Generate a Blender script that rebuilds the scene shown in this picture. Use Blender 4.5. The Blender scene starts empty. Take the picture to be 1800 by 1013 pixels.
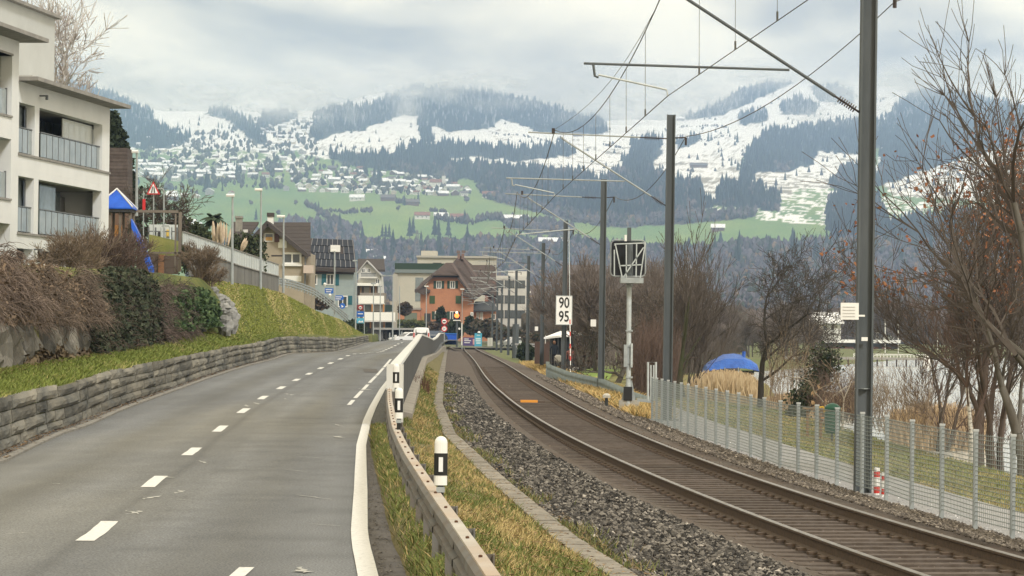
import bpy, math, random
import numpy as np
from mathutils import Vector, Matrix
S = bpy.context.scene
# ------------------------------------------------------------------ camera, sky, sun, exposure
F = 5200.0; CX = 900.0; CY = 506.5; CZ = 1.9
TH = math.atan(78.5 / F); RO = math.radians(0.6)
U0 = np.array([0, -math.sin(TH), math.cos(TH)]); FW = np.array([0, math.cos(TH), math.sin(TH)]); X0 = np.array([1.0, 0, 0])
RT = math.cos(RO) * X0 + math.sin(RO) * U0
UP = math.cos(RO) * U0 - math.sin(RO) * X0
cam = bpy.data.cameras.new('camera'); cam.sensor_width = 36; cam.lens = F / 1800 * 36
cam.clip_start = 0.5; cam.clip_end = 40000
co = bpy.data.objects.new('camera', cam); S.collection.objects.link(co); S.camera = co
M = Matrix(((RT[0], UP[0], -FW[0], 0), (RT[1], UP[1], -FW[1], 0), (RT[2], UP[2], -FW[2], CZ), (0, 0, 0, 1)))
co.matrix_world = M

SUN_EL, SUN_AZ = math.radians(42), math.radians(150)      # azimuth from +Y clockwise
w = bpy.data.worlds.new('World'); S.world = w; w.use_nodes = True
nt = w.node_tree; nt.nodes.clear(); N = nt.nodes.new; L = nt.links.new
out = N('ShaderNodeOutputWorld'); mixs = N('ShaderNodeMixShader'); mixs.inputs[0].default_value = 0.93
b1 = N('ShaderNodeBackground'); b1.inputs[1].default_value = 0.1
sky = N('ShaderNodeTexSky'); sky.sky_type = 'NISHITA'; sky.sun_disc = False
sky.sun_elevation = SUN_EL; sky.sun_rotation = SUN_AZ; sky.air_density = 1.5; sky.dust_density = 3
L(sky.outputs[0], b1.inputs[0])
b2 = N('ShaderNodeBackground'); b2.inputs[1].default_value = 1.0
tc = N('ShaderNodeTexCoord'); mp = N('ShaderNodeMapping'); mp.inputs['Scale'].default_value = (1, 1, 2.4)
L(tc.outputs['Generated'], mp.inputs[0])
n1 = N('ShaderNodeTexNoise'); n1.inputs['Scale'].default_value = 9; n1.inputs['Detail'].default_value = 5; n1.inputs['Roughness'].default_value = .5; n1.inputs['Distortion'].default_value = .4
L(mp.outputs[0], n1.inputs['Vector'])
cr = N('ShaderNodeValToRGB')
cr.color_ramp.elements[0].position = .40; cr.color_ramp.elements[0].color = (.56, .49, .375, 1)
cr.color_ramp.elements[1].position = .62; cr.color_ramp.elements[1].color = (1.54, 1.32, .89, 1)
L(n1.outputs[0], cr.inputs[0]); L(cr.outputs[0], b2.inputs[0])
L(b1.outputs[0], mixs.inputs[1]); L(b2.outputs[0], mixs.inputs[2]); L(mixs.outputs[0], out.inputs[0])
sl = bpy.data.lights.new('sun', 'SUN'); sl.energy = 1.5; sl.angle = math.radians(10); sl.color = (1, .99, .97)
so = bpy.data.objects.new('sun', sl); S.collection.objects.link(so)
sd = Vector((math.sin(SUN_AZ) * math.cos(SUN_EL), math.cos(SUN_AZ) * math.cos(SUN_EL), math.sin(SUN_EL)))
so.rotation_euler = sd.to_track_quat('Z', 'Y').to_euler(); so.location = (-20, -20, 40)
S.view_settings.view_transform = 'Standard'; S.view_settings.look = 'None'
S.view_settings.exposure = 0.56; S.view_settings.gamma = 1; S.view_settings.use_curve_mapping = False
S.render.engine = 'CYCLES'
cy = S.cycles
cy.max_bounces = 5; cy.diffuse_bounces = 2; cy.glossy_bounces = 2; cy.transmission_bounces = 3; cy.volume_bounces = 2
cy.transparent_max_bounces = 24; cy.caustics_reflective = False; cy.caustics_refractive = False
cy.use_denoising = True; cy.volume_step_rate = 1
cy.sample_clamp_indirect = 6

# ------------------------------------------------------------------ helpers
rng = np.random.default_rng(7); random.seed(7)
COL = S.collection
def yh(px): return 585.0 + (px - 900) * math.tan(RO)
def P(px, py, Y):
    """photo pixel and distance along +Y -> world point"""
    d = (px - CX) / F * RT + (CY - py) / F * UP + FW
    return np.array([0, 0, CZ]) + d * (Y / d[1])
def proj(p):
    q = np.asarray(p, float) - np.array([0, 0, CZ]); z = q @ FW
    return CX + F * (q @ RT) / z, CY - F * (q @ UP) / z
def interp(tab):
    a = np.array(sorted(tab), float)
    return lambda y: np.interp(y, a[:, 0], a[:, 1])
def RX(px, Y, zf):
    """X of the point at distance Y and height zf(Y) seen at pixel column px"""
    z = float(zf(Y)) - CZ; t = (px - CX) / F
    # (q.RT) = t (q.FW)
    a = RT - t * FW
    return -(a[1] * Y + a[2] * z) / a[0]
def G(px, py, zf, Y=80.):
    for _ in range(60):
        Y = .5 * Y + .5 * (CZ - float(zf(Y))) * F / max(2., py - yh(px))
    p = P(px, py, Y); return p
def lineof(tab, zf):
    """[(px, Y)] -> X(Y) on the surface zf"""
    return interp([(Y, RX(px, Y, zf)) for px, Y in tab])

def props(o, label=None, cat=None, group=None, kind=None):
    if label: o['label'] = label
    if cat: o['category'] = cat
    if group: o['group'] = group
    if kind: o['kind'] = kind
    return o
def thing(name, loc, label, cat, group=None, rz=0):
    o = bpy.data.objects.new(name, None); o.empty_display_size = .2; COL.objects.link(o)
    o.location = tuple(float(v) for v in loc); o.rotation_euler = (0, 0, rz)
    o.matrix_world = Matrix.Translation(Vector(o.location)) @ Matrix.Rotation(rz, 4, 'Z')
    return props(o, label, cat, group)
def copytree(o, loc=None, rz=None, scale=None, label=None, parent=None):
    c = o.copy(); COL.objects.link(c)
    if parent is not None: c.parent = parent
    if loc is not None: c.location = tuple(float(v) for v in loc)
    if rz is not None: c.rotation_euler = (0, 0, rz)
    if scale is not None: c.scale = (scale,) * 3 if np.isscalar(scale) else scale
    if label: c['label'] = label
    for ch in KIDS.get(o.name, []): copytree(ch, parent=c)
    return c
KIDS = {}
def linkmesh(name, me, parent=None, loc=None):
    o = bpy.data.objects.new(name, me); COL.objects.link(o)
    if parent is not None:
        o.parent = parent; KIDS.setdefault(parent.name, []).append(o)
    if loc is not None: o.location = tuple(float(v) for v in loc)
    return o

def rot(axis, a): return np.array(Matrix.Rotation(a, 3, axis))
def frame_of(d):
    d = np.asarray(d, float); d = d / (np.linalg.norm(d) + 1e-12)
    a = np.array([0, 0, 1.]) if abs(d[2]) < .9 else np.array([1., 0, 0])
    u = np.cross(d, a); u /= np.linalg.norm(u); v = np.cross(d, u)
    return d, u, v
class MB:
    def __init__(s): s.v = []; s.f = []; s.m = []; s.n = 0
    def add(s, v, f, m=0):
        v = np.asarray(v, float).reshape(-1, 3); s.v.append(v)
        for q in f: s.f.append(tuple(int(i) + s.n for i in q)); s.m.append(m)
        s.n += len(v); return s
    BF = [(0, 2, 3, 1), (4, 5, 7, 6), (0, 1, 5, 4), (2, 6, 7, 3), (0, 4, 6, 2), (1, 3, 7, 5)]
    def box(s, lo, hi, m=0, R=None, c=None, jit=0):
        lo = np.array(lo, float); hi = np.array(hi, float)
        v = np.array([[(lo, hi)[i][0], (lo, hi)[j][1], (lo, hi)[k][2]] for k in (0, 1) for j in (0, 1) for i in (0, 1)])
        if jit: v = v + rng.uniform(-jit, jit, v.shape)
        if R is not None:
            c = (lo + hi) / 2 if c is None else np.array(c); v = (v - c) @ np.asarray(R).T + c
        return s.add(v, s.BF, m)
    def bar(s, a, b, wd, h, m=0):
        """box from a to b, wd wide (horizontal), h high"""
        a = np.array(a, float); b = np.array(b, float); d = b - a
        u = np.cross(d, [0, 0, 1.]); n = np.linalg.norm(u)
        u = np.array([1., 0, 0]) if n < 1e-6 else u / n
        v = np.cross(u, d); v /= np.linalg.norm(v)
        o = [-u * wd / 2 - v * h / 2, u * wd / 2 - v * h / 2, -u * wd / 2 + v * h / 2, u * wd / 2 + v * h / 2]
        vv = [a + o[0], a + o[1], b + o[0], b + o[1], a + o[2], a + o[3], b + o[2], b + o[3]]
        return s.add(vv, s.BF, m)
    def tube(s, pts, r, n=6, m=0, cap=True):
        pts = [np.array(p, float) for p in pts]; r = [r] * len(pts) if np.isscalar(r) else r
        k0 = s.n; V = []; Fs = []
        for i, p in enumerate(pts):
            d = pts[min(i + 1, len(pts) - 1)] - pts[max(i - 1, 0)]
            _, u, v = frame_of(d)
            for j in range(n):
                a = 2 * math.pi * j / n; V.append(p + (u * math.cos(a) + v * math.sin(a)) * r[i])
        for i in range(len(pts) - 1):
            for j in range(n):
                a = i * n + j; b = i * n + (j + 1) % n; Fs.append((a, b, b + n, a + n))
        if cap: Fs.append(tuple(range(n))[::-1]); Fs.append(tuple((len(pts) - 1) * n + j for j in range(n)))
        return s.add(V, Fs, m)
    def prism(s, poly, d, m=0):
        """closed polygon of 3-D points extruded by vector d"""
        n = len(poly); p = np.array(poly, float); d = np.array(d, float)
        f = [tuple(range(n))[::-1], tuple(range(n, 2 * n))] + [(i, (i + 1) % n, (i + 1) % n + n, i + n) for i in range(n)]
        return s.add(np.vstack([p, p + d]), f, m)
    def quad(s, a, b, c, d, m=0): return s.add([a, b, c, d], [(0, 1, 2, 3)], m)
    def loft(s, rows, m=0, closed=False):
        rows = [np.array(r, float) for r in rows]; k = len(rows[0]); f = []
        for i in range(len(rows) - 1):
            for j in range(k if closed else k - 1):
                a = i * k + j; b = i * k + (j + 1) % k; f.append((a, b, b + k, a + k))
        return s.add(np.vstack(rows), f, m)
    def lathe(s, prof, c=(0, 0, 0), n=12, m=0, ax='z'):
        rows = []
        for r, z in prof:
            row = []
            for j in range(n):
                a = 2 * math.pi * j / n
                q = (r * math.cos(a), r * math.sin(a), z) if ax == 'z' else (r * math.cos(a), z, r * math.sin(a))
                row.append(np.array(c) + q)
            rows.append(row)
        k0 = s.n; s.loft(rows, m, True)
        s.f.append(tuple(k0 + j for j in range(n))[::-1]); s.m.append(m)
        s.f.append(tuple(k0 + (len(prof) - 1) * n + j for j in range(n))); s.m.append(m)
        return s
    def build(s, name, mats, parent=None, origin=None, smooth=False, world=True):
        """vertices are world coordinates (world=True) or already local to the parent"""
        v = np.vstack(s.v); me = bpy.data.meshes.new(name)
        loc = None
        if world and parent is not None:
            Mi = np.array(parent.matrix_world.inverted()); v = v @ Mi[:3, :3].T + Mi[:3, 3]
        if origin is not None:
            if isinstance(origin, str):
                lo, hi = v.min(0), v.max(0); origin = [(lo[0] + hi[0]) / 2, (lo[1] + hi[1]) / 2, lo[2] if origin == 'base' else (lo[2] + hi[2]) / 2]
            origin = np.array(origin, float); v = v - origin; loc = origin
        me.from_pydata(v.tolist(), [], s.f)
        for m_ in (mats if isinstance(mats, (list, tuple)) else [mats]): me.materials.append(m_)
        me.polygons.foreach_set('material_index', s.m)
        if smooth: me.polygons.foreach_set('use_smooth', [True] * len(s.f))
        me.update()
        return linkmesh(name, me, parent, loc)

def npmesh(name, V, Fa, mats, midx=None, smooth=False, col=None):
    """fast mesh from arrays; Fa (n,k)"""
    me = bpy.data.meshes.new(name); k = Fa.shape[1]; n = len(Fa)
    me.vertices.add(len(V)); me.vertices.foreach_set('co', np.ascontiguousarray(V, dtype=np.float32).ravel())
    me.loops.add(n * k); me.loops.foreach_set('vertex_index', np.ascontiguousarray(Fa, dtype=np.int32).ravel())
    me.polygons.add(n); me.polygons.foreach_set('loop_start', np.arange(0, n * k, k, dtype=np.int32))
    try: me.polygons.foreach_set('loop_total', np.full(n, k, dtype=np.int32))
    except Exception: pass
    for m_ in (mats if isinstance(mats, (list, tuple)) else [mats]): me.materials.append(m_)
    if midx is not None: me.polygons.foreach_set('material_index', np.asarray(midx, dtype=np.int32))
    me.polygons.foreach_set('use_smooth', np.full(n, smooth))
    if col is not None:
        at = me.color_attributes.new('tint', 'FLOAT_COLOR', 'POINT')
        c4 = np.ones((len(V), 4), np.float32); c4[:, :3] = col; at.data.foreach_set('color', c4.ravel())
    me.update(); me.validate()
    return me

def vnoise(x, y, seed=0):
    r = np.random.default_rng(seed + 11).random((97, 97))
    xi = np.floor(x).astype(int); yi = np.floor(y).astype(int); fx = x - xi; fy = y - yi
    fx = fx * fx * (3 - 2 * fx); fy = fy * fy * (3 - 2 * fy)
    g = lambda a, b: r[a % 97, b % 97]
    return (g(xi, yi) * (1 - fx) + g(xi + 1, yi) * fx) * (1 - fy) + (g(xi, yi + 1) * (1 - fx) + g(xi + 1, yi + 1) * fx) * fy
def fbm(x, y, seed=0, o=4):
    s = 0; a = .5; t = 0
    for k in range(o):
        s = s + a * vnoise(x * 2 ** k, y * 2 ** k, seed + k * 7); t += a; a *= .55
    return s / t
# ------------------------------------------------------------------ materials
MATS = {}
def mat(name, c, rough=.8, c2=None, sc=3., bump=0, bsc=30., metal=0, spec=.3, rnd=0, c3=None, sc3=.5, stretch=(1, 1, 1), attr=False, trans=0, alpha=1, emit=None, det=6, lo=.35, hi=.65, coat=0, gr=0):
    if name in MATS: return MATS[name]
    m = bpy.data.materials.new(name); m.use_nodes = True; t = m.node_tree; N = t.nodes.new; L = t.links.new
    b = t.nodes['Principled BSDF']
    b.inputs['Roughness'].default_value = rough; b.inputs['Metallic'].default_value = metal
    b.inputs['Specular IOR Level'].default_value = spec
    if coat: b.inputs['Coat Weight'].default_value = coat
    if alpha < 1: b.inputs['Alpha'].default_value = alpha
    if trans: b.inputs['Transmission Weight'].default_value = trans
    src = None
    geo = N('ShaderNodeNewGeometry'); mp = N('ShaderNodeMapping'); mp.inputs['Scale'].default_value = stretch
    L(geo.outputs['Position'], mp.inputs[0])
    def rgb(c_):
        n = N('ShaderNodeRGB'); n.outputs[0].default_value = (*c_, 1); return n.outputs[0]
    cur = rgb(c)
    if attr:
        a = N('ShaderNodeAttribute'); a.attribute_name = 'tint'; cur = a.outputs['Color']
    def mixc(f, A, B, typ='MIX'):
        x = N('ShaderNodeMix'); x.data_type = 'RGBA'; x.blend_type = typ
        if isinstance(f, (int, float)): x.inputs[0].default_value = f
        else: L(f, x.inputs[0])
        L(A, x.inputs[6]); L(B, x.inputs[7]); return x.outputs[2]
    def noise(scale, d=6, vec=None, l=.35, h=.65):
        n = N('ShaderNodeTexNoise'); n.inputs['Scale'].default_value = scale; n.inputs['Detail'].default_value = d; n.inputs['Roughness'].default_value = .62
        L(vec or mp.outputs[0], n.inputs['Vector'])
        r = N('ShaderNodeMapRange'); r.inputs[1].default_value = l; r.inputs[2].default_value = h; L(n.outputs[0], r.inputs[0])
        return r.outputs[0], n.outputs[0]
    if c2 is not None:
        f, _ = noise(sc, det, l=lo, h=hi)
        cur = mixc(f, cur, rgb(c2))
    if c3 is not None:
        f, _ = noise(sc3, 4); cur = mixc(f, cur, rgb(c3))
    if gr:
        n_ = N('ShaderNodeTexNoise'); n_.inputs['Scale'].default_value = 55; n_.inputs['Detail'].default_value = 4; L(mp.outputs[0], n_.inputs['Vector']); r = N('ShaderNodeMapRange'); r.inputs[1].default_value = .3; r.inputs[2].default_value = .7; r.inputs[3].default_value = 1 - gr; r.inputs[4].default_value = 1 + gr; L(n_.outputs[0], r.inputs[0])
        x = N('ShaderNodeMix'); x.data_type = 'RGBA'; x.blend_type = 'MULTIPLY'; x.inputs[0].default_value = 1; L(cur, x.inputs[6]); L(r.outputs[0], x.inputs[7]); cur = x.outputs[2]
    if rnd:
        oi = N('ShaderNodeObjectInfo'); r = N('ShaderNodeMapRange'); L(oi.outputs['Random'], r.inputs[0])
        r.inputs[3].default_value = 1 - rnd; r.inputs[4].default_value = 1 + rnd
        x = N('ShaderNodeMix'); x.data_type = 'RGBA'; x.blend_type = 'MULTIPLY'; x.inputs[0].default_value = 1
        L(cur, x.inputs[6]); L(r.outputs[0], x.inputs[7]); cur = x.outputs[2]
    L(cur, b.inputs['Base Color'])
    if bump:
        _, nn = noise(bsc, 5); bp = N('ShaderNodeBump'); bp.inputs['Strength'].default_value = 1; bp.inputs['Distance'].default_value = bump
        L(nn, bp.inputs['Height']); L(bp.outputs[0], b.inputs['Normal'])
    if emit:
        b.inputs['Emission Color'].default_value = (*emit[:3], 1); b.inputs['Emission Strength'].default_value = emit[3]
    MATS[name] = m; return m
def sheet(name, rows, m, parent=None, kind='structure', smooth=True):
    mb = MB(); mb.loft(rows); o = mb.build(name, m, parent, smooth=smooth)
    if kind: o['kind'] = kind
    return o
# ------------------------------------------------------------------ height profiles along the corridor (Y metres ahead)
zroad = interp([(0, .0), (46, .01), (54.7, .065), (63.7, .16), (72.7, .24), (81.7, .31), (90.7, .383), (99.7, .44), (108.7, .522), (117.7, .61), (126.7, .70), (135.7, .77), (144.7, .78),
                (153.7, .73), (162.7, .69), (171.7, .65), (180.7, .60), (189.7, .54), (198.7, .52), (207.7, .515), (216.7, .56), (225.7, .59), (234.7, .64), (243.7, .74), (252.7, .84), (262, .92), (300, .95), (345, .93), (600, .9)])
ztrk = interp([(0, -.37), (30, -.35), (60, -.26), (100, -.14), (180, -.12), (300, -.18), (400, -.2), (900, -.2)])       # rail top
Xl = lineof([(0, 41.4), (51, 46.4), (103, 51.5), (154, 55.7), (205, 62.3), (260, 70), (319, 80.5), (358, 89.5), (398, 101), (437, 112), (480, 124), (513, 142), (543.8, 152), (594, 197), (616, 226), (637.7, 248), (653.6, 264), (690, 345)], zroad)
_xl = Xl; Xl = lambda y: np.where(np.asarray(y) < 41.4, -7.16 + (41.4 - np.asarray(y)) * .035, _xl(y))
Xm = lineof([(175, 27.7), (271, 36.7), (337, 45.7), (387, 54.7), (428, 63.7), (462, 72.7), (494, 81.7), (521, 90.7), (543, 99.7), (563.7, 108.7), (581, 117.7), (598.7, 126.7), (612, 135.7), (624, 144.7), (634.5, 153.7), (642, 162.7), (649, 171.7), (655, 180.7), (663, 189.7), (669.4, 198.7), (674, 207.7), (678.6, 216.7), (683.6, 225.7), (688, 234.7), (694.7, 243.7), (700, 252.7), (707, 262), (722, 345)], zroad)
_xm = Xm; Xm = lambda y: np.where(np.asarray(y) < 27.7, _xm(27.7) + (27.7 - np.asarray(y)) * .045, _xm(y))
Xr = lineof([(647.5, 22.8), (640, 24.7), (634, 26.3), (631.7, 28.2), (632.5, 30.9), (634, 35.3), (634, 39.9), (635, 48.7), (645, 59), (656, 67.3), (672, 81), (687.5, 94.7), (722, 135), (750, 195), (768, 260), (780, 345)], zroad)
_xr = Xr; Xr = lambda y: np.where(np.asarray(y) < 22.8, _xr(22.8) + (22.8 - np.asarray(y)) * .066, _xr(y))
zs = lambda y: ztrk(y) + .15
Xs = interp([(5, 2.9), (20, 1.45), (30, .57), (41.4, -.2), (58, -1.2), (79, -1.94), (120, -2.84), (266, -5.9), (400, -8.6)])
def railtab(pts):
    r = []
    for px, py in pts:
        p = G(px, py, ztrk); r.append((p[1], p[0]))
    return r
_lr = railtab([(1567, 990), (1411, 937), (1255, 875), (1100, 811), (1066, 797), (1016, 775), (980, 756), (930.6, 726), (902, 706.6), (873.7, 683.5), (856, 661), (836.4, 638), (818.6, 617), (816, 611.6)])
_rr = railtab([(1800, 984), (1683, 947), (1567, 912), (1411, 864), (1255, 815), (1100, 755), (1060, 738.6), (1026.6, 719), (982, 694), (937.7, 667.5), (902, 647), (873.7, 632), (849, 619.5), (835.5, 612)])
def smoothline(tab, lo=8, hi=430):
    a = np.array(sorted(tab)); near = a[:4]
    k = np.polyfit(a[:, 0] ** .5, a[:, 1], 5)
    def f(y):
        y = np.asarray(y, float); yy = np.clip(y, a[0, 0], a[-1, 0])
        v = np.polyval(k, yy ** .5)
        s0 = (np.polyval(k, (a[0, 0] + 2) ** .5) - np.polyval(k, a[0, 0] ** .5)) / 2
        s1 = (np.polyval(k, a[-1, 0] ** .5) - np.polyval(k, (a[-1, 0] - 20) ** .5)) / 20
        return v + np.where(y < a[0, 0], (y - a[0, 0]) * s0, 0) + np.where(y > a[-1, 0], (y - a[-1, 0]) * s1, 0)
    return f
XrailL = smoothline(_lr); XrailR = smoothline(_rr)
def Xt(y): return (XrailL(y) + XrailR(y)) / 2
Xf = interp([(15, 8.3), (38, 6.42), (47.4, 5.62), (62, 4.8), (82.6, 3.92), (100, 3.35)])
zf = lambda y: ztrk(y) - .18
Xw = lambda y: Xl(y) - .28                                          # stone wall face
zwt = lambda y: zroad(y) + np.interp(y, [0, 41, 120, 190, 262], [.82, .80, .78, .95, .6])   # top of the stone wall
Xb = lambda y: Xl(y) - np.interp(y, [0, 41, 54, 113, 119, 260], [1.9, 2.0, 2.1, 1.75, .75, .7])    # foot of the boulders
zb = lambda y: np.where(np.asarray(y) > 119, zwt(y) + .12, np.interp(y, [0, 41, 54, 70, 113, 119], [.9, .95, 1.0, 1.15, 1.75, 1.6]))
Xtop = interp([(0, -10.5), (50, -11), (110, -12.2), (129, -12.6), (151, -12.9), (169, -13.1), (206, -13.6), (243, -14.1), (268, -13.6), (340, -16)])
ztop = interp([(0, 3.0), (50, 3.1), (100, 3.8), (129, 4.0), (151, 4.1), (169, 4.0), (206, 3.25), (243, 2.83), (268, 1.65), (300, .95), (340, .95)])

asphalt = mat('asphalt', (.17, .165, .155), .85, (.215, .208, .192), 1.1, .004, 90, c3=(.135, .13, .12), sc3=.22, stretch=(1, .35, 1), spec=.25)
asphalt_dark = mat('asphalt_dark', (.085, .08, .078), .9, (.13, .12, .11), 2.5, .008, 60)
paint = mat('road_paint', (.70, .70, .68), .7, (.36, .36, .35), 22, .002, 200, lo=.52, hi=.78)
grassg = mat('bank_soil', (.12, .135, .035), 1, (.20, .185, .06), 1.2, .03, 12, c3=(.06, .085, .022), sc3=.35)
vergeg = mat('verge_soil', (.12, .115, .05), 1, (.2, .17, .085), 2, .02, 20)
ballast_bed = mat('ballast_bed', (.075, .066, .058), 1, (.17, .15, .13), 14, .03, 25, c3=(.11, .085, .07), sc3=.6)
concrete = mat('concrete', (.31, .295, .265), .9, (.22, .21, .19), 2.5, .004, 60)
concrete_d = mat('concrete_dark', (.11, .115, .117), .9, (.19, .185, .175), 1.6, .004, 50, stretch=(1, 1, .3))
gravel_m = mat('path_gravel', (.36, .36, .36), .95, (.26, .26, .27), 6, .01, 60)
lawn_m = mat('lawn_soil', (.13, .16, .05), 1, (.19, .185, .075), 1.3, .02, 15, c3=(.21, .16, .07), sc3=.4)
shore_m = mat('shore_soil', (.17, .125, .085), 1, (.09, .075, .05), 1.5, .04, 8)

Ys = np.concatenate([np.arange(8, 60, 1.5), np.arange(60, 150, 3), np.arange(150, 345, 5), [345]])
def pt(X, Y, z): return (float(X), float(Y), float(z))
# one road sheet with the crown of the real road
TT = np.linspace(0, 1, 49); Yr = np.concatenate([np.arange(8, 70, .5), np.arange(70, 150, 1.5), np.arange(150, 346, 4)])
YY, UU = np.meshgrid(Yr, TT, indexing='ij'); A_, B_ = Xl(YY) - .02, Xr(YY) + .55; XX = A_ + (B_ - A_) * UU
Vr = np.stack([XX, YY, zroad(YY) - .012 * (2 * UU - 1) ** 2], -1)
for yy in (346, 375): Vr = np.concatenate([Vr, np.stack([-60 + 54 * TT, 0 * TT + yy, 0 * TT + .93], -1)[None]])
UU = np.concatenate([UU, UU[-2:]]); XX, YY = Vr[..., 0], Vr[..., 1]
# wear: polished wheel tracks, brownish lane centres, dark patched edges, long seams
lane = lambda c, w: np.exp(-((UU - c) / w) ** 2)
k = 1 + .16 * (lane(.12, .035) + lane(.36, .04) + lane(.60, .035) + lane(.84, .03)) - .10 * (lane(.24, .03) + lane(.72, .04)) - .16 * lane(.98, .05) - .2 * lane(0, .025)
g1 = fbm(XX * .9, YY * .07, 400); g2 = fbm(XX * .35 + 5, YY * .035, 401); g3 = fbm(XX * 2.2, YY * 1.1, 402); g4 = fbm(XX * .5, YY * 1.3, 403)
k = k * (.77 + .44 * g1) * (.86 + .28 * g3) * (1 - .12 * (g4 > .62) * (UU > .55)); seam = np.abs(UU - .485 - .004 * np.sin(YY)) < .011; k = np.where(seam, k * .80, k)
br = np.clip((g2 - .42) * 3, 0, 1) * .6 + .5 * (lane(.24, .05) + lane(.70, .06)) * g1
colr = np.array([.158, .165, .172]) * k[..., None] * (1 + br[..., None] * np.array([.16, .07, -.14]))
R_, C_ = UU.shape; ix = np.arange(R_ * C_).reshape(R_, C_)
linkmesh('road', npmesh('road', Vr.reshape(-1, 3), np.stack([ix[:-1, :-1], ix[:-1, 1:], ix[1:, 1:], ix[1:, :-1]], -1).reshape(-1, 4), mat('asphalt_worn', (.2, .2, .2), .88, attr=True, bump=.004, bsc=90, spec=.22, gr=.5), smooth=True, col=colr.reshape(-1, 3)))['kind'] = 'structure'
sheet('road_shoulder', [[pt(Xr(y) + .09, y, zroad(y) - .004), pt(Xr(y) + np.interp(y, [8, 28, 45, 60], [.46, .38, .24, .12]), y, zroad(y) - .006)] for y in Ys if y < 60], asphalt_dark)
# gutter between road and wall
sheet('gutter', [[pt(Xw(y) - .1, y, zroad(y) + .02), pt(Xl(y) - .06, y, zroad(y) + .004)] for y in Ys if y < 266], concrete_d)
mb = MB()
for y0 in np.arange(14, 262, 2.0):                                   # pale kerb stones of the road edge
    g = .02
    a = [float(Xl(y0 + g)), float(Xl(y0 + 2 - g))]
    za, zb_ = float(zroad(y0 + g)), float(zroad(y0 + 2 - g))
    lo, up = .0, .035
    mb.add([(a[0] - .06, y0 + g, za + up), (a[0] + .05, y0 + g, za + up - .01), (a[1] - .06, y0 + 2 - g, zb_ + up), (a[1] + .05, y0 + 2 - g, zb_ + up - .01),
            (a[0] - .06, y0 + g, za - .1), (a[0] + .05, y0 + g, za - .1), (a[1] - .06, y0 + 2 - g, zb_ - .1), (a[1] + .05, y0 + 2 - g, zb_ - .1)],
           [(0, 1, 3, 2), (1, 5, 7, 3), (0, 4, 5, 1), (2, 3, 7, 6), (4, 0, 2, 6)])
o = mb.build('kerb_stones', mat('kerb_stone', (.27, .26, .235), .9, (.19, .18, .165), 4, .005, 60)); o['kind'] = 'structure'
# left bank
rows = []
for y in np.concatenate([np.arange(12, 130, 2.0), np.arange(130, 300, 4.0)]):
    xw, xb, xt = float(Xw(y)), float(Xb(y)), float(Xtop(y)); z0, z1, z2 = float(zwt(y)) - .03, float(zb(y)), float(ztop(y))
    e = np.clip((y - 112) / 8, 0, 1)                                 # steep behind the boulders, smooth lawn further on
    row = [pt(xw - .02, y, z0 - .9), pt(xw - .12, y, z0)]
    for t in (.33, .66, 1): row.append(pt(xw - .12 + (xb - xw + .12) * t, y, z0 + (z1 - z0) * t + .05 * math.sin(3 * t) * (1 - t)))
    for t in (.25, .5, .75, 1):
        tt = t if e > .5 else min(1, t * 1.0)
        x = xb + (xt - xb) * (tt if e > .5 else tt ** 1.6 * .9 + .0)
        row.append(pt(x, y, z1 + (z2 - z1) * (tt ** (.95) if e > .5 else tt ** .55)))
    row.append(pt(xt - 4, y, z2 + .15)); row.append(pt(-70, y, z2 + 1.2))
    rows.append(row)
sheet('grass_bank', rows, grassg)
# verge between the road and the track
def zv(y): return np.interp(y, [0, 50, 62, 80, 100, 140, 200, 260, 340], [-.06, -.02, .2, .34, .42, .62, .38, .5, .3])
Xc = interp([(56, RX(697, 56, lambda y: 1.2)), (58, RX(697, 58, lambda y: 1.2)), (135, -4.15), (195, -5.2), (262, -6.35), (300, -6.9)])
def vedge(y): return np.where(np.asarray(y) > 57, Xc(y) + .02, Xr(y) + np.interp(y, [8, 28, 45, 60], [.34, .26, .14, .06]))
def vz(y, u):
    zA = np.interp(y, [0, 50, 58], [0, 0, 1]) * zv(y) + (1 - np.interp(y, [0, 50, 58], [0, 0, 1])) * (zroad(y) - .02)
    hump = np.interp(u, [0, .07, .2, .5, 1], [0, .22, .27, .16, 0]) * np.interp(y, [0, 48, 58], [1, 1, .1])
    return (zA - .03) * (1 - u) + zs(y) * u + hump
rows = []
for y in np.concatenate([np.arange(8, 60, 1.0), np.arange(60, 345, 4.0)]):
    a = float(vedge(y)); b = float(Xs(y)) - .1
    rows.append([pt(a + (b - a) * t, y, vz(y, t) + .012 * math.sin(y * 1.7 + t * 9)) for t in (0, .04, .08, .14, .22, .35, .5, .65, .8, 1)])
sheet('verge_ground', rows, vergeg)
# concrete cable trough lids : individually cut slabs
mb = MB(); n = 0; yy = 12.0; slab_things = []
trough = thing('cable_trough', (Xs(40), 40, zs(40)), 'narrow strip of concrete slabs between the dry grass and the track ballast', 'cable trough')
slab_m = mat('slab_concrete', (.30, .275, .235), .95, (.19, .175, .15), 5, .006, 50, rnd=.14)
while yy < 330:
    ln = .5
    far = yy > 160
    ln = .5 if not far else 3.0
    g = .012 if not far else .03
    a, b = yy + g, yy + ln - g
    tl = rng.uniform(-.006, .006)
    q = []
    for (yq, s_) in ((a, 0), (b, 0)):
        x = float(Xs(yq)); z = float(zs(yq)) + .035 + tl
        q += [(x - .125, yq, z), (x + .125, yq, z), (x - .125, yq, z - .12), (x + .125, yq, z - .12)]
    m_ = MB(); fs = [(0, 4, 5, 1), (0, 1, 3, 2), (4, 6, 7, 5), (0, 2, 6, 4), (1, 5, 7, 3)]
    if n < 296: m_.add(q, fs); m_.build('slab', slab_m, trough)
    else: mb.add(q, fs)
    n += 1; yy += ln
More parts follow.
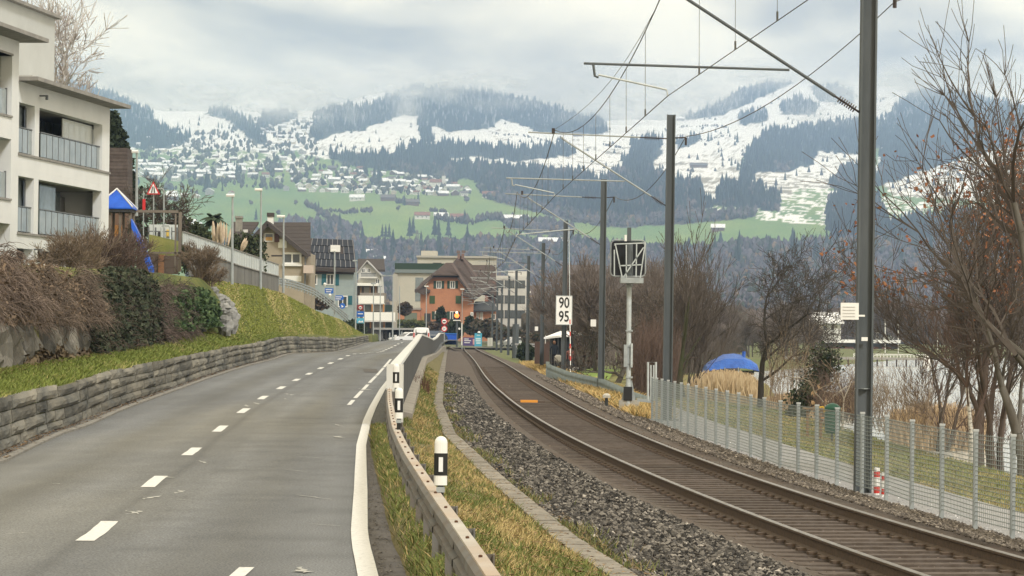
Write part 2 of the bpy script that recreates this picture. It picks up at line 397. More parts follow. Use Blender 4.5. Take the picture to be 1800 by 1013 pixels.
if mb.n: mb.build('slab_row', slab_m, trough)['kind'] = 'stuff'
# ballast bed (cross section follows the rails)
rows = []
for y in np.concatenate([np.arange(8, 60, 1.0), np.arange(60, 150, 3.0), np.arange(150, 431, 7.0)]):
    l, r, zt_ = float(XrailL(y)), float(XrailR(y)), float(ztrk(y)); s_ = float(Xs(y)); f_ = float(Xf(y)) if y < 100 else r + 2.1
    rows.append([pt(s_ + .11, y, zs(y) - .05), pt(s_ + .35, y, zs(y) - .06), pt(min(s_ + .9, l - 1.3), y, zt_ - .12), pt(l - .9, y, zt_ - .15), pt(l - .45, y, zt_ - .19), pt(l, y, zt_ - .2), pt((l + r) / 2, y, zt_ - .2),
                 pt(r, y, zt_ - .2), pt(r + .45, y, zt_ - .19), pt(r + .8, y, zt_ - .19), pt(min(r + 1.5, f_ - .1), y, zt_ - .32), pt(max(f_, r + 1.55), y, zt_ - .34)])
sheet('trackbed', rows, ballast_bed)
# right: path, lawn, shore, lake
def Xp(y): return np.interp(y, [10, 38, 47, 60, 82, 100, 130], [12., 7.6, 7.1, 6.4, 5.6, 5.2, 5.0])
def Xlawn(y): return np.interp(y, [10, 40, 60, 80, 100, 130, 160, 220], [15, 11.0, 10.2, 9.7, 9.6, 10.3, 12.4, 17])
rows = []
for y in np.arange(8, 104, 3.0):
    rows.append([pt(Xf(y) - .15, y, zf(y) - .14), pt(Xp(y), y, zf(y) - .12)])
sheet('footpath', rows, gravel_m)
rows = []
for y in np.concatenate([np.arange(8, 200, 4.0)]):
    a = float(Xp(y)) - .1 if y < 104 else float(XrailR(y)) + 1.9
    rows.append([pt(a - .2, y, zf(y) - .2), pt(a + .3, y, zf(y) - .15), pt((a + Xlawn(y)) / 2, y, zf(y) - .3), pt(Xlawn(y), y, zf(y) - .6), pt(Xlawn(y) + 1.6, y, -1.25), pt(Xlawn(y) + 4, y, -2.6)])
sheet('lawn', rows, lawn_m)
ZL = -1.42
lake_m = mat('lake_water', (.58, .60, .59), .15, (.70, .71, .69), .25, .02, 2.2, spec=.6, stretch=(.25, 1, 1))
o = MB().quad((-2, 20, ZL), (900, 20, ZL), (900, 1150, ZL), (-2, 1150, ZL)).build('lake', lake_m); o['kind'] = 'structure'
# town ground beyond the crest and the far plain
town_m = mat('town_ground', (.14, .14, .12), .95, (.1, .12, .05), .15, 0)
sheet('town_ground', [[(-200, 255, .2), (-40, 255, .3), (-20, 266, .3), (-16, 266, .3), (-12.5, 266, .3)], [(-200, 403.5, .8), (-60, 403.5, .8), (-30, 403.5, .8), (-15, 403.5, .6), (-9, 403.5, -.2)], [(-200, 404, .8), (-60, 404, .8), (-12, 404, .3), (-8, 404, -.19), (14, 404, -.25)], [(-200, 470, .8), (-20, 470, .8), (0, 470, -.2), (12, 470, -.35), (34, 470, -.4)], [(-300, 1150, 2), (-100, 1150, 2), (0, 1150, 1.5), (50, 1150, 1), (90, 1150, -.4)]], town_m)
sheet('meadow_ground', [[(-2, 168, -.52), (6.0, 168, -.6), (9.5, 168, -1.2), (13, 168, -2.2)], [(-1, 260, -.42), (10, 260, -.5), (18, 260, -.9), (24, 260, -2.2)], [(-6, 470, -.45), (20, 470, -.6), (62, 470, -.9), (70, 470, -2.2)], [(40, 1150, .5), (200, 1150, .5), (900, 1150, .5), (920, 1150, .4)]], mat('meadow', (.16, .15, .08), 1, (.1, .14, .04), .1, 0))
o = MB().quad((-9000, -50, -3.2), (9000, -50, -3.2), (9000, 14000, -3.2), (-9000, 14000, -3.2)).build('ground', mat('far_soil', (.1, .11, .06), 1, (.14, .13, .09), .01)); o['kind'] = 'structure'

# road paint -----------------------------------------------------------------
def ribbon(name, Xfun, y0, y1, wd, step=1.5, dz=.004, m=paint, jitter=0):
    ys = np.arange(y0, y1 + 1e-6, step)
    if ys[-1] < y1: ys = np.append(ys, y1)
    rows = []
    for y in ys:
        x = float(Xfun(y)); sl_ = (float(Xfun(y + .3)) - float(Xfun(y - .3))) / .6; c_ = math.sqrt(1 + sl_ * sl_); h = wd / 2 * c_
        j = rng.uniform(-jitter, jitter) if jitter else 0
        zz = float(zroad(y)) + dz
        rows.append([pt(x - h + j, y, zz - .001), pt(x + h + j, y, zz - .001)])
    return sheet(name, rows, m)
ribbon('edge_line', Xr, 9, 262, .16, 1.2, .006)
for k in range(-1, 27):
    y = 27.7 + 9 * k
    yo = 1.35 if k < 14 else 2.0
    if k == -1: continue
    ribbon('centre_dash', Xm, y - yo, y + yo, .17, .45, .006, jitter=.006)
ribbon('centre_dash', lambda y: _xr(22.9) - 1.0 + (y - 22.9) * .0, 22.0, 23.6, .12, .4, .006)
Xi = lambda y: np.interp(y, [67, 127], [RX(611, 67, zroad), RX(687, 127, zroad)])
for k, (a, b) in enumerate([(68, 71.5), (73, 79.5), (80.4, 86), (88, 97), (98, 110), (111, 127)]):
    ribbon('inner_line', Xi, a, b, .1, 1.2, .006)
# worn remnants of old paint, and a manhole patch
scr = MB()
def remnant(px, py, dx, dy, wdt):
    a = G(px, py, zroad); b = G(px + dx, py + dy, zroad)
    d = b - a; n_ = np.array([-d[1], d[0], 0]); n_ /= np.linalg.norm(n_) + 1e-9
    pts = []
    K = 7
    for i in range(K):
        t = i / (K - 1); p = a + d * t + n_ * rng.uniform(-.5, .5) * wdt
        hh = wdt * .5 * (1 - abs(2 * t - 1) * .7) * rng.uniform(.5, 1.3)
        pts.append([pt(*(p - n_ * hh)[:2], float(zroad(p[1])) + .005), pt(*(p + n_ * hh)[:2], float(zroad(p[1])) + .005)])
    scr.loft(pts)
for q in [(165, 861, 145, 3, .02), (290, 838, 15, 2, .1), (252, 878, 26, -6, .09), (302, 868, 26, -5, .07), (310, 862, 12, 2, .06), (225, 904, 22, -6, .08), (222, 898, 20, 6, .07), (520, 870, 62, 8, .035), (498, 825, 45, 5, .02), (526, 803, 60, 4, .02), (585, 745, 18, 5, .05), (590, 767, 14, 3, .12), (352, 810, 12, 5, .07),
          (10, 939, 40, -3, .03), (545, 921, 60, 4, .02), (520, 1002, 22, 4, .1), (524, 997, 16, 10, .06), (365, 719, 60, 3, .02), (430, 712, 8, 3, .09), (448, 708, 7, 3, .08), (502, 692, 14, 3, .12), (498, 701, 10, 1, .1), (590, 705, 40, 1, .03), (580, 713, 46, 1, .03), (300, 877, 40, 3, .015), (640, 684, 8, 2, .2), (630, 683, 10, 2, .05), (88, 850, 20, 1, .05)]:
    remnant(*q)
o = scr.build('worn_paint', mat('worn_paint', (.5, .5, .47), .8, (.3, .3, .28), 12, 0)); o['kind'] = 'structure'
a, b = G(640, 655, zroad), G(662, 649, zroad)
o = MB().quad(pt(a[0], a[1], zroad(a[1]) + .006), pt(a[0] + .5, a[1], zroad(a[1]) + .006), pt(b[0], b[1], zroad(b[1]) + .006), pt(b[0] - .5, b[1], zroad(b[1]) + .006)).build('manhole_patch', asphalt_dark); o['kind'] = 'structure'
# ------------------------------------------------------------------ mountains across the lake
def inpoly(x, y, poly):
    p = np.array(poly, float); n = len(p); r = np.zeros(x.shape, bool)
    for i in range(n):
        x1, y1 = p[i]; x2, y2 = p[(i + 1) % n]
        c = ((y1 > y) != (y2 > y)); 
        with np.errstate(divide='ignore', invalid='ignore'):
            xi = (x2 - x1) * (y - y1) / ((y2 - y1) if y2 != y1 else 1e-9) + x1
        r ^= c & (x < xi)
    return r
SKY = interp([(-400, 120), (0, 130), (130, 146), (165, 153), (215, 172), (250, 190), (290, 196), (340, 196), (400, 190), (430, 170), (470, 182), (520, 196), (560, 192), (600, 180), (650, 167), (720, 154), (800, 154), (850, 160), (900, 170), (960, 184), (1010, 200),
              (1060, 213), (1110, 210), (1160, 212), (1200, 206), (1250, 188), (1300, 158), (1350, 143), (1400, 146), (1450, 150), (1500, 152), (1600, 150), (1700, 140), (1800, 132), (2200, 120)])
DT = interp([(575, 1150), (540, 1700), (500, 2400), (470, 2900), (440, 3300), (410, 3650), (380, 4000), (350, 4450), (320, 4950), (290, 5600), (260, 6300), (230, 7000), (200, 7700), (170, 8400), (140, 9100), (100, 9900)])
def Dm(px, py):
    return DT(py) * (1 + .05 * (fbm(px / 130, py / 60, 3) - .5) + .012 * (fbm(px / 25, py / 12, 5) - .5))
SNOW = [[(268, 193), (340, 193), (400, 203), (440, 222), (470, 243), (505, 262), (480, 272), (430, 264), (390, 262), (350, 250), (310, 237), (285, 227), (272, 212)],
        [(452, 228), (500, 204), (562, 200), (562, 235), (540, 252), (520, 264), (470, 267), (448, 250)],
        [(520, 262), (590, 237), (640, 228), (680, 212), (705, 207), (735, 207), (737, 240), (745, 250), (710, 265), (640, 277), (580, 280), (530, 272)],
        [(745, 213), (760, 220), (790, 235), (830, 226), (842, 235), (836, 256), (790, 252), (758, 254)],
        [(860, 228), (885, 213), (915, 220), (940, 234), (1000, 238), (1050, 222), (1110, 226), (1160, 215), (1190, 222), (1260, 205), (1300, 190), (1340, 168), (1400, 146), (1440, 150), (1500, 155), (1535, 160), (1495, 182), (1485, 215), (1440, 214), (1350, 230), (1312, 262), (1304, 290),
         (1298, 325), (1262, 330), (1257, 357), (1240, 357), (1234, 327), (1180, 315), (1150, 300), (1128, 290), (1110, 300), (1070, 322), (1000, 308), (955, 302), (920, 298), (860, 288), (780, 290), (790, 280), (860, 272), (850, 258), (868, 250)],
        [(1322, 304), (1420, 290), (1440, 266), (1515, 266), (1520, 350), (1480, 355), (1465, 332), (1400, 334), (1380, 350), (1340, 335), (1320, 318)],
        [(1530, 160), (1625, 160), (1800, 170), (1800, 360), (1570, 345), (1535, 300), (1560, 250)],
        [(560, 190), (640, 164), (700, 150), (720, 155), (690, 178), (620, 184), (585, 192)],
        [(330, 190), (470, 165), (500, 185), (430, 205), (410, 200)]]
MIXED = [[(1290, 325), (1400, 330), (1520, 340), (1570, 350), (1800, 360), (1800, 400), (1480, 400), (1330, 385), (1280, 360)], [(240, 240), (300, 250), (420, 268), (520, 272), (560, 285), (520, 300), (300, 275), (235, 262)], [(1240, 350), (1270, 350), (1275, 385), (1235, 380)]]
FOREST = [[(-400, 100), (0, 110), (130, 140), (165, 150), (215, 170), (250, 190), (268, 196), (275, 215), (290, 228), (335, 240), (322, 254), (290, 262), (240, 262), (200, 250), (0, 262), (-400, 262)],
          [(358, 199), (395, 190), (430, 208), (468, 243), (470, 254), (455, 256), (430, 236), (398, 210)], [(440, 222), (470, 200), (500, 194), (522, 208), (470, 226)],
          [(545, 238), (555, 200), (590, 186), (640, 188), (690, 168), (720, 152), (800, 152), (900, 165), (960, 182), (1010, 198), (1060, 210), (1068, 226), (1060, 236), (1000, 236), (945, 233), (915, 218), (880, 210), (858, 228), (840, 227), (790, 233), (762, 220), (742, 211), (735, 204), (700, 205), (640, 227), (590, 236), (560, 248)],
          [(733, 205), (748, 212), (765, 250), (742, 250)],
          [(570, 272), (640, 276), (710, 264), (745, 252), (790, 254), (835, 256), (858, 262), (862, 274), (790, 280), (780, 290), (860, 290), (915, 296), (955, 304), (1010, 308), (1065, 322), (1075, 310), (1105, 292), (1128, 288), (1150, 300), (1180, 316), (1235, 328), (1240, 357), (1257, 357), (1262, 330), (1300, 325), (1320, 320), (1340, 338), (1368, 350), (1372, 372), (1260, 362), (1100, 390), (1060, 392), (960, 368), (900, 350), (850, 340), (835, 318), (760, 312), (700, 302), (640, 296), (600, 288)],
          [(845, 258), (870, 262), (930, 262), (990, 258), (985, 248), (1010, 268), (1000, 274), (900, 284), (880, 278), (850, 280)],
          [(1108, 246), (1162, 244), (1164, 270), (1140, 292), (1128, 300), (1104, 296), (1092, 284), (1110, 268)],
          [(1296, 330), (1306, 290), (1316, 262), (1350, 231), (1420, 222), (1480, 214), (1535, 214), (1600, 200), (1700, 200), (1640, 250), (1560, 256), (1510, 272), (1440, 266), (1422, 290), (1380, 302), (1330, 304), (1322, 320)],
          [(1368, 185), (1398, 172), (1436, 182), (1432, 202), (1372, 203)], [(1200, 212), (1200, 204), (1250, 186), (1300, 155), (1350, 140), (1398, 145), (1340, 170), (1300, 190), (1260, 204)],
          [(1300, 200), (1345, 196), (1350, 214), (1300, 220)], [(1190, 250), (1228, 238), (1228, 252), (1192, 264)], [(1424, 150), (1500, 158), (1498, 184), (1440, 178)],
          [(1460, 330), (1480, 300), (1520, 290), (1520, 335), (1500, 345)], [(1560, 200), (1600, 165), (1680, 160), (1800, 190), (1800, 250), (1620, 300), (1540, 330)],
          [(1455, 352), (1540, 345), (1560, 400), (1700, 380), (1800, 390), (1800, 440), (1460, 430)]]
DECID = [[(330, 560), (330, 445), (430, 420), (520, 385), (580, 398), (612, 400), (640, 425), (700, 430), (760, 430), (840, 424), (900, 422), (960, 426), (1010, 420), (1060, 430), (1180, 440), (1300, 430), (1500, 425), (1900, 440), (1900, 600), (330, 600)],
         [(572, 383), (556, 372), (590, 388), (640, 405), (625, 412)], [(840, 330), (900, 345), (960, 362), (1060, 388), (1110, 386), (1230, 376), (1330, 372), (1330, 382), (1230, 392), (1120, 400), (1060, 400), (930, 372), (850, 348)],
         [(880, 395), (960, 392), (1010, 404), (1000, 415), (930, 412)]]
def classify(px, py):
    wx = px + 9 * (fbm(px / 14, py / 9, 21) - .5); wy = py + 7 * (fbm(px / 12, py / 7, 31) - .5)
    sn = np.zeros(px.shape); mx = np.zeros(px.shape, bool); fo = np.zeros(px.shape, bool); de = np.zeros(px.shape, bool)
    for p in SNOW: sn = np.maximum(sn, inpoly(wx, wy, p))
    for p in MIXED: mx |= inpoly(wx, wy, p)
    for p in FOREST: fo |= inpoly(wx, wy, p)
    for p in DECID: de |= inpoly(wx, wy, p)
    return sn, mx, fo, de
pxs = np.arange(-500, 2301, 4.2); tt = np.linspace(0, 1, 225)
PX, T = np.meshgrid(pxs, tt)
top = SKY(PX); PY = 580 + (top - 580) * T
D = Dm(PX, PY)
def PW(px, py, D):
    d = ((px - CX) / F)[..., None] * RT + ((CY - py) / F)[..., None] * UP + FW
    return np.array([0, 0, CZ]) + d * (D / d[..., 1])[..., None]
Wp = PW(PX, PY, D)
back = Wp[-1].copy(); back[:, 1] += 900; back[:, 2] -= 500
front = Wp[0].copy(); front[:, 1] -= 60; front[:, 2] = -3.6
sn, mx, fo, de = classify(PX, PY)
n1_ = fbm(PX / 5, PY / 2.2, 41); n2_ = fbm(PX / 60, PY / 16, 43); n3_ = fbm((PX + PY * 2) / 30, (PY * 1.0 - PX * .12) / 2.0, 47)
snowc0 = np.array([.93, .93, .90]); green = np.array([.135, .24, .075]); green2 = np.array([.21, .30, .08]); brown = np.array([.10, .085, .065])
col = green + (green2 - green) * np.clip((n2_ - .3) * 2.2, 0, 1)[..., None]
yel = np.clip(1 - np.hypot((PX - 780) / 330, (PY - 365) / 45), 0, 1)[..., None]
col = np.where((PY < 262 + 10 * (fbm(PX / 30, PY / 10, 91) - .5))[..., None], snowc0 * .97, col)
col = col * (1 - .45 * yel) + np.array([.23, .29, .07]) * .45 * yel
col = col + (np.array([.19, .17, .10]) - col) * (np.clip((n3_ - .62) * 5, 0, 1) * .35)[..., None]
patch = (mx & (n1_ * .6 + n3_ * .5 > .52)) | ((sn > 0) & True)
snowc = np.array([.97, .965, .93])
fade = np.clip((PY - 262) / 60, 0, 1)
inS = (sn > 0)
bare = inS & (n3_ * .65 + n1_ * .35 < (.31 + .15 * np.clip((PY - 225) / 90, 0, 1)))
col = np.where((inS & ~bare)[..., None], snowc * (1 - .06 * n1_[..., None]), col)
col = np.where(bare[..., None], np.array([.30, .27, .2]), col)
col = np.where((mx & ~inS & (n3_ * .55 + n1_ * .45 > .5))[..., None], snowc * .95, col)
col = np.where(fo[..., None], np.array([.035, .045, .035]) + (n1_ > .68)[..., None] * np.array([.30, .31, .31]) * np.clip((250 - PY) / 60, 0, 1)[..., None], col)
col = np.where(de[..., None], np.array([.07, .06, .05]), col)
Vv = np.concatenate([front[None], Wp, back[None]]); Cc = np.concatenate([col[:1], col, col[-1:]])
R_, C_ = Vv.shape[:2]; idx = np.arange(R_ * C_).reshape(R_, C_)
Fa = np.stack([idx[:-1, :-1], idx[:-1, 1:], idx[1:, 1:], idx[1:, :-1]], -1).reshape(-1, 4)
hill_m = mat('hillside', (.1, .2, .05), 1, attr=True, bump=0)
me = npmesh('mountain_terrain', Vv.reshape(-1, 3), Fa, hill_m, smooth=True, col=Cc.reshape(-1, 3))
o = linkmesh('mountain_terrain', me); o['kind'] = 'structure'

def scatter(n, box, test, seed):
    r = np.random.default_rng(seed); px = r.uniform(box[0], box[1], n); py = r.uniform(box[2], box[3], n)
    k = py > SKY(px) + 1; px, py = px[k], py[k]; k = test(px, py); return px[k], py[k]
def cones(px, py, h, rad, sides=5, tiers=2, seed=0, spread=.3):
    r = np.random.default_rng(seed); base = PW(px, py, Dm(px, py)); n = len(px)
    H = h * r.uniform(.5, 1.35, n); Rr = rad * r.uniform(.75, 1.25, n); ph = r.uniform(0, 6.28, n)
    V = []; Fs = []; k = 0
    for t in range(tiers):
        z0 = H * (.06 + .34 * t); z1 = H * (.62 + .38 * t / max(1, tiers - 1)) if tiers > 1 else H
        rr = Rr * (1 - .35 * t)
        for j in range(sides):
            a = ph + 2 * math.pi * j / sides
            V.append(base + np.stack([rr * np.cos(a), rr * np.sin(a), z0 * (1 - .15 * (j % 2))], -1))
        V.append(base + np.stack([0 * H, 0 * H, z1], -1))
        for j in range(sides): Fs.append((k + j, k + (j + 1) % sides, k + sides))
        k += sides + 1
    V = np.stack(V, 1); nv = V.shape[1]; Fs = np.array(Fs)
    return V.reshape(-1, 3), (Fs[None] + (np.arange(n) * nv)[:, None, None]).reshape(-1, 3), nv
def tint(n, nv, base, var, seed):
    r = np.random.default_rng(seed); c = np.array(base) * (1 + r.uniform(-var, var, (n, 1))); return np.repeat(c, nv, 0)
fir_m = mat('far_forest', (.02, .03, .02), 1, attr=True)
px, py = scatter(120000, (-420, 1900, 100, 420), lambda x, y: classify(x + 20 * (fbm(x / 9, y / 5, 501) - .5), y + 13 * (fbm(x / 8, y / 5, 502) - .5))[2] & (np.random.default_rng(1).random(len(x)) < .55), 5)
V, Fs, nv = cones(px, py, 17 * (.75 + .6 * fbm(px / 20, py / 10, 71)), 4.2, 5, 2, 3)
cc = tint(len(px), nv, (.024, .034, .028), .6, 4)
hi_ = np.repeat(py, nv); frost = (np.random.default_rng(5).random(len(px)) < np.clip((235 - py) / 160, 0, .22)); cc = np.where(np.repeat(frost, nv)[:, None], np.array([.30, .32, .33]), cc)
o = linkmesh('fir_forest', npmesh('fir_forest', V, Fs, fir_m, col=cc)); o['kind'] = 'stuff'
# leafless broadleaf woods: lumpy crowns
def blobs(px, py, rad, seed, hz=.9):
    r = np.random.default_rng(seed); n = len(px); base = PW(px, py, Dm(px, py))
    oc = np.array([(1, 0, 0), (0, 1, 0), (-1, 0, 0), (0, -1, 0), (0, 0, 1.25), (0, 0, -1), (.6, -.6, .75), (-.6, -.5, .6)])
    fc = np.array([(0, 1, 4), (1, 2, 4), (2, 7, 4), (7, 6, 4), (6, 0, 4), (2, 3, 7), (3, 6, 7), (3, 0, 6), (1, 0, 5), (2, 1, 5), (3, 2, 5), (0, 3, 5)])
    R = np.minimum(rad, 4.6 * Dm(px, py) / F) * r.uniform(.45, 1.3, n)
    V = oc[None] * R[:, None, None] * r.uniform(.6, 1.35, (n, 8, 1)) * np.array([.85, .85, hz * 1.5]) + (base + np.stack([0 * R, 0 * R, R * 1.1], -1))[:, None] + r.normal(0, .12, (n, 8, 3)) * R[:, None, None]
    return V.reshape(-1, 3), (fc[None] + (np.arange(n) * 8)[:, None, None]).reshape(-1, 3), 8
px, py = scatter(85000, (300, 1900, 320, 578), lambda x, y: classify(x, y)[3] & (np.random.default_rng(2).random(len(x)) < np.clip((560 - y) / 100, .12, .6)), 15)
k = ~((py > 445) & (px < 300)); px, py = px[k], py[k]
V, Fs, nv = blobs(px, py, 7.5, 6)
r_ = np.random.default_rng(9); kind = r_.random(len(px))
base = np.where((kind < .62)[:, None], np.array([.105, .092, .098]), np.where((kind < .9)[:, None], np.array([.05, .06, .035]), np.array([.17, .115, .06])))
cc = np.repeat(base * r_.uniform(.6, 1.4, (len(px), 1)), nv, 0)
o = linkmesh('leafless_woods', npmesh('leafless_woods', V, Fs, fir_m, col=cc)); o['kind'] = 'stuff'
px, py = scatter(900, (300, 1900, 405, 470), lambda x, y: classify(x, y)[3] & (np.random.default_rng(3).random(len(x)) < .2), 25)
V, Fs, nv = cones(px, py, 22, 5, 6, 3, 8)
o = linkmesh('valley_firs', npmesh('valley_firs', V, Fs, fir_m, col=tint(len(px), nv, (.028, .042, .025), .4, 7))); o['kind'] = 'stuff'
px, py = scatter(9000, (230, 840, 208, 345), lambda x, y: (inpoly(x, y, [(240, 250), (480, 205), (560, 205), (560, 290), (700, 290), (830, 330), (830, 348), (240, 326)])) & (fbm(x / 14, y / 7, 87) > .5), 36)
V, Fs, nv = blobs(px[:900], py[:900], 4.2, 26)
o = linkmesh('village_gardens', npmesh('village_gardens', V, Fs, fir_m, col=tint(len(px[:900]), nv, (.07, .065, .045), .5, 27))); o['kind'] = 'stuff'
px, py = scatter(1500, (180, 1800, 165, 400), lambda x, y: (classify(x, y)[0] > 0) & (fbm(x / 22, y / 9, 97) > .5), 46)
V, Fs, nv = cones(px, py, 11, 3.2, 5, 1, 47)
o = linkmesh('snowfield_shrubs', npmesh('snowfield_shrubs', V, Fs, fir_m, col=tint(len(px), nv, (.06, .055, .05), .6, 48))); o['kind'] = 'stuff'
# brown birch scrub between the firs of the middle band
px, py = scatter(14000, (570, 1560, 270, 400), lambda x, y: classify(x, y)[2] & (fbm(x / 30, y / 16, 77) > .5) & (y > 295), 35)
V, Fs, nv = blobs(px, py, 8, 16)
o = linkmesh('leafless_scrub', npmesh('leafless_scrub', V, Fs, fir_m, col=tint(len(px), nv, (.11, .09, .085), .4, 17))); o['kind'] = 'stuff'
# hedges, orchards and single trees on the fields, each one a thing
def fartree(kind):
    mb = MB()
    if kind == 0:
        for t in range(3): mb.lathe([(4.6 - 1.2 * t, 2 + 6 * t), (2.2 - .6 * t, 7 + 6 * t), (.3, 11 + 6.5 * t)], n=7)
        mb.tube([(0, 0, -2), (0, 0, 3)], .6, 5, 1)
        return mb.build('fir', [mat('far_fir', (.026, .038, .025), 1), mat('far_bark', (.08, .07, .06), 1)])
    for q in range(7):
        a = q * 2.4; c = np.array([math.cos(a) * 2.8, math.sin(a) * 2.8, 7 + (q % 3) * 2.6]); mb.lathe([(.4, -3), (2.6, -1.6), (3.2, 0), (2.4, 1.8), (.4, 3)], c, 6)
    mb.tube([(0, 0, -2), (0, 0, 7)], .5, 5, 1)
    return mb.build('broadleaf_tree', [mat('far_twigs', (.10, .085, .07), 1), mat('far_bark', (.08, .07, .06), 1)])
protoA, protoB = fartree(0), fartree(1)
singles = [(363, 341, 1.35), (361, 339, 1.1), (367, 342, 1.2), (391, 337, .5), (412, 300, .7), (416, 312, 1.0), (484, 296, .75), (563, 300, .5), (610, 300, .7), (644, 312, 1.0), (658, 318, 1.0), (665, 322, 1.1), (668, 326, 1.0), (729, 362, .5), (735, 360, .7), (711, 362, .6), (816, 392, .55), (817, 394, .7),
           (764, 416, 1.0), (771, 416, .8), (788, 417, .9), (672, 418, .6), (678, 418, .6), (684, 419, .65), (720, 418, .9), (726, 412, .8), (450, 388, .6), (555, 372, .5), (560, 374, .6), (295, 300, .6), (330, 310, .5), (1296, 252, .9), (1292, 246, .5), (1326, 200, .5), (1280, 235, .6), (1342, 210, .5), (1297, 300, .7), (1286, 292, .6),
           (1195, 255, .6), (1215, 248, .8), (1208, 252, .6), (1245, 250, .9), (1250, 248, .7), (1380, 318, .6), (1400, 310, .5), (1340, 222, .6), (384, 225, .55), (390, 226, .5), (333, 218, .4)]
pl = [(489, 380, .5), (618, 378, .6), (651, 378, .6), (820, 358, .7), (885, 398, .7), (898, 402, .6), (700, 372, .5), (520, 362, .5), (441, 362, .5), (337, 342, .5), (345, 344, .5), (560, 384, .6), (575, 386, .6), (590, 392, .7), (930, 418, .9), (1008, 396, .7), (1030, 398, .7), (1042, 400, .6), (300, 196, .5), (312, 196, .4), (325, 197, .4), (1235, 230, .6), (1240, 258, .5), (1170, 232, .5)]
def put(proto, lst, lab, grp, cat, name):
    for i, (x, y, s_) in enumerate(lst):
        o = proto if i == 0 else proto.copy()
        if i: COL.objects.link(o)
        x_, y_ = np.array([x], float), np.array([y], float); b = PW(x_, y_, Dm(x_, y_))[0]
        o.location = b; o.scale = (s_ * 1.15,) * 3; o.rotation_euler = (0, 0, i * 1.3); props(o, lab, cat, grp)
put(protoA, singles, 'small dark fir standing alone on the far meadows and snow slopes', 'single firs on the far slopes', 'tree', 'fir')
put(protoB, pl, 'small leafless brown tree standing alone on the far meadow', 'single leafless trees on the far slopes', 'tree', 'tree')
# hedgerow bands
def band(pts, n, rad, seed, c=(.07, .06, .05), kind=1):
    r = np.random.default_rng(seed); P_ = np.array(pts, float); s_ = np.sort(r.random(n)) * (len(P_) - 1); i = np.minimum(s_.astype(int), len(P_) - 2); f = (s_ - i)[:, None]
    q = P_[i] * (1 - f) + P_[i + 1] * f; q = q + r.normal(0, .8, q.shape)
    V, Fs, nv = blobs(q[:, 0], q[:, 1], rad, seed)
    return V, Fs, tint(n, nv, c, .4, seed)
Vs, Fq, Cq, off = [], [], [], 0
for pts, n, rad in [([(578, 372), (605, 376), (640, 374), (655, 371)], 60, 2.2), ([(537, 362), (560, 374), (590, 395), (600, 402)], 60, 5), ([(695, 358), (720, 358), (738, 364)], 30, 3), ([(755, 372), (790, 374)], 30, 2), ([(770, 388), (800, 392), (830, 395), (850, 388), (885, 388), (930, 392)], 90, 4.5),
                      ([(278, 236), (330, 248), (385, 262), (420, 278)], 60, 3), ([(1195, 225), (1250, 222), (1280, 226)], 40, 2), ([(1210, 252), (1250, 245), (1290, 236)], 30, 1.6), ([(1060, 256), (1100, 262)], 30, 2), ([(862, 236), (920, 240), (965, 250)], 50, 1.6), ([(352, 236), (390, 235)], 40, 1.4), ([(290, 334), (330, 334)], 20, 4), ([(930, 395), (1005, 402)], 50, 5)]:
    V, Fs, c_ = band(pts, n, rad, 50 + n); Vs.append(V); Fq.append(Fs + off); Cq.append(c_); off += len(V)
o = linkmesh('hedgerows', npmesh('hedgerows', np.vstack(Vs), np.vstack(Fq), fir_m, col=np.vstack(Cq))); o['kind'] = 'stuff'
# village houses
def far_house(wc, rc, L_, W_, H_, name='village_house'):
    mb = MB(); mb.box((-L_ / 2, -W_ / 2, -3), (L_ / 2, W_ / 2, H_), 0)
    e = 1.0; rz_ = H_ + W_ * .34
    poly = [(-L_ / 2 - e, -W_ / 2 - e, H_ - .3), (-L_ / 2 - e, 0, rz_ + .3), (-L_ / 2 - e, W_ / 2 + e, H_ - .3), (-L_ / 2 - e, W_ / 2 + e, H_ - .7), (-L_ / 2 - e, 0, rz_ - .2), (-L_ / 2 - e, -W_ / 2 - e, H_ - .7)]
    mb.prism(poly, (L_ + 2 * e, 0, 0), 1)
    mb.prism([(-L_ / 2, -W_ / 2, H_ - .1), (-L_ / 2, 0, rz_ - .2), (-L_ / 2, W_ / 2, H_ - .1)], (L_, 0, 0), 0)
    for s_ in (-1, 1):
        for k in range(3): mb.box((-L_ * .35 + k * L_ * .3, s_ * W_ / 2 - .06, 1.6), (-L_ * .35 + k * L_ * .3 + 1.5, s_ * W_ / 2 + .06, 3.2), 2)
        for k in range(2): mb.box((s_ * L_ / 2 - .06, -W_ * .3 + k * W_ * .35, 1.6), (s_ * L_ / 2 + .06, -W_ * .3 + k * W_ * .35 + 1.4, 3.2), 2)
    mb.box((L_ * .2, .6, rz_ - 1.5), (L_ * .2 + .8, 1.4, rz_ + 1), 0)
    return mb.build(name, [wc, rc, mat('far_window', (.05, .055, .06), .4)])
wcols = [mat('far_wall_white', (.72, .70, .64), .9), mat('far_wall_cream', (.55, .48, .36), .9), mat('far_wall_wood', (.16, .10, .065), .9), mat('far_wall_grey', (.38, .37, .35), .9)]
rsnow = mat('roof_snow', (.92, .93, .93), .9, (.75, .76, .78), .2, 0); rtile = mat('far_roof_tile', (.30, .14, .09), .9, (.20, .11, .08), .3); rgrey = mat('far_roof_grey', (.16, .14, .13), .9)
protos = [far_house(wcols[0], rsnow, 15, 11, 6), far_house(wcols[1], rsnow, 17, 12, 5.5), far_house(wcols[2], rsnow, 18, 12, 5), far_house(wcols[0], rtile, 14, 11, 6.5), far_house(wcols[3], rsnow, 24, 12, 7), far_house(wcols[0], rgrey, 14, 11, 6)]
for p_ in protos: p_.hide_render = False
vil = []
r_ = np.random.default_rng(101)
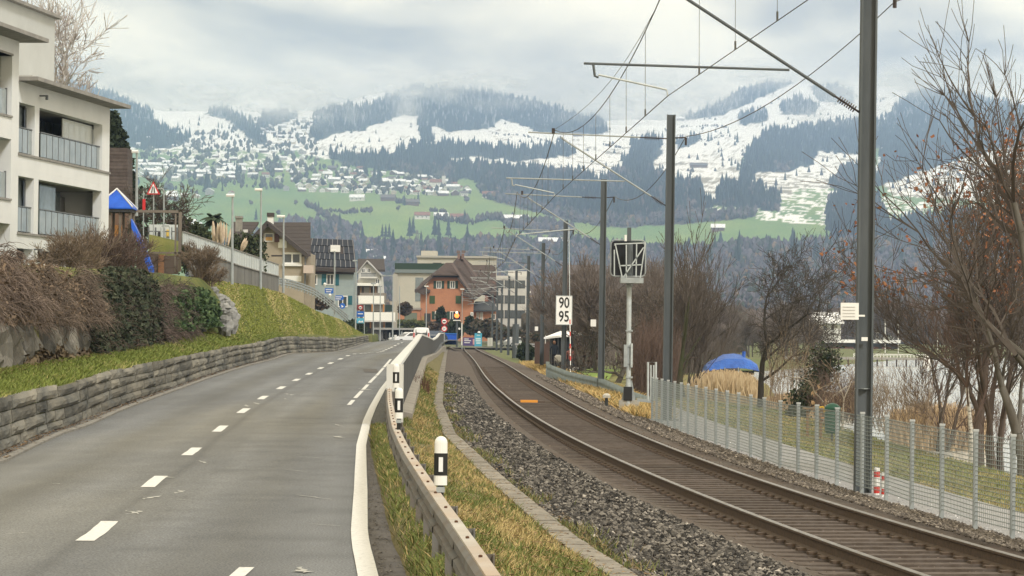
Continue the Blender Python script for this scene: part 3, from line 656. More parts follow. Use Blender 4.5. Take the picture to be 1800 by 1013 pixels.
def village(poly, n, snow=.85, mind=6.5, sz=1):
    xs = [p[0] for p in poly]; ys = [p[1] for p in poly]; c = 0; tries = 0
    while c < n and tries < n * 60:
        tries += 1; x, y = r_.uniform(min(xs), max(xs)), r_.uniform(min(ys), max(ys))
        y = round(y / 5.5) * 5.5 + r_.normal(0, .6) + .03 * (x - 500)
        if not inpoly(np.array([x]), np.array([y]), poly)[0]: continue
        if any(abs(x - a) < mind * 1.25 and abs(y - b) < mind * .5 for a, b, *_ in vil[-260:]): continue
        vil.append((x, y, snow, sz)); c += 1
village([(238, 290), (300, 282), (420, 296), (425, 322), (330, 322), (240, 316)], 62, 1, 8, 1.15)
village([(420, 292), (520, 290), (560, 298), (560, 322), (430, 318)], 20, .9, 10)
village([(560, 300), (640, 296), (760, 315), (830, 335), (828, 345), (640, 344), (500, 338), (500, 328), (560, 325)], 100, .72, 7.5)
village([(455, 232), (500, 212), (560, 208), (540, 250), (470, 262)], 34, 1, 9, .95)
village([(240, 240), (300, 252), (470, 268), (560, 272), (560, 285), (420, 285), (240, 270)], 30, 1, 14)
village([(500, 258), (620, 268), (640, 275), (520, 272)], 6, .8, 14)
village([(300, 344), (420, 338), (420, 352), (300, 350)], 8, .9, 16)
village([(300, 396), (335, 396), (345, 402), (300, 410)], 9, .8, 7, 1.2)
village([(620, 440), (760, 438), (760, 462), (620, 462)], 9, .8, 18, .8)
vil = vil[:285]
used = set()
protos_c = []
for i, (x, y, s_, sz) in enumerate(vil):
    u = r_.random()
    k = (0 if u < .42 else 1 if u < .62 else 2 if u < .85 else 4) if r_.random() < s_ else (3 if u < .7 else 5)
    if k not in used: o = protos[k]; used.add(k)
    else: o = protos[k].copy(); COL.objects.link(o)
    a_, b_ = np.array([x]), np.array([y]); o.location = PW(a_, b_, Dm(a_, b_))[0]
    o.rotation_euler = (0, 0, r_.choice([0, 1.57]) + r_.uniform(-.5, .5)); o.scale = (sz * .8 * r_.uniform(.75, 1.15),) * 3
    rg = 'above the warning sign' if x < 430 else 'between the lamps and the main village' if x < 560 else 'right half of the village' if x > 690 else 'heart of the main village'
    if y < 268: props(o, 'small snow-roofed house in the upper snowy hamlet on the mountainside', 'house', 'houses of the snowy hamlet')
    elif k == 3: props(o, 'white village house with a reddish tiled roof, ' + rg, 'house', 'tile-roofed houses, ' + rg)
    elif k == 5: props(o, 'white village house with a bare grey roof, ' + rg, 'house', 'grey-roofed houses, ' + rg)
    elif k == 2: props(o, 'brown wooden hillside house under a snowy roof, ' + rg, 'house', 'wooden houses, ' + rg)
    else: props(o, 'pale hillside house under a snow-covered roof, ' + rg, 'house', 'snow-roofed houses, ' + rg)
for k in range(6):
    if k not in used: bpy.data.objects.remove(protos[k])
farms = [(628, 353, 'w', 26, 'white farmhouse alone on the green slope under the hillside village'), (682, 353, 'd', 26, 'long dark barn on the meadow right of the lone white farmhouse'), (723, 361, 'd', 26, 'dark farm shed between firs on the bright meadow'), (742, 385, 'r', 24, 'red-brown barn with a white front low on the bright meadow'),
         (806, 388, 'r', 26, 'farmhouse with a red roof beside a fir on the far meadow'), (862, 347, 'r', 30, 'long pink-roofed barn at the upper edge of the far meadow'), (905, 390, 's', 44, 'large dark farm with a pale roof in the middle of the far meadow'), (972, 432, 's', 40, 'pale broad-roofed shed on the meadow behind the masts'),
         (775, 386, 's', 22, 'small farmhouse with a snowy roof left of the red-roofed one'), (584, 300, 'd', 18, 'dark hut with snow beside the green knoll'), (1228, 295, 'd', 40, 'long dark farmhouse alone on the wide snow slope'), (1196, 212, 's', 24, 'snow-roofed hut on the ridge left of the wooded peak'), (1015, 240, 'd', 26, 'dark chalet group on the snow below the misty ridge'),
         (1262, 407, 's', 20, 'pale farmhouse at the right end of the green meadow'), (950, 300, 'd', 26, 'dark chalet on the low snow field left of the second mast'), (302, 352, 's', 22, 'cream farmhouse behind the warning sign')]
for x, y, t_, L_, lb in farms:
    wc = {'w': wcols[0], 'd': wcols[2], 'r': wcols[0], 's': wcols[2]}[t_]; rc = {'w': rsnow, 'd': rgrey, 'r': rtile, 's': rsnow}[t_]
    o = far_house(wc, rc, L_ * .8, 12, 5, 'farmhouse'); a_, b_ = np.array([float(x)]), np.array([float(y)]); o.location = PW(a_, b_, Dm(a_, b_))[0]; o.rotation_euler = (0, 0, r_.uniform(-.2, .2)); props(o, lb, 'farmhouse' if t_ != 'd' else 'barn')
# village church on the knoll
b = PW(np.array([770.]), np.array([331.]), Dm(np.array([770.]), np.array([331.])))[0]
ch = thing('church', b, 'small white church with a pointed tower at the right end of the village', 'church')
MB().box((-13, -6, -3), (6, 6, 9)).build('nave', wcols[0], ch, world=False)
MB().prism([(-14, -7, 9), (-14, 0, 15), (-14, 7, 9)], (20.5, 0, 0)).build('roof', rtile, ch, world=False)
MB().box((6.2, -3, -3), (12, 3, 20)).build('tower', wcols[0], ch, world=False)
MB().lathe([(4.2, 20), (2.2, 23), (.1, 30)], (9.1, 0, 0), 4).build('spire', rgrey, ch, world=False)
# power pylon
b = P(733, 452, 2400)
py_ = thing('power_pylon', b, 'lattice power pylon rising from the far woods', 'pylon')
mb = MB(); 
for s1 in (-1, 1):
    for s2 in (-1, 1): mb.tube([(s1 * 3, s2 * 3, -12), (s1 * .5, s2 * .5, 22)], .28, 4)
for k in range(9):
    w0 = 3 - k * .27
    mb.tube([(-w0, -w0, -12 + k * 3.8), (w0, -w0, -8.2 + k * 3.8)], .16, 4); mb.tube([(w0, -w0, -12 + k * 3.8), (-w0, -w0, -8.2 + k * 3.8)], .16, 4)
mb.build('mast_frame', mat('pylon_steel', (.2, .21, .22), .6), py_, world=False)
for z_, w_ in ((9, 10), (14, 12), (19, 8)): MB().bar((-w_ / 2, 0, z_), (w_ / 2, 0, z_), .5, .5).build('cross_arm', mat('pylon_steel', (.2, .21, .22), .6), py_, world=False)

# ------------------------------------------------------------------ low cloud hugging the ridges: layered, uneven curtains of mist
cm = bpy.data.materials.new('cloud_mist'); cm.use_nodes = True; t = cm.node_tree; t.nodes.clear(); N = t.nodes.new; L = t.links.new
oo = N('ShaderNodeOutputMaterial'); ms = N('ShaderNodeMixShader'); tr = N('ShaderNodeBsdfTransparent'); ad = N('ShaderNodeMixShader'); ad.inputs[0].default_value = .5
df = N('ShaderNodeBsdfDiffuse'); df.inputs[0].default_value = (1, 1, .97, 1); tl = N('ShaderNodeBsdfTranslucent'); tl.inputs[0].default_value = (1, 1, .97, 1)
L(df.outputs[0], ad.inputs[1]); L(tl.outputs[0], ad.inputs[2])
at = N('ShaderNodeAttribute'); at.attribute_name = 'tint'; L(at.outputs['Fac'], ms.inputs[0])
L(tr.outputs[0], ms.inputs[1]); L(ad.outputs[0], ms.inputs[2]); L(ms.outputs[0], oo.inputs['Surface'])
def wisp(px, py, blobs_):
    s_ = np.zeros(px.shape)
    for (x, y, rx, ry, a) in blobs_: s_ = np.maximum(s_, a * np.exp(-(((px - x) / rx) ** 2 + ((py - y) / ry) ** 2) ** 1.0))
    return s_
WB = [(500, 175, 120, 32, 1.3), (370, 165, 110, 26, 1.1), (570, 215, 28, 36, .9), (615, 200, 16, 26, .55), (715, 190, 22, 34, .75), (700, 160, 90, 13, .8), (840, 145, 160, 16, .9), (870, 180, 55, 12, .45), (960, 175, 60, 16, .5), (1070, 205, 70, 30, 1.1), (1120, 190, 80, 38, 1.3), (1160, 175, 60, 42, 1.1), (1230, 165, 60, 24, .8), (1330, 130, 80, 18, .8), (1390, 160, 30, 18, .4),
      (1430, 200, 40, 20, .5), (1480, 165, 60, 22, .7), (1470, 225, 50, 18, .4), (1520, 190, 40, 40, .55), (1600, 145, 90, 22, .9), (1750, 130, 120, 30, 1), (250, 150, 60, 16, .7), (120, 125, 90, 20, .8), (440, 210, 60, 16, .5), (1040, 160, 60, 30, .6), (780, 160, 40, 18, .5)]
for k in range(9):
    yd = 6900 + 330 * k
    qx = np.arange(60, 1900, 7.); qy = np.arange(70, 262, 4.)
    QX, QY = np.meshgrid(qx, qy)
    dep = yd + 240 * (fbm(QX / 160, QY / 60 + k, 200 + k) - .5) * 2
    Vq = PW(QX, QY, dep)
    a = wisp(QX + 26 * (fbm(QX / 40, QY / 26, 300 + k) - .5), QY + 22 * (fbm(QX / 34, QY / 24, 320 + k) - .5), WB)
    nz = fbm(QX / 46 + k * 3.1, QY / 26, 340 + k, 5)
    al = np.clip(a * .62 * np.clip((nz - .22) * 2.1, 0, 1.3), 0, 0.85) * .68
    edge = np.clip((QY - 72) / 40, 0, 1) * np.clip((258 - QY) / 30, 0, 1) * np.clip((QX - 60) / 60, 0, 1) * np.clip((1890 - QX) / 60, 0, 1)
    al *= edge
    r2, c2_ = QX.shape; ii = np.arange(r2 * c2_).reshape(r2, c2_)
    Fq = np.stack([ii[:-1, :-1], ii[:-1, 1:], ii[1:, 1:], ii[1:, :-1]], -1).reshape(-1, 4)
    keep = al.ravel()[Fq].max(1) > .012
    me = npmesh('low_cloud', Vq.reshape(-1, 3), Fq[keep], cm, smooth=True, col=np.repeat(al.reshape(-1, 1), 3, 1))
    o = linkmesh('low_cloud', me); o['kind'] = 'stuff'
# ------------------------------------------------------------------ railway
rail_side = mat('rail_rust', (.075, .055, .042), .8, (.12, .085, .06), 20, .002, 80)
rail_top = mat('rail_head', (.30, .29, .28), .42, (.20, .18, .165), 3, metal=.8)
sleeper_m = mat('sleeper_wood', (.12, .10, .088), .95, (.08, .062, .05), 8, .004, 40, rnd=.2)
steel = mat('mast_steel', (.072, .084, .092), .6, (.10, .112, .12), 3, .002, 40, stretch=(1, 1, .2), rnd=.06)
galv = mat('galvanised', (.36, .39, .40), .5, (.28, .31, .32), 6, .001, 60)
galv_l = mat('galvanised_light', (.50, .54, .55), .5, (.40, .44, .45), 6)
wire_m = mat('wire', (.09, .09, .085), .6)
insul = mat('insulator', (.05, .04, .04), .4)
white_p = mat('white_paint', (.78, .78, .76), .5)
black_p = mat('black_paint', (.02, .02, .02), .6)
track = thing('railway_track', (Xt(40), 40, ztrk(40)), 'single railway track with worn shiny rail heads curving away towards the town', 'railway track')
ys = np.concatenate([np.arange(9, 80, 1.2), np.arange(80, 200, 3), np.arange(200, 432, 6)])
for fn in (XrailL, XrailR):
    prof = [(-.07, -.17), (.07, -.17), (.07, -.15), (.012, -.13), (.012, -.045), (.036, -.03), (.036, -.006), (.03, 0), (-.03, 0), (-.036, -.006), (-.036, -.03), (-.012, -.045), (-.012, -.13), (-.07, -.15)]
    mb = MB()
    rows = [[pt(fn(y) + a, y, ztrk(y) + b) for a, b in prof] for y in ys]
    mb.loft(rows, 0, True)
    k = len(prof); mi = []
    for i in range(len(rows) - 1):
        for j in range(k): mi.append(1 if j in (6, 7, 8) else 0)
    mb.m = mi
    mb.build('rail', [rail_side, rail_top], track)
def basis(y):
    s_ = float(Xt(y + .5) - Xt(y - .5)); t_ = np.array([s_, 1, 0]); t_ /= np.linalg.norm(t_); return t_, np.array([t_[1], -t_[0], 0])
slp = MB(); slp.box((-1.3, -.13, -.16), (1.3, .13, 0), jit=.006)
for s_ in (-1, 1): slp.box((s_ * .75 - .17, -.08, 0), (s_ * .75 + .17, .08, .03), 1)
me_s = None; extra = MB(); n = 0
y = 10.0
while y < 330:
    t_, u_ = basis(y)
    if y < 186:
        if me_s is None:
            o = slp.build('sleeper', [sleeper_m, rail_side], track, world=False); me_s = o.data
        else: o = linkmesh('sleeper', me_s, track)
        o.location = Vector((float(Xt(y)), y, float(ztrk(y)) - .172)) - track.location; o.rotation_euler = (0, 0, math.atan2(-t_[0], t_[1]))
    else:
        c = np.array([float(Xt(y)), y, float(ztrk(y)) - .21]); extra.bar(c - u_ * 1.3, c + u_ * 1.3, .26, .1)
    n += 1; y += .6
extra.build('sleeper_row', sleeper_m, track)['kind'] = 'stuff'
# orange track magnet
mg = thing('track_magnet', P(930, 703, 93), 'small orange track magnet lying between the rails', 'track magnet')
mg.location.z = float(ztrk(93)) - .12; mg.matrix_world = Matrix.Translation(mg.location)
orange = mat('orange_paint', (.75, .32, .05), .5)
MB().box((-.27, -.28, 0), (.27, -.16, .07)).box((-.27, .02, 0), (.27, .14, .07)).build('orange_bar', orange, mg, world=False)
MB().box((-.45, -.03, 0), (.5, .03, .03)).build('cable', rail_side, mg, world=False)

# ballast stones: tens of thousands of small broken stones
def stones(name, n, ysamp, xfun, zfun, size, c1, c2, seed, mats=None, flat=.75):
    r = np.random.default_rng(seed)
    y = ysamp(r, n); u = r.random(n); x = xfun(y, u); z = zfun(y, u, x)
    okk = np.isfinite(x); x, y, z = x[okk], y[okk], z[okk]; n = len(x)
    octa = np.array([(1, 0, 0), (0, 1, 0), (-1, 0, 0), (0, -1, 0), (0, 0, 1), (0, 0, -1)], float)
    sz = size * r.uniform(.6, 1.35, n) * np.clip(y / 45, 1, 2.6) ** .6
    V = octa[None] * r.uniform(.55, 1.15, (n, 6, 3)) + r.normal(0, .16, (n, 6, 3))
    a = r.uniform(0, 6.28, n); b = r.uniform(-.9, .9, n)
    ca, sa = np.cos(a), np.sin(a); cb, sb = np.cos(b), np.sin(b)
    X_, Y_, Z_ = V[..., 0], V[..., 1], V[..., 2]
    Y2 = Y_ * cb[:, None] - Z_ * sb[:, None]; Z2 = (Y_ * sb[:, None] + Z_ * cb[:, None]) * flat
    V = np.stack([X_ * ca[:, None] - Y2 * sa[:, None], X_ * sa[:, None] + Y2 * ca[:, None], Z2], -1) * (sz / 2)[:, None, None]
    V = V + np.stack([x, y, z + sz * .12], -1)[:, None]
    fc = np.array([(0, 1, 4), (1, 2, 4), (2, 3, 4), (3, 0, 4), (1, 0, 5), (2, 1, 5), (3, 2, 5), (0, 3, 5)])
    Fq = (fc[None] + (np.arange(n) * 6)[:, None, None]).reshape(-1, 3)
    t_ = r.random((n, 1)) ** 2.0; c = np.array(c1) * (1 - t_) + np.array(c2) * t_
    wv = (r.random((n, 1)) < .05); c = np.where(wv, c * 2.2, c) * r.uniform(.7, 1.25, (n, 1))
    o = linkmesh(name, npmesh(name, V.reshape(-1, 3), Fq, mats or mat('ballast_stone', (.2, .2, .2), .9, attr=True), col=np.repeat(c, 6, 0))); o['kind'] = 'stuff'
    return o
def ys1(lo, hi, p=1.6):
    return lambda r, n: (lo ** (1 - p) + r.random(n) * (hi ** (1 - p) - lo ** (1 - p))) ** (1 / (1 - p))
def zleft(y, u, x):
    l = XrailL(y); s_ = Xs(y); zt_ = ztrk(y)
    return np.interp(x - s_, [.1, .35, .9], [0, .02, 1]) * 0 + np.where(x < s_ + .35, zs(y) - .05, np.where(x < s_ + .9, zs(y) - .05 + (x - s_ - .35) / .55 * (zt_ - .12 - zs(y) + .05), np.interp(l - x, [.45, .9, 1.3], [0, .04, .07]) + zt_ - .19)) + .06 * np.exp(-((x - s_ - 1.0) / .35) ** 2)
dk, lt = (.022, .021, .02), (.24, .22, .195)
stones('ballast_stones', 35000, ys1(15, 140), lambda y, u: Xs(y) + .16 + u * (XrailL(y) - .75 - Xs(y) - .16), zleft, .074, dk, lt, 1)
stones('ballast_stones', 19000, ys1(25, 150), lambda y, u: XrailR(y) + .75 + u * (np.maximum(Xf(y) - .05, XrailR(y) + 1.6) - XrailR(y) - .75), lambda y, u, x: ztrk(y) - .19 - np.clip(x - XrailR(y) - .8, 0, 2) * .16 + .05, .06, (.08, .068, .058), (.25, .22, .185), 2)
stones('ballast_stones', 7000, ys1(15, 150), lambda y, u: XrailL(y) + .12 + u * (XrailR(y) - XrailL(y) - .24), lambda y, u, x: ztrk(y) - .21, .045, (.10, .08, .07), (.20, .16, .14), 3)
stones('ballast_stones', 7000, ys1(15, 90), lambda y, u: np.where(u < .5, XrailL(y) - .75 + u * 1.3, XrailR(y) + .12 + (u - .5) * 1.3), lambda y, u, x: ztrk(y) - .205, .042, (.10, .078, .06), (.24, .19, .15), 4)
stones('path_pebbles', 5000, ys1(30, 100), lambda y, u: Xf(y) - .1 + u * (Xp(y) - Xf(y)), lambda y, u, x: zf(y) - .14, .03, (.3, .3, .31), (.55, .55, .56), 6)

# ------------------------------------------------------------------ catenary masts
def hbeam(mb, x, y, z0, z1, w0, w1, m=0):
    """H section post tapering slightly"""
    for z, wd in ((z0, w0),): pass
    t = .016
    def ring(z, w_):
        h = w_ / 2
        return z, h
    for sx in (-1, 1):
        for (za, ha), (zb_, hb) in [((z0, w0 / 2), (z1, w1 / 2))]:
            v = [(x + sx * ha - t, y - ha, za), (x + sx * ha + t, y - ha, za), (x + sx * ha - t, y + ha, za), (x + sx * ha + t, y + ha, za),
                 (x + sx * hb - t, y - hb, zb_), (x + sx * hb + t, y - hb, zb_), (x + sx * hb - t, y + hb, zb_), (x + sx * hb + t, y + hb, zb_)]
            mb.add(v, MB.BF, m)
    mb.add([(x - w0 / 2, y - t, z0), (x + w0 / 2, y - t, z0), (x - w0 / 2, y + t, z0), (x + w0 / 2, y + t, z0), (x - w1 / 2, y - t, z1), (x + w1 / 2, y - t, z1), (x - w1 / 2, y + t, z1), (x + w1 / 2, y + t, z1)], MB.BF, m)
MASTS = [(1518, 47.6, 9.0), (1173.5, 82.8, 6.15), (1057, 119.5, 6.24), (991, 158.6, 6.04), (952.5, 196, 5.97), (927, 233, 6.07), (906, 270, 5.7), (893.5, 307, 5.9), (881, 344, 5.6), (873, 381, 5.7), (865, 418, 5.5)]
mlab = ['tall grey steel mast nearest the camera, standing at the fence with a small white plate', 'grey steel mast behind the start of the mesh fence, second nearest', 'grey steel mast left of the signal scaffold, rising from a dark foundation', 'mast that carries the white board with 90 and 95',
        'mast on the dry grass left of the number board mast', 'mast just right of the white office block', 'mast in front of the white office block with a thick concrete sleeve', 'thin mast before the left edge of the office block', 'far mast at the right end of the orange villa', 'far thin mast before the villa annexe', 'farthest mast by the level crossing']
contact = []; messenger = []; feeder = []
for i, (px, Y, ht) in enumerate(MASTS):
    zb_ = float(ztrk(Y)) - (.35 if i else .55)
    b = P(px, 600, Y); b[2] = zb_; lean = math.radians(.28)
    # column position so that px holds at the track level
    t_, u_ = basis(Y); left = -u_
    m_ = thing('catenary_mast', b, mlab[i], 'mast', 'overhead line masts beside the track')
    H = ht + CZ - zb_
    mb = MB(); hbeam(mb, 0, 0, 0, H, .235 if i == 0 else .24, .205 if i else .22)
    me = mb
    shift = lambda z: np.array([math.tan(lean) * z, 0, 0])
    if i == 6: mb.lathe([(.3, 0), (.3, 3.2)], (0, 0, 0), 8)
    o = mb.build('post', steel, m_, world=False); o.rotation_euler = (0, lean, 0)
    MB().box((-.32, -.32, -.5), (.32, .32, .06)).build('footing', concrete_d, m_, world=False)
    loc = np.array(m_.location)
    def A(dx, dz): return left * dx + np.array([0, 0, dz + CZ - zb_]) + shift(dz + CZ - zb_)      # local point: dx towards the track, dz above the camera
    push = i in (0, 1, 3, 5, 7, 9)
    zt1 = 5.48; zst = 3.6
    # diagonal strut with its insulator
    a, e = A(.12, zst), A(3.06, zt1 - .03)
    d = (e - a)
    s_ = MB().tube([a + d * .14, e], .028, 6).tube([e, e + np.array([0, 0, .03])], .05, 6).build('strut', galv if i else steel, m_, world=False)
    ins = MB().tube([a, a + d * .14], .018, 6)
    for q in range(8): c = a + d * (.03 + q * .012); ins.tube([c, c + d * .004], .06, 8)
    ins.build('insulator', insul, m_, world=False)
    if ht > 5:
        a2, e2 = A(.1, zt1 + .0), A(4.0, zt1 + .13)
        d2 = e2 - a2
        MB().tube([a2 + d2 * .2, e2], .024, 6).build('top_tube', galv if i else steel, m_, world=False)
        ins = MB().tube([a2, a2 + d2 * .2], .018, 6)
        for q in range(8): c = a2 + d2 * (.06 + q * .014); ins.tube([c, c + d2 * .004], .055, 8)
        ins.build('insulator', insul, m_, world=False)
        MB().tube([A(3.3, zt1 + .1), A(3.3, zt1 + .25)], .05, 6).build('clamp', insul, m_, world=False)
    if push:
        ra, re = A(1.28, 4.27), A(4.6, 4.32)
        MB().tube([ra, re], .022, 6).tube([A(4.45, 4.32), A(4.42, 4.12), A(4.36, 4.10)], .022, 5).build('steady_tube', galv if i else steel, m_, world=False)
        MB().tube([A(4.36, 4.14), A(3.26, 3.92), A(3.24, 3.82)], .017, 5).build('steady_arm', galv_l, m_, world=False)
        contact.append(loc + A(3.24, 3.82))
    else:
        ra, re = A(1.1, 4.22), A(3.5, 3.96)
        MB().tube([ra, re], .026, 6).tube([re, A(3.52, 3.85)], .015, 5).build('steady_arm', galv_l, m_, world=False)
        contact.append(loc + A(3.52, 3.84))
    messenger.append(loc + A(3.26 if push else 3.5, zt1 + .2))
    feeder.append(loc + A(-.42, 5.3 + (.1 if i == 0 else .25)))
    MB().tube([A(-.1, 5.5), A(-.42, 5.52)], .02, 5).tube([A(-.42, 5.52), A(-.42, 5.3)], .035, 6).build('feeder_bracket', insul, m_, world=False)
    if i == 0:
        pl_ = MB().box((-.29, -.16, 0), (.0, -.14, .27)).box((0, -.15, .05), (.1, -.14, .08)); pl_.v = [v + (A(0, 0) * 0 + np.array([-.1, 0, (592 - 563) * 47.6 / F + CZ - zb_])) for v in pl_.v]
        o = pl_.build('number_plate', white_p, m_, world=False)
        tx = MB()
        for q in range(4): tx.box((-.36, -.172, .05 + q * .05), (-.16, -.168, .056 + q * .05))
        tx.v = [v + np.array([0, 0, (592 - 563) * 47.6 / F + CZ - zb_]) for v in tx.v]; tx.build('lettering', mat('grey_ink', (.35, .35, .35), .8), m_, world=False)
        MB().box((-.05, -.135, 0), (.05, -.125, .06)).build('sticker', white_p, m_, world=False).location = (0, 0, (590 - 598) * 47.6 / F + CZ - zb_)
        MB().lathe([(.135, 0), (.135, .012)], (0, 0, 1.9), 4).build('band', galv, m_, world=False)
    if i in (2, 4):
        q = {2: (1043, 568), 4: (943, 578)}[i]; c = P(q[0], q[1], Y - .2)
        MB().box(c - np.array([.11, .01, .14]), c + np.array([.11, .01, .14])).build('number_plate', white_p, m_)
def wire(name, pts, r, lab, grp='overhead wires'):
    mb = MB(); mb.tube(pts, r, 4); o = mb.build(name, wire_m, None, origin='mid'); props(o, lab, 'wire', grp); return o
# first support behind the camera side
d0 = contact[0] - contact[1]
c0 = contact[0] + (P(1420, 0, 36) - contact[0]) * 2.2; m0 = c0 + np.array([0, 0, 1.8])
C = [c0] + contact; Mm = [m0] + messenger
names = ['overhead the nearest span', 'second span', 'third span', 'fourth span', 'fifth span', 'sixth span', 'seventh span', 'eighth span', 'ninth span', 'tenth span', 'last span']
for i in range(len(C) - 1):
    a, b = C[i], C[i + 1]; ma, mb_ = Mm[i], Mm[i + 1]; K = 14
    wr = .008 + .0025 * min(i, 4)
    sp = 'between mast %s' % ['one and the one behind the camera', 'one and two', 'two and three', 'three and four', 'four and five', 'five and six', 'six and seven', 'seven and eight', 'eight and nine', 'nine and ten', 'ten and eleven'][i]
    lb = ['overhead wires of the span nearest the camera, crossing the top of the picture', 'overhead wires running from the nearest mast to the mast at the fence start', 'overhead wires from the fence start mast to the mast left of the signal', 'overhead wires from the mast left of the signal to the number board mast',
          'overhead wires between the number board mast and the next mast', 'overhead wires of the sixth span, above the office block', 'overhead wires of the seventh span, before the office block', 'overhead wires of the eighth span, beside the orange villa', 'overhead wires of the ninth span, before the orange villa', 'overhead wires of the tenth span, before the villa annexe', 'overhead wires of the last span at the level crossing'][i]
    sag = .85
    mid = (a + b) / 2
    cat = thing('overhead_line', mid, lb, 'overhead wires', 'spans of overhead line')
    MB().tube([a + (b - a) * t for t in np.linspace(0, 1, 6)], wr, 4).build('contact_wire', wire_m, cat)
    mpts = [ma + (mb_ - ma) * t - np.array([0, 0, sag * 4 * t * (1 - t)]) for t in np.linspace(0, 1, K)]
    MB().tube(mpts, wr, 4).build('messenger_wire', wire_m, cat)
    for q in range(1, 8):
        t = q / 8; top_ = ma + (mb_ - ma) * t - np.array([0, 0, sag * 4 * t * (1 - t)]); bot = a + (b - a) * t
        MB().tube([top_, bot], .004 + .001 * min(i, 4), 3).tube([bot, bot + np.array([0, 0, .12])], .014, 4).build('dropper', wire_m, cat)
Fd = [feeder[0] + np.array([4.2, -34, 1])] + feeder
for i in range(6):
    a, b = Fd[i], Fd[i + 1]
    pts = [a + (b - a) * t - np.array([0, 0, (.45 if i < 2 else .75) * 4 * t * (1 - t)]) for t in np.linspace(0, 1, 16)]
    wire('feeder_wire', pts, .009 + .002 * i, ['slack feeder wire leaving the nearest mast towards the camera', 'slack feeder wire sagging between the two nearest masts', 'slack feeder wire sagging between the fence start mast and the next', 'slack feeder wire right of the number board mast', 'slack feeder wire on the fifth span of masts', 'slack feeder wire on the sixth span of masts'][i], 'feeder wires')
wire('stay_wire', [messenger[1] + (messenger[0] - messenger[1]) * t + np.array([.25 * math.sin(3 * t), 0, -.9 * t * (1 - t) + .02]) for t in np.linspace(0, 1, 10)], .006, 'thin second wire beside the messenger wire above the nearest cantilever', 'feeder wires')

# text helper
def text(name, s_, size, m, parent, loc, rx=90, sx=1., ext=.002, rz=0, off=0):
    cu = bpy.data.curves.new(name, 'FONT'); cu.offset = off; cu.body = s_; cu.size = size; cu.extrude = ext; cu.align_x = 'CENTER'; cu.align_y = 'CENTER'; cu.materials.append(m); cu.resolution_u = 4
    o = bpy.data.objects.new(name, cu); COL.objects.link(o); o.parent = parent; o.location = tuple(float(v) for v in loc); o.rotation_euler = (math.radians(rx), 0, math.radians(rz)); o.scale = (sx, 1, 1)
    bpy.context.view_layer.update(); me = bpy.data.meshes.new_from_object(o.evaluated_get(bpy.context.evaluated_depsgraph_get())); q = bpy.data.objects.new(name, me); COL.objects.link(q); q.parent = parent; q.location = o.location; q.rotation_euler = o.rotation_euler; q.scale = o.scale; bpy.data.objects.remove(o)
    return q
# speed board 90 / 95
bY = 157.8
c = P(991.5, 545.5, bY); bd = thing('speed_board', (c[0], bY, c[2]), 'white upright board reading 90 above 95 on the fourth mast', 'sign')
hw, hh = 14.2 * bY / F, 25.5 * bY / F
MB().box((-hw, -.02, -hh), (hw, .02, hh)).build('board', mat('sign_white', (.82, .83, .84), .4), bd, world=False)
mb = MB(); e = .03
for lo, hi in [((-hw - .01, -.035, hh - .02), (hw + .01, .03, hh + .015)), ((-hw - .01, -.035, -hh - .015), (hw + .01, .03, -hh + .02)), ((-hw - .015, -.035, -hh + .02), (-hw + .015, .03, hh - .02)), ((hw - .015, -.035, -hh + .02), (hw + .015, .03, hh - .02))]: mb.box(lo, hi)
mb.build('rim', galv, bd, world=False)
for s_, z in (('90', .37), ('95', -.36)): text('numeral', s_, .80, black_p, bd, (0, -.026, z), sx=.72, ext=.003, off=.012)
MB().bar((-.3, .12, .3), (.3, .12, .3), .04, .05).bar((-.3, .12, -.3), (.3, .12, -.3), .04, .05).build('bracket', galv, bd, world=False)
# thin red-white pole by the board
c = P(1003, 662, 150); rp = thing('guide_pole', c, 'thin leaning white pole beside the 90 95 board', 'pole'); rp.matrix_world = Matrix.Translation(rp.location)
e_ = P(1000, 400, 157) - c
MB().tube([(0, 0, 0), tuple(e_ * .42)], .022, 5).build('lower_pole', white_p, rp, world=False)
MB().tube([tuple(e_ * .42), tuple(e_)], .018, 5).build('upper_pole', galv_l, rp, world=False)
for k in range(4): MB().tube([tuple(e_ * (.1 + k * .08)), tuple(e_ * (.13 + k * .08))], .03, 6).build('red_band', mat('red_paint', (.55, .05, .04), .5), rp, world=False)

# ------------------------------------------------------------------ signal with its scaffold, seen from behind
sY = 91.0
c = P(1105, 712, sY); sg = thing('railway_signal', (c[0], sY, c[2]), 'railway signal seen from behind with a black screen and galvanised cage on a slim pole', 'signal')
u = sY / F
def SL(px, py): q = P(px, py, sY); return np.array([q[0] - c[0], 0, q[2] - c[2]])
MB().box(SL(1088, 727) + [0, -.1, -.3], SL(1124, 704) + [0, .35, 0]).build('concrete_base', mat('pale_concrete', (.40, .38, .33), .9, (.30, .29, .26), 6), sg, world=False)
MB().tube([SL(1104, 725) + [0, -.05, -.1], SL(1106, 500)], .075, 8).build('pole', galv_l, sg, world=False)
MB().box(SL(1096, 704) + [0, -.14, 0], SL(1111, 680) + [0, .1, 0]).build('pole_foot', black_p, sg, world=False)
MB().prism([SL(1092, 704), SL(1101, 672), SL(1103, 672), SL(1103, 704)], (0, .12, 0)).prism([SL(1109, 704), SL(1109, 672), SL(1111, 668), SL(1117, 704)], (0, .12, 0)).build('stiffener', galv, sg, world=False)
MB().box(SL(1096, 645) + [0, -.22, 0], SL(1103, 606) + [0, -.08, 0]).build('junction_box', galv, sg, world=False)
MB().box(SL(1108, 646) + [0, -.18, 0], SL(1112, 604) + [0, .1, 0]).build('cable_duct', galv_l, sg, world=False)
for q in (500, 505, 583, 610, 640, 665): MB().box(SL(1100, q) + [0, -.12, 0], SL(1112, q - 3) + [0, .12, 0]).build('clamp', galv, sg, world=False)
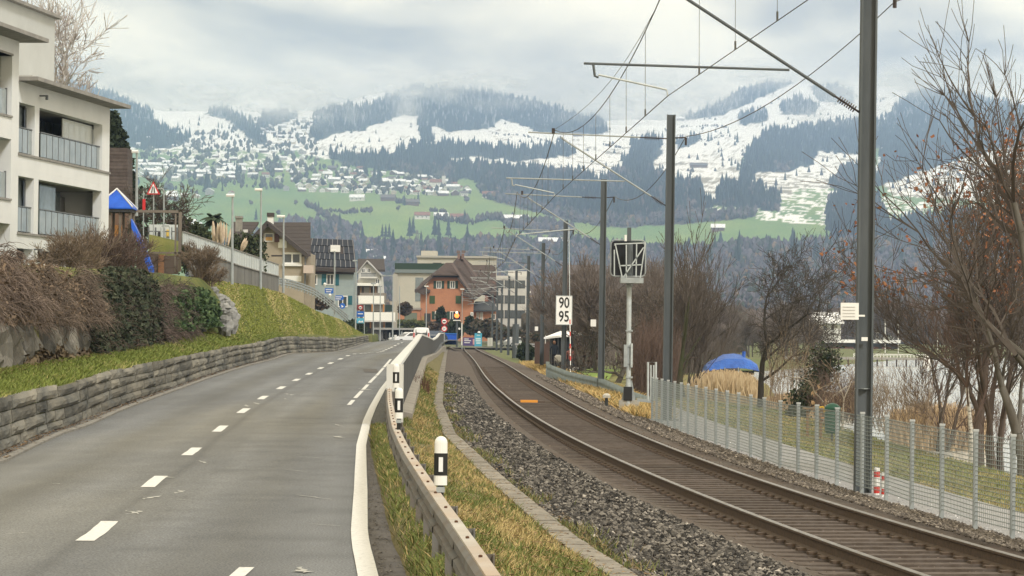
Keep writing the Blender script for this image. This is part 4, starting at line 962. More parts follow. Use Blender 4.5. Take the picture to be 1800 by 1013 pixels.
scr_ = MB(); a, b = SL(1075, 484), SL(1134, 424); r_ = .12
pts = []
for cx, cz, a0 in ((b[0] - r_, b[2] - r_, 0), (a[0] + r_, b[2] - r_, 90), (a[0] + r_, a[2] + r_, 180), (b[0] - r_, a[2] + r_, 270)):
    for k in range(5): an = math.radians(a0 + k * 22.5); pts.append((cx + r_ * math.cos(an), .25, cz + r_ * math.sin(an)))
scr_.prism(pts, (0, .06, 0)).build('screen', mat('signal_black', (.012, .013, .016), .5), sg, world=False)
pts2 = [(x * 1.0 + (x - (a[0] + b[0]) / 2) * .05, .24, z + (z - (a[2] + b[2]) / 2) * .05) for x, _, z in pts]
MB().tube(pts2 + pts2[:1], .02, 4).build('screen_rim', galv, sg, world=False)
cage = MB(); fr = lambda px, py, y=-.45: SL(px, py) + np.array([0, y, 0])
for q in [(fr(1081, 431), fr(1093, 490)), (fr(1133, 429), fr(1124, 492)), (fr(1079, 430), fr(1134, 428)), (fr(1090, 489), fr(1126, 491)), (fr(1100, 431), fr(1100, 488)), (fr(1118, 430), fr(1117, 488)), (fr(1130, 436), fr(1095, 488)), (fr(1087, 468), fr(1128, 466)),
          (fr(1081, 431), fr(1081, 431, .2)), (fr(1133, 429), fr(1133, 429, .2)), (fr(1079, 440), fr(1079, 485))]:
    cage.bar(q[0], q[1], .036, .036)
cage.build('cage', galv_l, sg, world=False)
MB().box(fr(1090, 498, -.5), fr(1130, 489, .4)).build('platform', galv, sg, world=False)
MB().box(SL(1103, 424) + [0, .1, 0], SL(1110, 400) + [0, .35, 0]).build('top_post', steel, sg, world=False)
MB().box(SL(1098, 424) + [0, .05, 0], SL(1102, 413) + [0, .2, 0]).build('lamp_box', white_p, sg, world=False)
MB().tube([fr(1107, 484, -.2), fr(1107, 430, -.1)], .09, 8).build('signal_head', steel, sg, world=False)
# small cable marker with a white cap, in front of the signal
c = P(1066, 712, 92); mk = thing('cable_marker', c, 'small white-capped cable post in the dry grass left of the signal', 'marker post'); mk.matrix_world = Matrix.Translation(mk.location)
MB().lathe([(.05, -.3), (.05, .22)], n=8).build('stem', steel, mk, world=False); MB().lathe([(.12, .22), (.12, .3), (.05, .36)], n=10).build('cap', white_p, mk, world=False)

# ------------------------------------------------------------------ mesh fence along the footpath
fence = thing('mesh_fence', (Xf(50), 50, zf(50)), 'galvanised wire mesh fence with pale posts between the ballast and the footpath', 'fence')
tops = [1146, 1154, 1163, 1174, 1185.6, 1197, 1209, 1223, 1240, 1258, 1277.7, 1297.6, 1319, 1342.7, 1371, 1402.6, 1435, 1470.7, 1515, 1558, 1602.5, 1655, 1714, 1779.5]
base_t = interp([(1146, 739), (1223, 768), (1278, 786), (1319, 800), (1371, 820), (1435, 834.5), (1470, 844), (1515, 860), (1558, 869.5), (1600, 885), (1652, 899), (1709, 918), (1777, 936)])
pf = []
for px in tops:
    Y = (CZ - (-.52)) * F / (float(base_t(px)) - yh(px)); p = P(px, float(base_t(px)), Y); pf.append(p)
d_ = pf[-1] - pf[-2]
for k in range(1, 6): pf.append(pf[-1] + d_)
Hf = 1.19
post_m = mat('fence_post', (.27, .30, .31), .55, (.32, .35, .36), 5); mesh_m = mat('fence_wire', (.25, .285, .28), .55)
for i, p in enumerate(pf):
    MB().box(p + [-.03, -.03, -.35], p + [.03, .03, Hf]).build('post', post_m, fence)
    MB().box(p + [-.038, -.038, Hf], p + [.038, .038, Hf + .03]).build('post_cap', mat('cap_grey', (.42, .44, .44), .6), fence)
for i in range(len(pf) - 1):
    a, b = pf[i], pf[i + 1]; mb = MB(); L_ = np.linalg.norm(b - a)
    for k in range(20): z = .04 + k * (Hf - .08) / 19; mb.bar(a + [0, -.034, z], b + [0, -.034, z], .010, .009)
    kk = int(L_ / .1)
    for k in range(1, kk): q = a + (b - a) * (k / kk); mb.add([q + [-.0025, -.04, .02], q + [.0025, -.04, .02], q + [.0025, -.04, Hf - .02], q + [-.0025, -.04, Hf - .02]], [(0, 1, 2, 3)])
    mb.build('mesh_panel', mesh_m, fence)
# the stretch of darker fence beyond (picket look)
f2 = thing('picket_fence', P(1000, 680, 140), 'grey-green slatted metal fence between the dry grass and the lakeside lawn', 'fence')
f2.matrix_world = Matrix.Translation(f2.location)
cp = [(1143, 700, 712, 96), (1110, 690, 706, 104), (1060, 668, 690, 118), (1000, 655, 678, 136), (965, 642, 664, 152), (962, 636, 660, 156)]
pts = [(P(a, b, Y), P(a, c_, Y)) for a, b, c_, Y in cp]
pk = mat('fence_greygreen', (.24, .28, .27), .6, (.18, .21, .2), 3)
n = 0
for i in range(len(pts) - 1):
    (t0, b0), (t1, b1) = pts[i], pts[i + 1]; m_ = max(2, int(np.linalg.norm(t1 - t0) / .34))
    MB().bar(t0 + [0, 0, -.04], t1 + [0, 0, -.04], .03, .05).build('rail', pk, f2); MB().bar(b0 + [0, 0, .06], b1 + [0, 0, .06], .03, .05).build('rail', pk, f2)
    for k in range(m_):
        q = k / m_; t_ = t0 + (t1 - t0) * q; b_ = b0 + (b1 - b0) * q
        MB().box((b_[0] - .085, b_[1] - .02, b_[2] - .4), (b_[0] + .085, b_[1] + .0, t_[2] + .02)).build('slat', pk, f2)
# galvanised frame at the fence corner
c = P(1155, 720, 86); gf = thing('pipe_frame', c, 'tall narrow galvanised pipe frame where the two fences meet', 'pipe frame'); gf.matrix_world = Matrix.Translation(gf.location)
def FL(px, py, Y=86, o=c): return P(px, py, Y) - o
for a_, b_ in ((1139, 1153), (1144, 1149)): MB().tube([FL(a_, 705), FL(a_, 637 if a_ == 1139 else 642), FL(b_, 637 if a_ == 1139 else 642), FL(b_, 705)], .035 if a_ == 1139 else .025, 6).build('pipe', galv_l, gf, world=False)
MB().bar(FL(1120, 703), FL(1148, 706), .06, .09).build('foot_bar', galv, gf, world=False)
# red and white marker posts by the big mast
for k, (px, y0, y1, Y) in enumerate([(1541, 868, 822, 47.0), (1553, 870, 830, 46.6)]):
    c = P(px, y0, Y); mk = thing('marker_post', c, ['red and white ringed marker post right of the nearest mast', 'thinner red and white marker post half hidden by a fence post'][k], 'marker post'); mk.matrix_world = Matrix.Translation(mk.location)
    H = (y0 - y1) * Y / F; R_ = .045 if k == 0 else .034
    MB().lathe([(R_, -.2), (R_, H * .97), (R_ * .7, H)], n=10).build('tube', white_p, mk, world=False)
    for z0, z1 in ((.02, .27), (.63, .84)): MB().lathe([(R_ + .002, H * z0), (R_ + .002, H * z1)], n=10).build('red_ring', mat('red_paint', (.55, .05, .04), .5), mk, world=False)

# ------------------------------------------------------------------ guard rail of the road
gr = thing('guard_rail', (-1, 30, 0), 'old box-beam guard rail with a rusty pale top beam curving beside the road', 'guard rail')
gpts = [(905, 1075, 13.2), (868, 1013, 14.6), (842, 975, 15.9), (800, 915, 18.6), (778, 885, 20.2), (768, 870, 20.9), (758, 856, 21.8), (742, 832, 23.9), (722, 803, 27.0), (708, 778, 30.5), (696, 752, 35.0), (690, 728, 41), (686, 706, 48), (685, 688, 55), (687, 676, 61)]
gp = [P(a, b, y) for a, b, y in gpts]
top_m = mat('beam_top', (.48, .465, .43), .8, (.37, .34, .30), 2.2, .002, 40, c3=(.42, .34, .27), sc3=.8, lo=.4, hi=.7)
beam_m = mat('beam_side', (.17, .17, .165), .75, (.15, .13, .11), 3, .003, 30)
pts = np.array(gp); dd = np.concatenate([[0], np.cumsum(np.linalg.norm(np.diff(pts, axis=0), axis=1))])
def gat(s_): return np.array([np.interp(s_, dd, pts[:, k]) for k in range(3)])
s_ = 0.0; k = 0; segm = 1.33
while s_ < dd[-1] - .1:
    e_ = min(s_ + segm, dd[-1]); rows = []; rowt = []
    for q in np.linspace(s_ + .004, e_ - .004, 4):
        p = gat(q); t_ = gat(q + .05) - gat(q - .05); t_ /= np.linalg.norm(t_); u_ = np.array([t_[1], -t_[0], 0]); ins_ = .006 if k % 2 else 0
        prof = [(-.05, -.0), (-.075, -.03), (-.075 - ins_, -.085), (-.045, -.11), (-.045, -.14), (-.08 - ins_, -.165), (-.08 - ins_, -.215), (-.05, -.245), (-.035, -.245), (-.035, -.0)]
        rows.append([p + u_ * a + np.array([0, 0, b]) for a, b in prof])
        rowt.append([p + u_ * a + np.array([0, 0, b]) for a, b in [(-.05, -.012), (-.044, .010), (.028, .012), (.038, .0), (.038, -.06), (-.03, -.06)]])
    rows = [[v * [1, 1, 1] if False else np.array([v[0], v[1], r0[0][2] + (v[2] - r0[0][2]) * .8]) for v in r0] for r0 in rows]
    MB().loft(rows, 0, True).build('beam_segment', beam_m, gr)
    MB().loft(rowt, 0, True).build('top_segment', top_m, gr)
    p = gat((s_ + e_) / 2 + .4); MB().lathe([(.011, 0), (.011, .01), (.004, .013)], p + [-.01, 0, .012], 6).build('bolt', mat('rust', (.10, .05, .03), .9), gr)
    s_ = e_; k += 1
s_ = 1.2; k = 0
while s_ < dd[-1]:
    p = gat(s_); zg = float(zroad(p[1])) - .1
    mb = MB()
    mb.box((p[0] + .03, p[1] - .004, zg - .3), (p[0] + .115, p[1] + .004, p[2] - .035)); mb.box((p[0] + .105, p[1] - .05, zg - .3), (p[0] + .115, p[1] + .05, p[2] - .035))
    mb.build('post', beam_m, gr); s_ += 2.0
# delineator heads
def delin(px, y0, y1, Y, lab, wd=.092):
    H = (y1 - y0) * Y / F; c = P(px, y1, Y); d = thing('reflector_post', c, lab, 'reflector post', 'black and white reflector posts on the guard rail'); d.matrix_world = Matrix.Translation(d.location)
    R_ = wd / 2
    def body(z0, z1, top=False, g=0):
        prof = [(R_ + g, z0), (R_ + g, z1)]
        if top: prof += [(R_ * .93, z1 + R_ * .35), (R_ * .7, z1 + R_ * .72), (R_ * .3, z1 + R_ * .95)]
        mb = MB(); mb.lathe(prof, n=16); mb.v = [v * [1, .62, 1] for v in mb.v]; return mb
    body(0, H * .33).build('lower_body', white_p, d, world=False, smooth=False)
    body(H * .2, H * .66, g=.0022).build('black_band', black_p, d, world=False)
    body(H * .66, H * .88, True).build('cap', white_p, d, world=False)
    MB().box((-.014, -R_ * .62 - .012, H * .28), (.016, -R_ * .62 - .001, H * .58)).build('reflector', mat('reflector', (.75, .76, .78), .25), d, world=False)
    MB().box((-.022, -.02, -.16), (.022, .02, 0)).build('stem', black_p, d, world=False)
    MB().box((-.03, -.03, -.05), (.03, -.02, -.012)).build('clamp_plate', galv, d, world=False)
delin(774.5, 768, 853, 21.0, 'nearest black and white reflector post, on the guard rail bend')
delin(701, 682, 736, 34.0, 'middle black and white reflector post, in front of the barrier end')
delin(696, 640, 682, 54.0, 'farthest reflector post, at the white end of the barrier', .115)

# ------------------------------------------------------------------ barrier wall with white cap
bw = thing('barrier_wall', (-3.4, 100, .5), 'dark concrete barrier with a white cap between road and track', 'barrier wall')
zc = lambda y: np.interp(y, [56, 80, 110, 135, 165, 195, 230, 262, 300], [1.26, 1.42, 1.60, 1.80, 1.62, 1.40, 1.52, 1.80, 1.8])
cap_m = mat('cap_white', (.60, .61, .61), .6, (.60, .60, .57), 1.2, .002, 30); wallm = mat('barrier_dark', (.07, .073, .075), .9, (.10, .10, .10), 1.2, .003, 40, stretch=(1, 1, .25))
y = 57.0; k = 0   # panels
while y < 296:
    e_ = y + 4.0; rows = []; rc = []
    for q in np.linspace(y + .02, e_ - .02, 4):
        x, z = float(Xc(q)), float(zc(q)); zg = float(zv(q)) - .8
        rows.append([pt(x - .09, q, zg), pt(x - .09, q, z - .08), pt(x + .07, q, z - .08), pt(x + .07, q, zg)])
        rc.append([pt(x - .13, q, z - .12), pt(x - .12, q, z), pt(x + .08, q, z), pt(x + .09, q, z - .06), pt(x + .08, q, z - .079), pt(x - .1, q, z - .079), pt(x - .105, q, z - .14)])
    m_ = MB().loft(rows, 0, True); n0 = m_.n; m_.f += [tuple(range(4)), tuple(range(n0 - 4, n0))]; m_.m += [0, 0]; m_.build('wall_panel', wallm, bw)
    m_ = MB().loft(rc, 0, True); n0 = m_.n; m_.f += [tuple(range(7)), tuple(range(n0 - 7, n0))]; m_.m += [0, 0]; m_.build('cap_piece', cap_m, bw)
    y = e_; k += 1
x = float(Xc(57)); MB().box((x - .18, 56.75, .15), (x + .14, 57.0, 1.27)).build('end_block', cap_m, bw)
rows = [[pt(Xc(q) + .08, q, zv(q) - .9), pt(Xc(q) + .08, q, zv(q) + .12), pt(Xc(q) + .30, q, zv(q) + .07), pt(Xc(q) + .31, q, zv(q) - .9)] for q in np.arange(60, 300, 3.)]
m_ = MB().loft(rows); m_.f.append((0, 1, 2, 3)); m_.m.append(0); m_.build('foot_kerb', mat('foot_concrete', (.34, .315, .27), .9, (.24, .22, .19), 2), bw)
# ------------------------------------------------------------------ apartment building on the left
plaster = mat('plaster_warm', (.72, .735, .74), .9, (.66, .675, .68), .8, .002, 40)
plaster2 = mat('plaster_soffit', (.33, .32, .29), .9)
slab_edge = mat('slab_edge', (.30, .29, .27), .8, (.22, .21, .2), 2)
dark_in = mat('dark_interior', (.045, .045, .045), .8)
glass = mat('window_glass', (.12, .15, .16), .06, (.2, .23, .24), .7, 0, spec=.8)
glass_l = mat('balcony_glass', (.33, .37, .38), .15, (.22, .26, .27), 1.1, 0, spec=.7)
curtain = mat('curtain', (.62, .64, .62), .8, (.42, .45, .45), 3.5, 0, stretch=(1, 5, .15))
metal_d = mat('metal_dark', (.14, .15, .16), .5)
snow_m = mat('snow', (.88, .89, .9), .9)
A0 = P(192, 300, 116.); A1 = P(65, 300, 106.)
dv = (A1 - A0); dv[2] = 0; LEN = np.linalg.norm(dv); dv /= LEN
nv_ = np.array([-dv[1], dv[0], 0])                                   # outward normal towards the road
if nv_[0] < 0: nv_ = -nv_
def Fs(px, py, off=0.):
    """photo pixel -> (s, z) on the facade plane shifted outwards by off"""
    o = A0 + nv_ * off; d = (px - CX) / F * RT + (CY - py) / F * UP + FW
    # ray origin c, hit plane with normal nv_
    c = np.array([0, 0, CZ]); t = np.dot(o - c, nv_) / np.dot(d, nv_); p = c + d * t
    return np.dot(p - A0, dv), p[2]
def FP(s, off, z): q = A0 + dv * s + nv_ * off; return np.array([q[0], q[1], z])
def fbox(mb, s0, s1, o0, o1, z0, z1, m=0):
    v = [FP(s, o, z) for z in (z0, z1) for o in (o0, o1) for s in (s0, s1)]
    return mb.add(v, MB.BF, m)
apt = thing('apartment_building', (A0[0] - 2, A0[1], 1.5), 'pale flat-roofed apartment block with glazed balconies on the bank at the left', 'apartment building')
apt.matrix_world = Matrix.Translation(apt.location)
_, zr = Fs(192, 184); _, zg0 = Fs(120, 305); 
z_roof = Fs(192, 190)[1]; z_f2 = Fs(186, 303)[1]; z_f1 = Fs(184, 428)[1]; z_s2 = Fs(188, 327)[1]; z_base = 1.8
zt2 = Fs(188, 222)[1]; zt1_ = Fs(186, 338)[1]
z_f1b = Fs(186, 452)[1]
sR = 0.; sL = Fs(28, 300)[0]
c1 = Fs(68, 300)[0]; c0 = Fs(60, 300)[0]; cr0 = Fs(179, 300)[0]
def floor_unit(zf_, zt_, zsp):
    """columns, recess, glazing of one storey; zf_ top of the parapet slab, zt_ top of the opening, zsp bottom of the band"""
    for qa, qb in ((sR, cr0), (c1, c0), (sL - .3, sL)):
        mb = MB(); fbox(mb, qa, qb, -.35, 0, zf_, zt_); mb.build('column', plaster, apt)
    mb = MB(); fbox(mb, sR, sL, -.35, .0, zsp, zf_ - .05); mb.build('spandrel', plaster, apt)
    mb = MB(); fbox(mb, sR, sL, -.4, .06, zf_ - .05, zf_ + .03); mb.build('sill_edge', slab_edge, apt)
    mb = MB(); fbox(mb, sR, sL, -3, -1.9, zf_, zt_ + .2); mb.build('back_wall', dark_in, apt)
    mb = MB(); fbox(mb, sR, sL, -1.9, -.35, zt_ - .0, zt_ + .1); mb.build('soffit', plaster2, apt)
floor_unit(z_f2, zt2, z_s2); floor_unit(z_f1, zt1_, z_f1b)
# top band and roof
mb = MB(); fbox(mb, sR, sL, -.35, 0, zt2, z_roof); mb.build('top_band', plaster, apt)
mb = MB(); fbox(mb, sR, sL, -.35, 0, z_s2 - 0.001, zt1_); mb.build('band_under', plaster, apt) if zt1_ < z_s2 else None
mb = MB(); fbox(mb, sR - .35, sL, -8, .75, z_roof, z_roof + .14); mb.build('roof_slab', slab_edge, apt)
mb = MB(); fbox(mb, sR - .2, sL, -8, .55, z_roof + .14, z_roof + .19); mb.build('roof_snow', mat('roof_gravel', (.5, .5, .48), .9), apt)
mb = MB(); fbox(mb, sR, sL, -.35, 0, z_base, z_f1b - .45); fbox(mb, sR, cr0, -.35, 0, z_f1b - .45, z_f1b); fbox(mb, c1, c0, -.35, 0, z_f1b - .45, z_f1b); mb.build('base_wall', plaster, apt)
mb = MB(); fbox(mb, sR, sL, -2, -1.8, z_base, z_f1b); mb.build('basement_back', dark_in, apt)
mb = MB(); fbox(mb, sR + .02, sL, -9, -3, z_base, z_roof); mb.build('core', plaster, apt)
mb = MB(); fbox(mb, sR - .0, sR + .25, -3, -.35, z_base, z_roof); mb.build('side_wall', plaster, apt)
# glazing: (px0, px1, storey, material)
def pane(px0, px1, zf_, zt_, off, m, name='pane', inset=.05):
    s0, s1 = Fs(px1, 300, off)[0], Fs(px0, 300, off)[0]; mb = MB(); fbox(mb, s0, s1, off - .03, off, zf_ + inset, zt_ - inset); return mb.build(name, m, apt)
pane(109, 179, z_f2, zt2, -.42, mat('curtain_bright', (.74, .76, .74), .8, (.56, .60, .60), 3.5, 0, stretch=(1, 5, .15)), 'curtain'); pane(72, 110, z_f2, zt2, -1.6, glass, 'glass_door')
for k, x in enumerate((112, 121, 131, 141, 151, 161, 171)): pane(x, x + 8.5, z_f2 + .02, zt2 - .15, -.3, mat('clear_glass', (.8, .85, .85), .03, alpha=.16, spec=.8), 'sliding_pane')
for x in (78, 90, 104): pane(x, x + 2, z_f2, zt2, -1.5, metal_d, 'frame_bar')
pane(70, 98, z_f1, zt1_, -.6, mat('reflecting_glass', (.26, .32, .33), .08, (.12, .16, .15), .9, 0, spec=.8), 'sliding_pane'); pane(98, 142, z_f1, zt1_ - .15, -1.7, mat('roller_shutter', (.27, .27, .27), .7, (.22, .22, .22), 14, stretch=(.1, .1, 1)), 'roller_shutter'); pane(96, 106, z_f1, zt1_, -1.6, glass, 'glass_door')
pane(146, 178, z_f1, zt1_, -1.85, mat('garden_view', (.10, .12, .07), .9), 'side_opening')
for q in (0, .45, .9): 
    a_, b_ = Fs(150, 380, -1.5)[0], Fs(176, 380, -1.5)[0]; MB().bar(FP(a_, -1.5, z_f1 + .5 + q), FP(b_, -1.5, z_f1 + .35 + q), .06, .06).build('rail_slat', slab_edge, apt)
for (zf_, zt_) in ((z_f2, zt2), (z_f1, zt1_)):
    pane(28, 45, zf_, zt_, -.45, glass, 'window_glass'); pane(45, 60, zf_, zt_, -.5, curtain, 'curtain')
    for x in (29, 44, 58): pane(x, x + 1.6, zf_, zt_, -.3, metal_d, 'frame_bar')
    # balustrades of glass panes with slim posts
    for (x0, x1, n_) in ((71, 179, 11), (29, 57, 3)):
        s0, s1 = Fs(x1, 300, -.1)[0], Fs(x0, 300, -.1)[0]; hh_ = .92
        for k in range(n_):
            a_, b_ = s0 + (s1 - s0) * k / n_, s0 + (s1 - s0) * (k + 1) / n_
            mb = MB(); fbox(mb, a_ + .03, b_ - .03, -.13, -.10, zf_ + .08, zf_ + hh_); mb.build('balustrade_glass', glass_l, apt)
            mb = MB(); fbox(mb, a_ - .018, a_ + .018, -.16, -.09, zf_, zf_ + hh_ + .02); mb.build('balustrade_post', metal_d, apt)
        mb = MB(); fbox(mb, s0, s1, -.17, -.08, zf_ + hh_ + .02, zf_ + hh_ + .06); mb.build('handrail', metal_d, apt)
for (px, py) in ((70, 170), (60, 440)):
    s_, z_ = Fs(px, py); mb = MB(); fbox(mb, s_ - .05, s_ + .05, 0, .3, z_, z_ + .05); fbox(mb, s_ - .05, s_ + .05, .22, .3, z_ - .12, z_); mb.build('wall_lamp', metal_d, apt)
# the nearer, protruding block
o1 = 1.1
def F2(px, py): return Fs(px, py, o1)
zz = [F2(10, 95)[1], F2(10, 205)[1], F2(10, 243)[1], F2(10, 352)[1], F2(10, 393)[1], F2(10, 480)[1]]
s1_ = F2(31, 300)[0]; s2_ = F2(-160, 300)[0]; sc_ = F2(19, 300)[0]
def b2(nm, s0, s1, oa, ob, z0, z1, m): mb = MB(); fbox(mb, s0, s1, oa, ob, z0, z1); return mb.build(nm, m, apt)
ztop_ = F2(30, 72)[1]
b2('column', s1_, sc_, o1 - .4, o1, z_base, ztop_, plaster); b2('side_wall', s1_, s1_ + .25, -.35, o1 - .4, z_base, ztop_, plaster)
for za, zb2 in ((zz[0], ztop_), (zz[2], zz[1]), (zz[4], zz[3])):
    b2('spandrel', sc_, s2_, o1 - .4, o1 - .001, min(za, zb2), max(za, zb2), plaster); b2('sill_edge', sc_, s2_, o1 - .4, o1 + .05, max(za, zb2) if za != zz[0] else min(za, zb2), (max(za, zb2) if za != zz[0] else min(za, zb2)) + .07, slab_edge)
b2('recess', sc_, s2_, o1 - 1.0, o1 - .9, z_base, ztop_, glass)
for z_ in (zz[1], zz[3]):
    for k in range(6): a_ = sc_ + .02 + k * .9; b2('balustrade_glass', a_ + .03, a_ + .85, o1 - .2, o1 - .17, z_ + .1, z_ + .95, glass_l); b2('balustrade_post', a_, a_ + .03, o1 - .22, o1 - .15, z_, z_ + 1, metal_d)
b2('roof_slab', s1_ - .45, s2_, -6, o1 + .9, ztop_, ztop_ + .13, slab_edge)
# rear attic volume
q0, q1 = P(95, 33, 117), P(-300, -130, 117); zq = q0[2]
mb = MB(); a_ = np.dot(P(95, 80, 113) - A0, dv)
o_ = Fs(95, 80, 0)
sA = Fs(96, 90, -2.2)[0]
b2('attic_wall', sA, s2_ + 3, -9, -2.2, z_roof + .1, Fs(95, 33, -2.2)[1], plaster2 if False else mat('attic_plaster', (.50, .515, .51), .9, (.45, .465, .46), .6))
b2('attic_roof', sA - .2, s2_ + 3, -9, -1.95, Fs(95, 33, -2.2)[1], Fs(95, 33, -2.2)[1] + .12, slab_edge)

# ------------------------------------------------------------------ generic facade helper: things built at distance Y from photo pixels
def box_px(mb, x0, y0, x1, y1, Y, dpt=.1, m=0, off=0.):
    """front rectangle (x0,y0)-(x1,y1) at distance Y-off, going back by dpt"""
    a = P((x0 + x1) / 2, (y0 + y1) / 2, Y); u_ = Y / F; hw = (x1 - x0) / 2 * u_; hh = (y1 - y0) / 2 * u_
    return mb.box((a[0] - hw, Y - off, a[2] - hh), (a[0] + hw, Y - off + dpt, a[2] + hh), m)
def pb(nm, x0, y0, x1, y1, Y, m, par, dpt=.1, off=0.): mb = MB(); box_px(mb, x0, y0, x1, y1, Y, dpt, 0, off); return mb.build(nm, m, par)
white_t = mat('white_trim', (.72, .72, .70), .6)
wglass = mat('house_glass', (.06, .07, .075), .1, spec=.7)
def sub(o, par):
    """make o a sub-part of par (par itself a part)"""
    mw = Matrix.Translation(o.parent.location) @ o.matrix_local if o.parent else o.matrix_local
    o.parent = par; return o
def window(par, x0, y0, x1, y1, Y, shut=None, wsh=0, bars=1, frame=white_t, nm='window', off=.06):
    f = MB(); u_ = Y / F; t = max(1.2, (x1 - x0) * .1)
    box_px(f, x0, y0, x1, y0 + t, Y, .1, 0, off); box_px(f, x0, y1 - t, x1, y1, Y, .1, 0, off); box_px(f, x0, y0 + t, x0 + t, y1 - t, Y, .1, 0, off); box_px(f, x1 - t, y0 + t, x1, y1 - t, Y, .1, 0, off)
    for k in range(bars): xm = x0 + (x1 - x0) * (k + 1) / (bars + 1); box_px(f, xm - t * .4, y0 + t, xm + t * .4, y1 - t, Y, .08, 0, off)
    fo = f.build(nm, frame, par)
    g = MB(); box_px(g, x0 + t, y0 + t, x1 - t, y1 - t, Y, .03, 0, off * .4); go = g.build('pane', wglass, par); 
    KIDS[par.name].remove(go); go.parent = fo
    if shut:
        for s_ in (-1, 1):
            a = (x0 - wsh - .4, x0 - .4) if s_ < 0 else (x1 + .4, x1 + wsh + .4); pb('shutter', a[0], y0, a[1], y1, Y, shut, par, .05, off)
    return fo
def gable_roof(par, eL, eR, ridge, ybk_, Y, m, th=.25, nm='roof'): pass
def thing_px(nm, px, py, Y, lb, cat, grp=None):
    o = thing(nm, P(px, py, Y), lb, cat, grp); return o

# beige house -----------------------------------------------------------------
hb = thing_px('beige_house', 485, 525, 262, 'beige house with brown shutters and a dark tiled roof above the grass slope', 'house')
beige = mat('beige_render', (.36, .31, .24), .9, (.30, .26, .2), 1.0); tile_d = mat('dark_tiles', (.075, .062, .058), .85, (.05, .043, .04), 2.5, .02, 6, stretch=(1, 1, 8))
Yb = 262
wl = MB(); pts = [P(430, 570, Yb), P(430, 436, Yb), P(470, 397, Yb), P(534, 443, Yb), P(534, 570, Yb)]
pts = [np.array([p[0], Yb, p[2]]) for p in pts]; wl.prism(pts, (0, 9, 0)).build('wall', beige, hb)
def slope(par, a, b, back, th, m, nm='roof_plane', rows=0):
    """roof plane: eave-to-ridge line a->b (world) extruded back"""
    up_ = np.array([0, 0, th]); mb = MB(); back = np.array(back, float)
    mb.add([a, b, a + back, b + back, a + up_, b + up_, a + back + up_, b + back + up_], MB.BF); o = mb.build(nm, m, par); return o
fr_ = np.array([0, -.9, 0])
slope(hb, P(425, 443, Yb) + fr_, P(470, 394, Yb) + fr_, (0, 11, 0), .28, tile_d); slope(hb, P(541, 451, Yb) + fr_, P(470, 394, Yb) + fr_, (0, 11, 0), .28, tile_d)
# the long cross roof to the right, rows of tiles as courses
cr_ = MB(); n_r = 9
for k in range(n_r):
    y0 = 391 + (448 - 391) * k / n_r; y1 = 391 + (448 - 391) * (k + 1) / n_r + .6
    a, b = P(477, y0, Yb + 5.5 - k * .6), P(546, y0, Yb + 5.5 - k * .6); c, d = P(477, y1, Yb + 4.9 - k * .6 - .12), P(546, y1, Yb + 4.9 - k * .6 - .12)
    q = MB().add([a, b, c, d, a - [0, 0, .2], b - [0, 0, .2], c - [0, 0, .12], d - [0, 0, .12]], [(0, 1, 3, 2), (0, 4, 5, 1), (2, 3, 7, 6), (1, 5, 7, 3), (0, 2, 6, 4)]); q.build('tile_course', tile_d, hb)
q = MB(); 
for k in range(7):
    y0 = 390 + 40 * k / 7; y1 = 390 + 40 * (k + 1) / 7 + .5
    a, b = P(408 + k * -1, y0, Yb + 8.5 - k * .6), P(455 - k * 4, y0, Yb + 8.5 - k * .6); c, d = P(407 - k, y1, Yb + 7.9 - k * .6 - .1), P(452 - k * 4, y1, Yb + 7.9 - k * .6 - .1)
    MB().add([a, b, c, d, a - [0, 0, .2], b - [0, 0, .2], c - [0, 0, .12], d - [0, 0, .12]], [(0, 1, 3, 2), (0, 4, 5, 1), (2, 3, 7, 6), (1, 5, 7, 3), (0, 2, 6, 4)]).build('tile_course', tile_d, hb)
pb('rear_wall', 405, 420, 440, 560, Yb + 8, mat('dark_green_wall', (.05, .07, .045), .9), hb, 4)
pb('side_wall', 534, 446, 546, 560, Yb + 1.0, beige, hb, 6)
for x0, x1, y0, y1, m_ in ((414, 425, 383, 401, concrete), (470, 480, 376, 391, white_t)): pb('chimney', x0, y0, x1, y1 + 6, Yb + 4, m_, hb, .8)
pb('chimney_cap', 469, 374, 481, 381, Yb + 3.9, tile_d, hb, 1.0); pb('chimney_cap', 413, 380, 426, 384, Yb + 3.9, concrete, hb, 1.0)
wn = window(hb, 465, 410, 481, 425, Yb, None, 0, 0); pb('orange_blind', 467, 417, 479, 423, Yb, mat('orange_blind', (.55, .33, .12), .8), hb, .05, .09)
for x in (449, 483): pb('shutter', x, 411, x + (13 if x < 460 else 8), 426, Yb, mat('brown_shutter', (.10, .04, .03), .7), hb, .05, .07)
pb('wall_poster', 489, 421, 504, 436, Yb, mat('poster_white', (.75, .74, .68), .8), hb, .04, .05)
window(hb, 497, 444, 530, 465, Yb, None, 0, 1); pb('window_sill', 496, 464, 531, 468, Yb, white_t, hb, .3, .25)
pb('skylight', 428, 404, 436, 409, Yb + 5, white_t, hb, .1, .3); pb('white_base', 500, 485, 530, 495, Yb, white_t, hb, .1, .06)
pb('balcony', 535, 467, 552, 481, Yb, mat('balcony_pink', (.50, .42, .37), .8), hb, 1.4, 1.2)
MB().tube([P(537, 448, Yb - .5), P(536, 500, Yb - .5)], .07, 5).build('drain_pipe', metal_d, hb)
MB().bar(P(424, 444, Yb - .9), P(470, 393.5, Yb - .9), .08, .3).bar(P(542, 452, Yb - .9), P(470, 393.5, Yb - .9), .08, .3).build('barge_board', tile_d, hb)

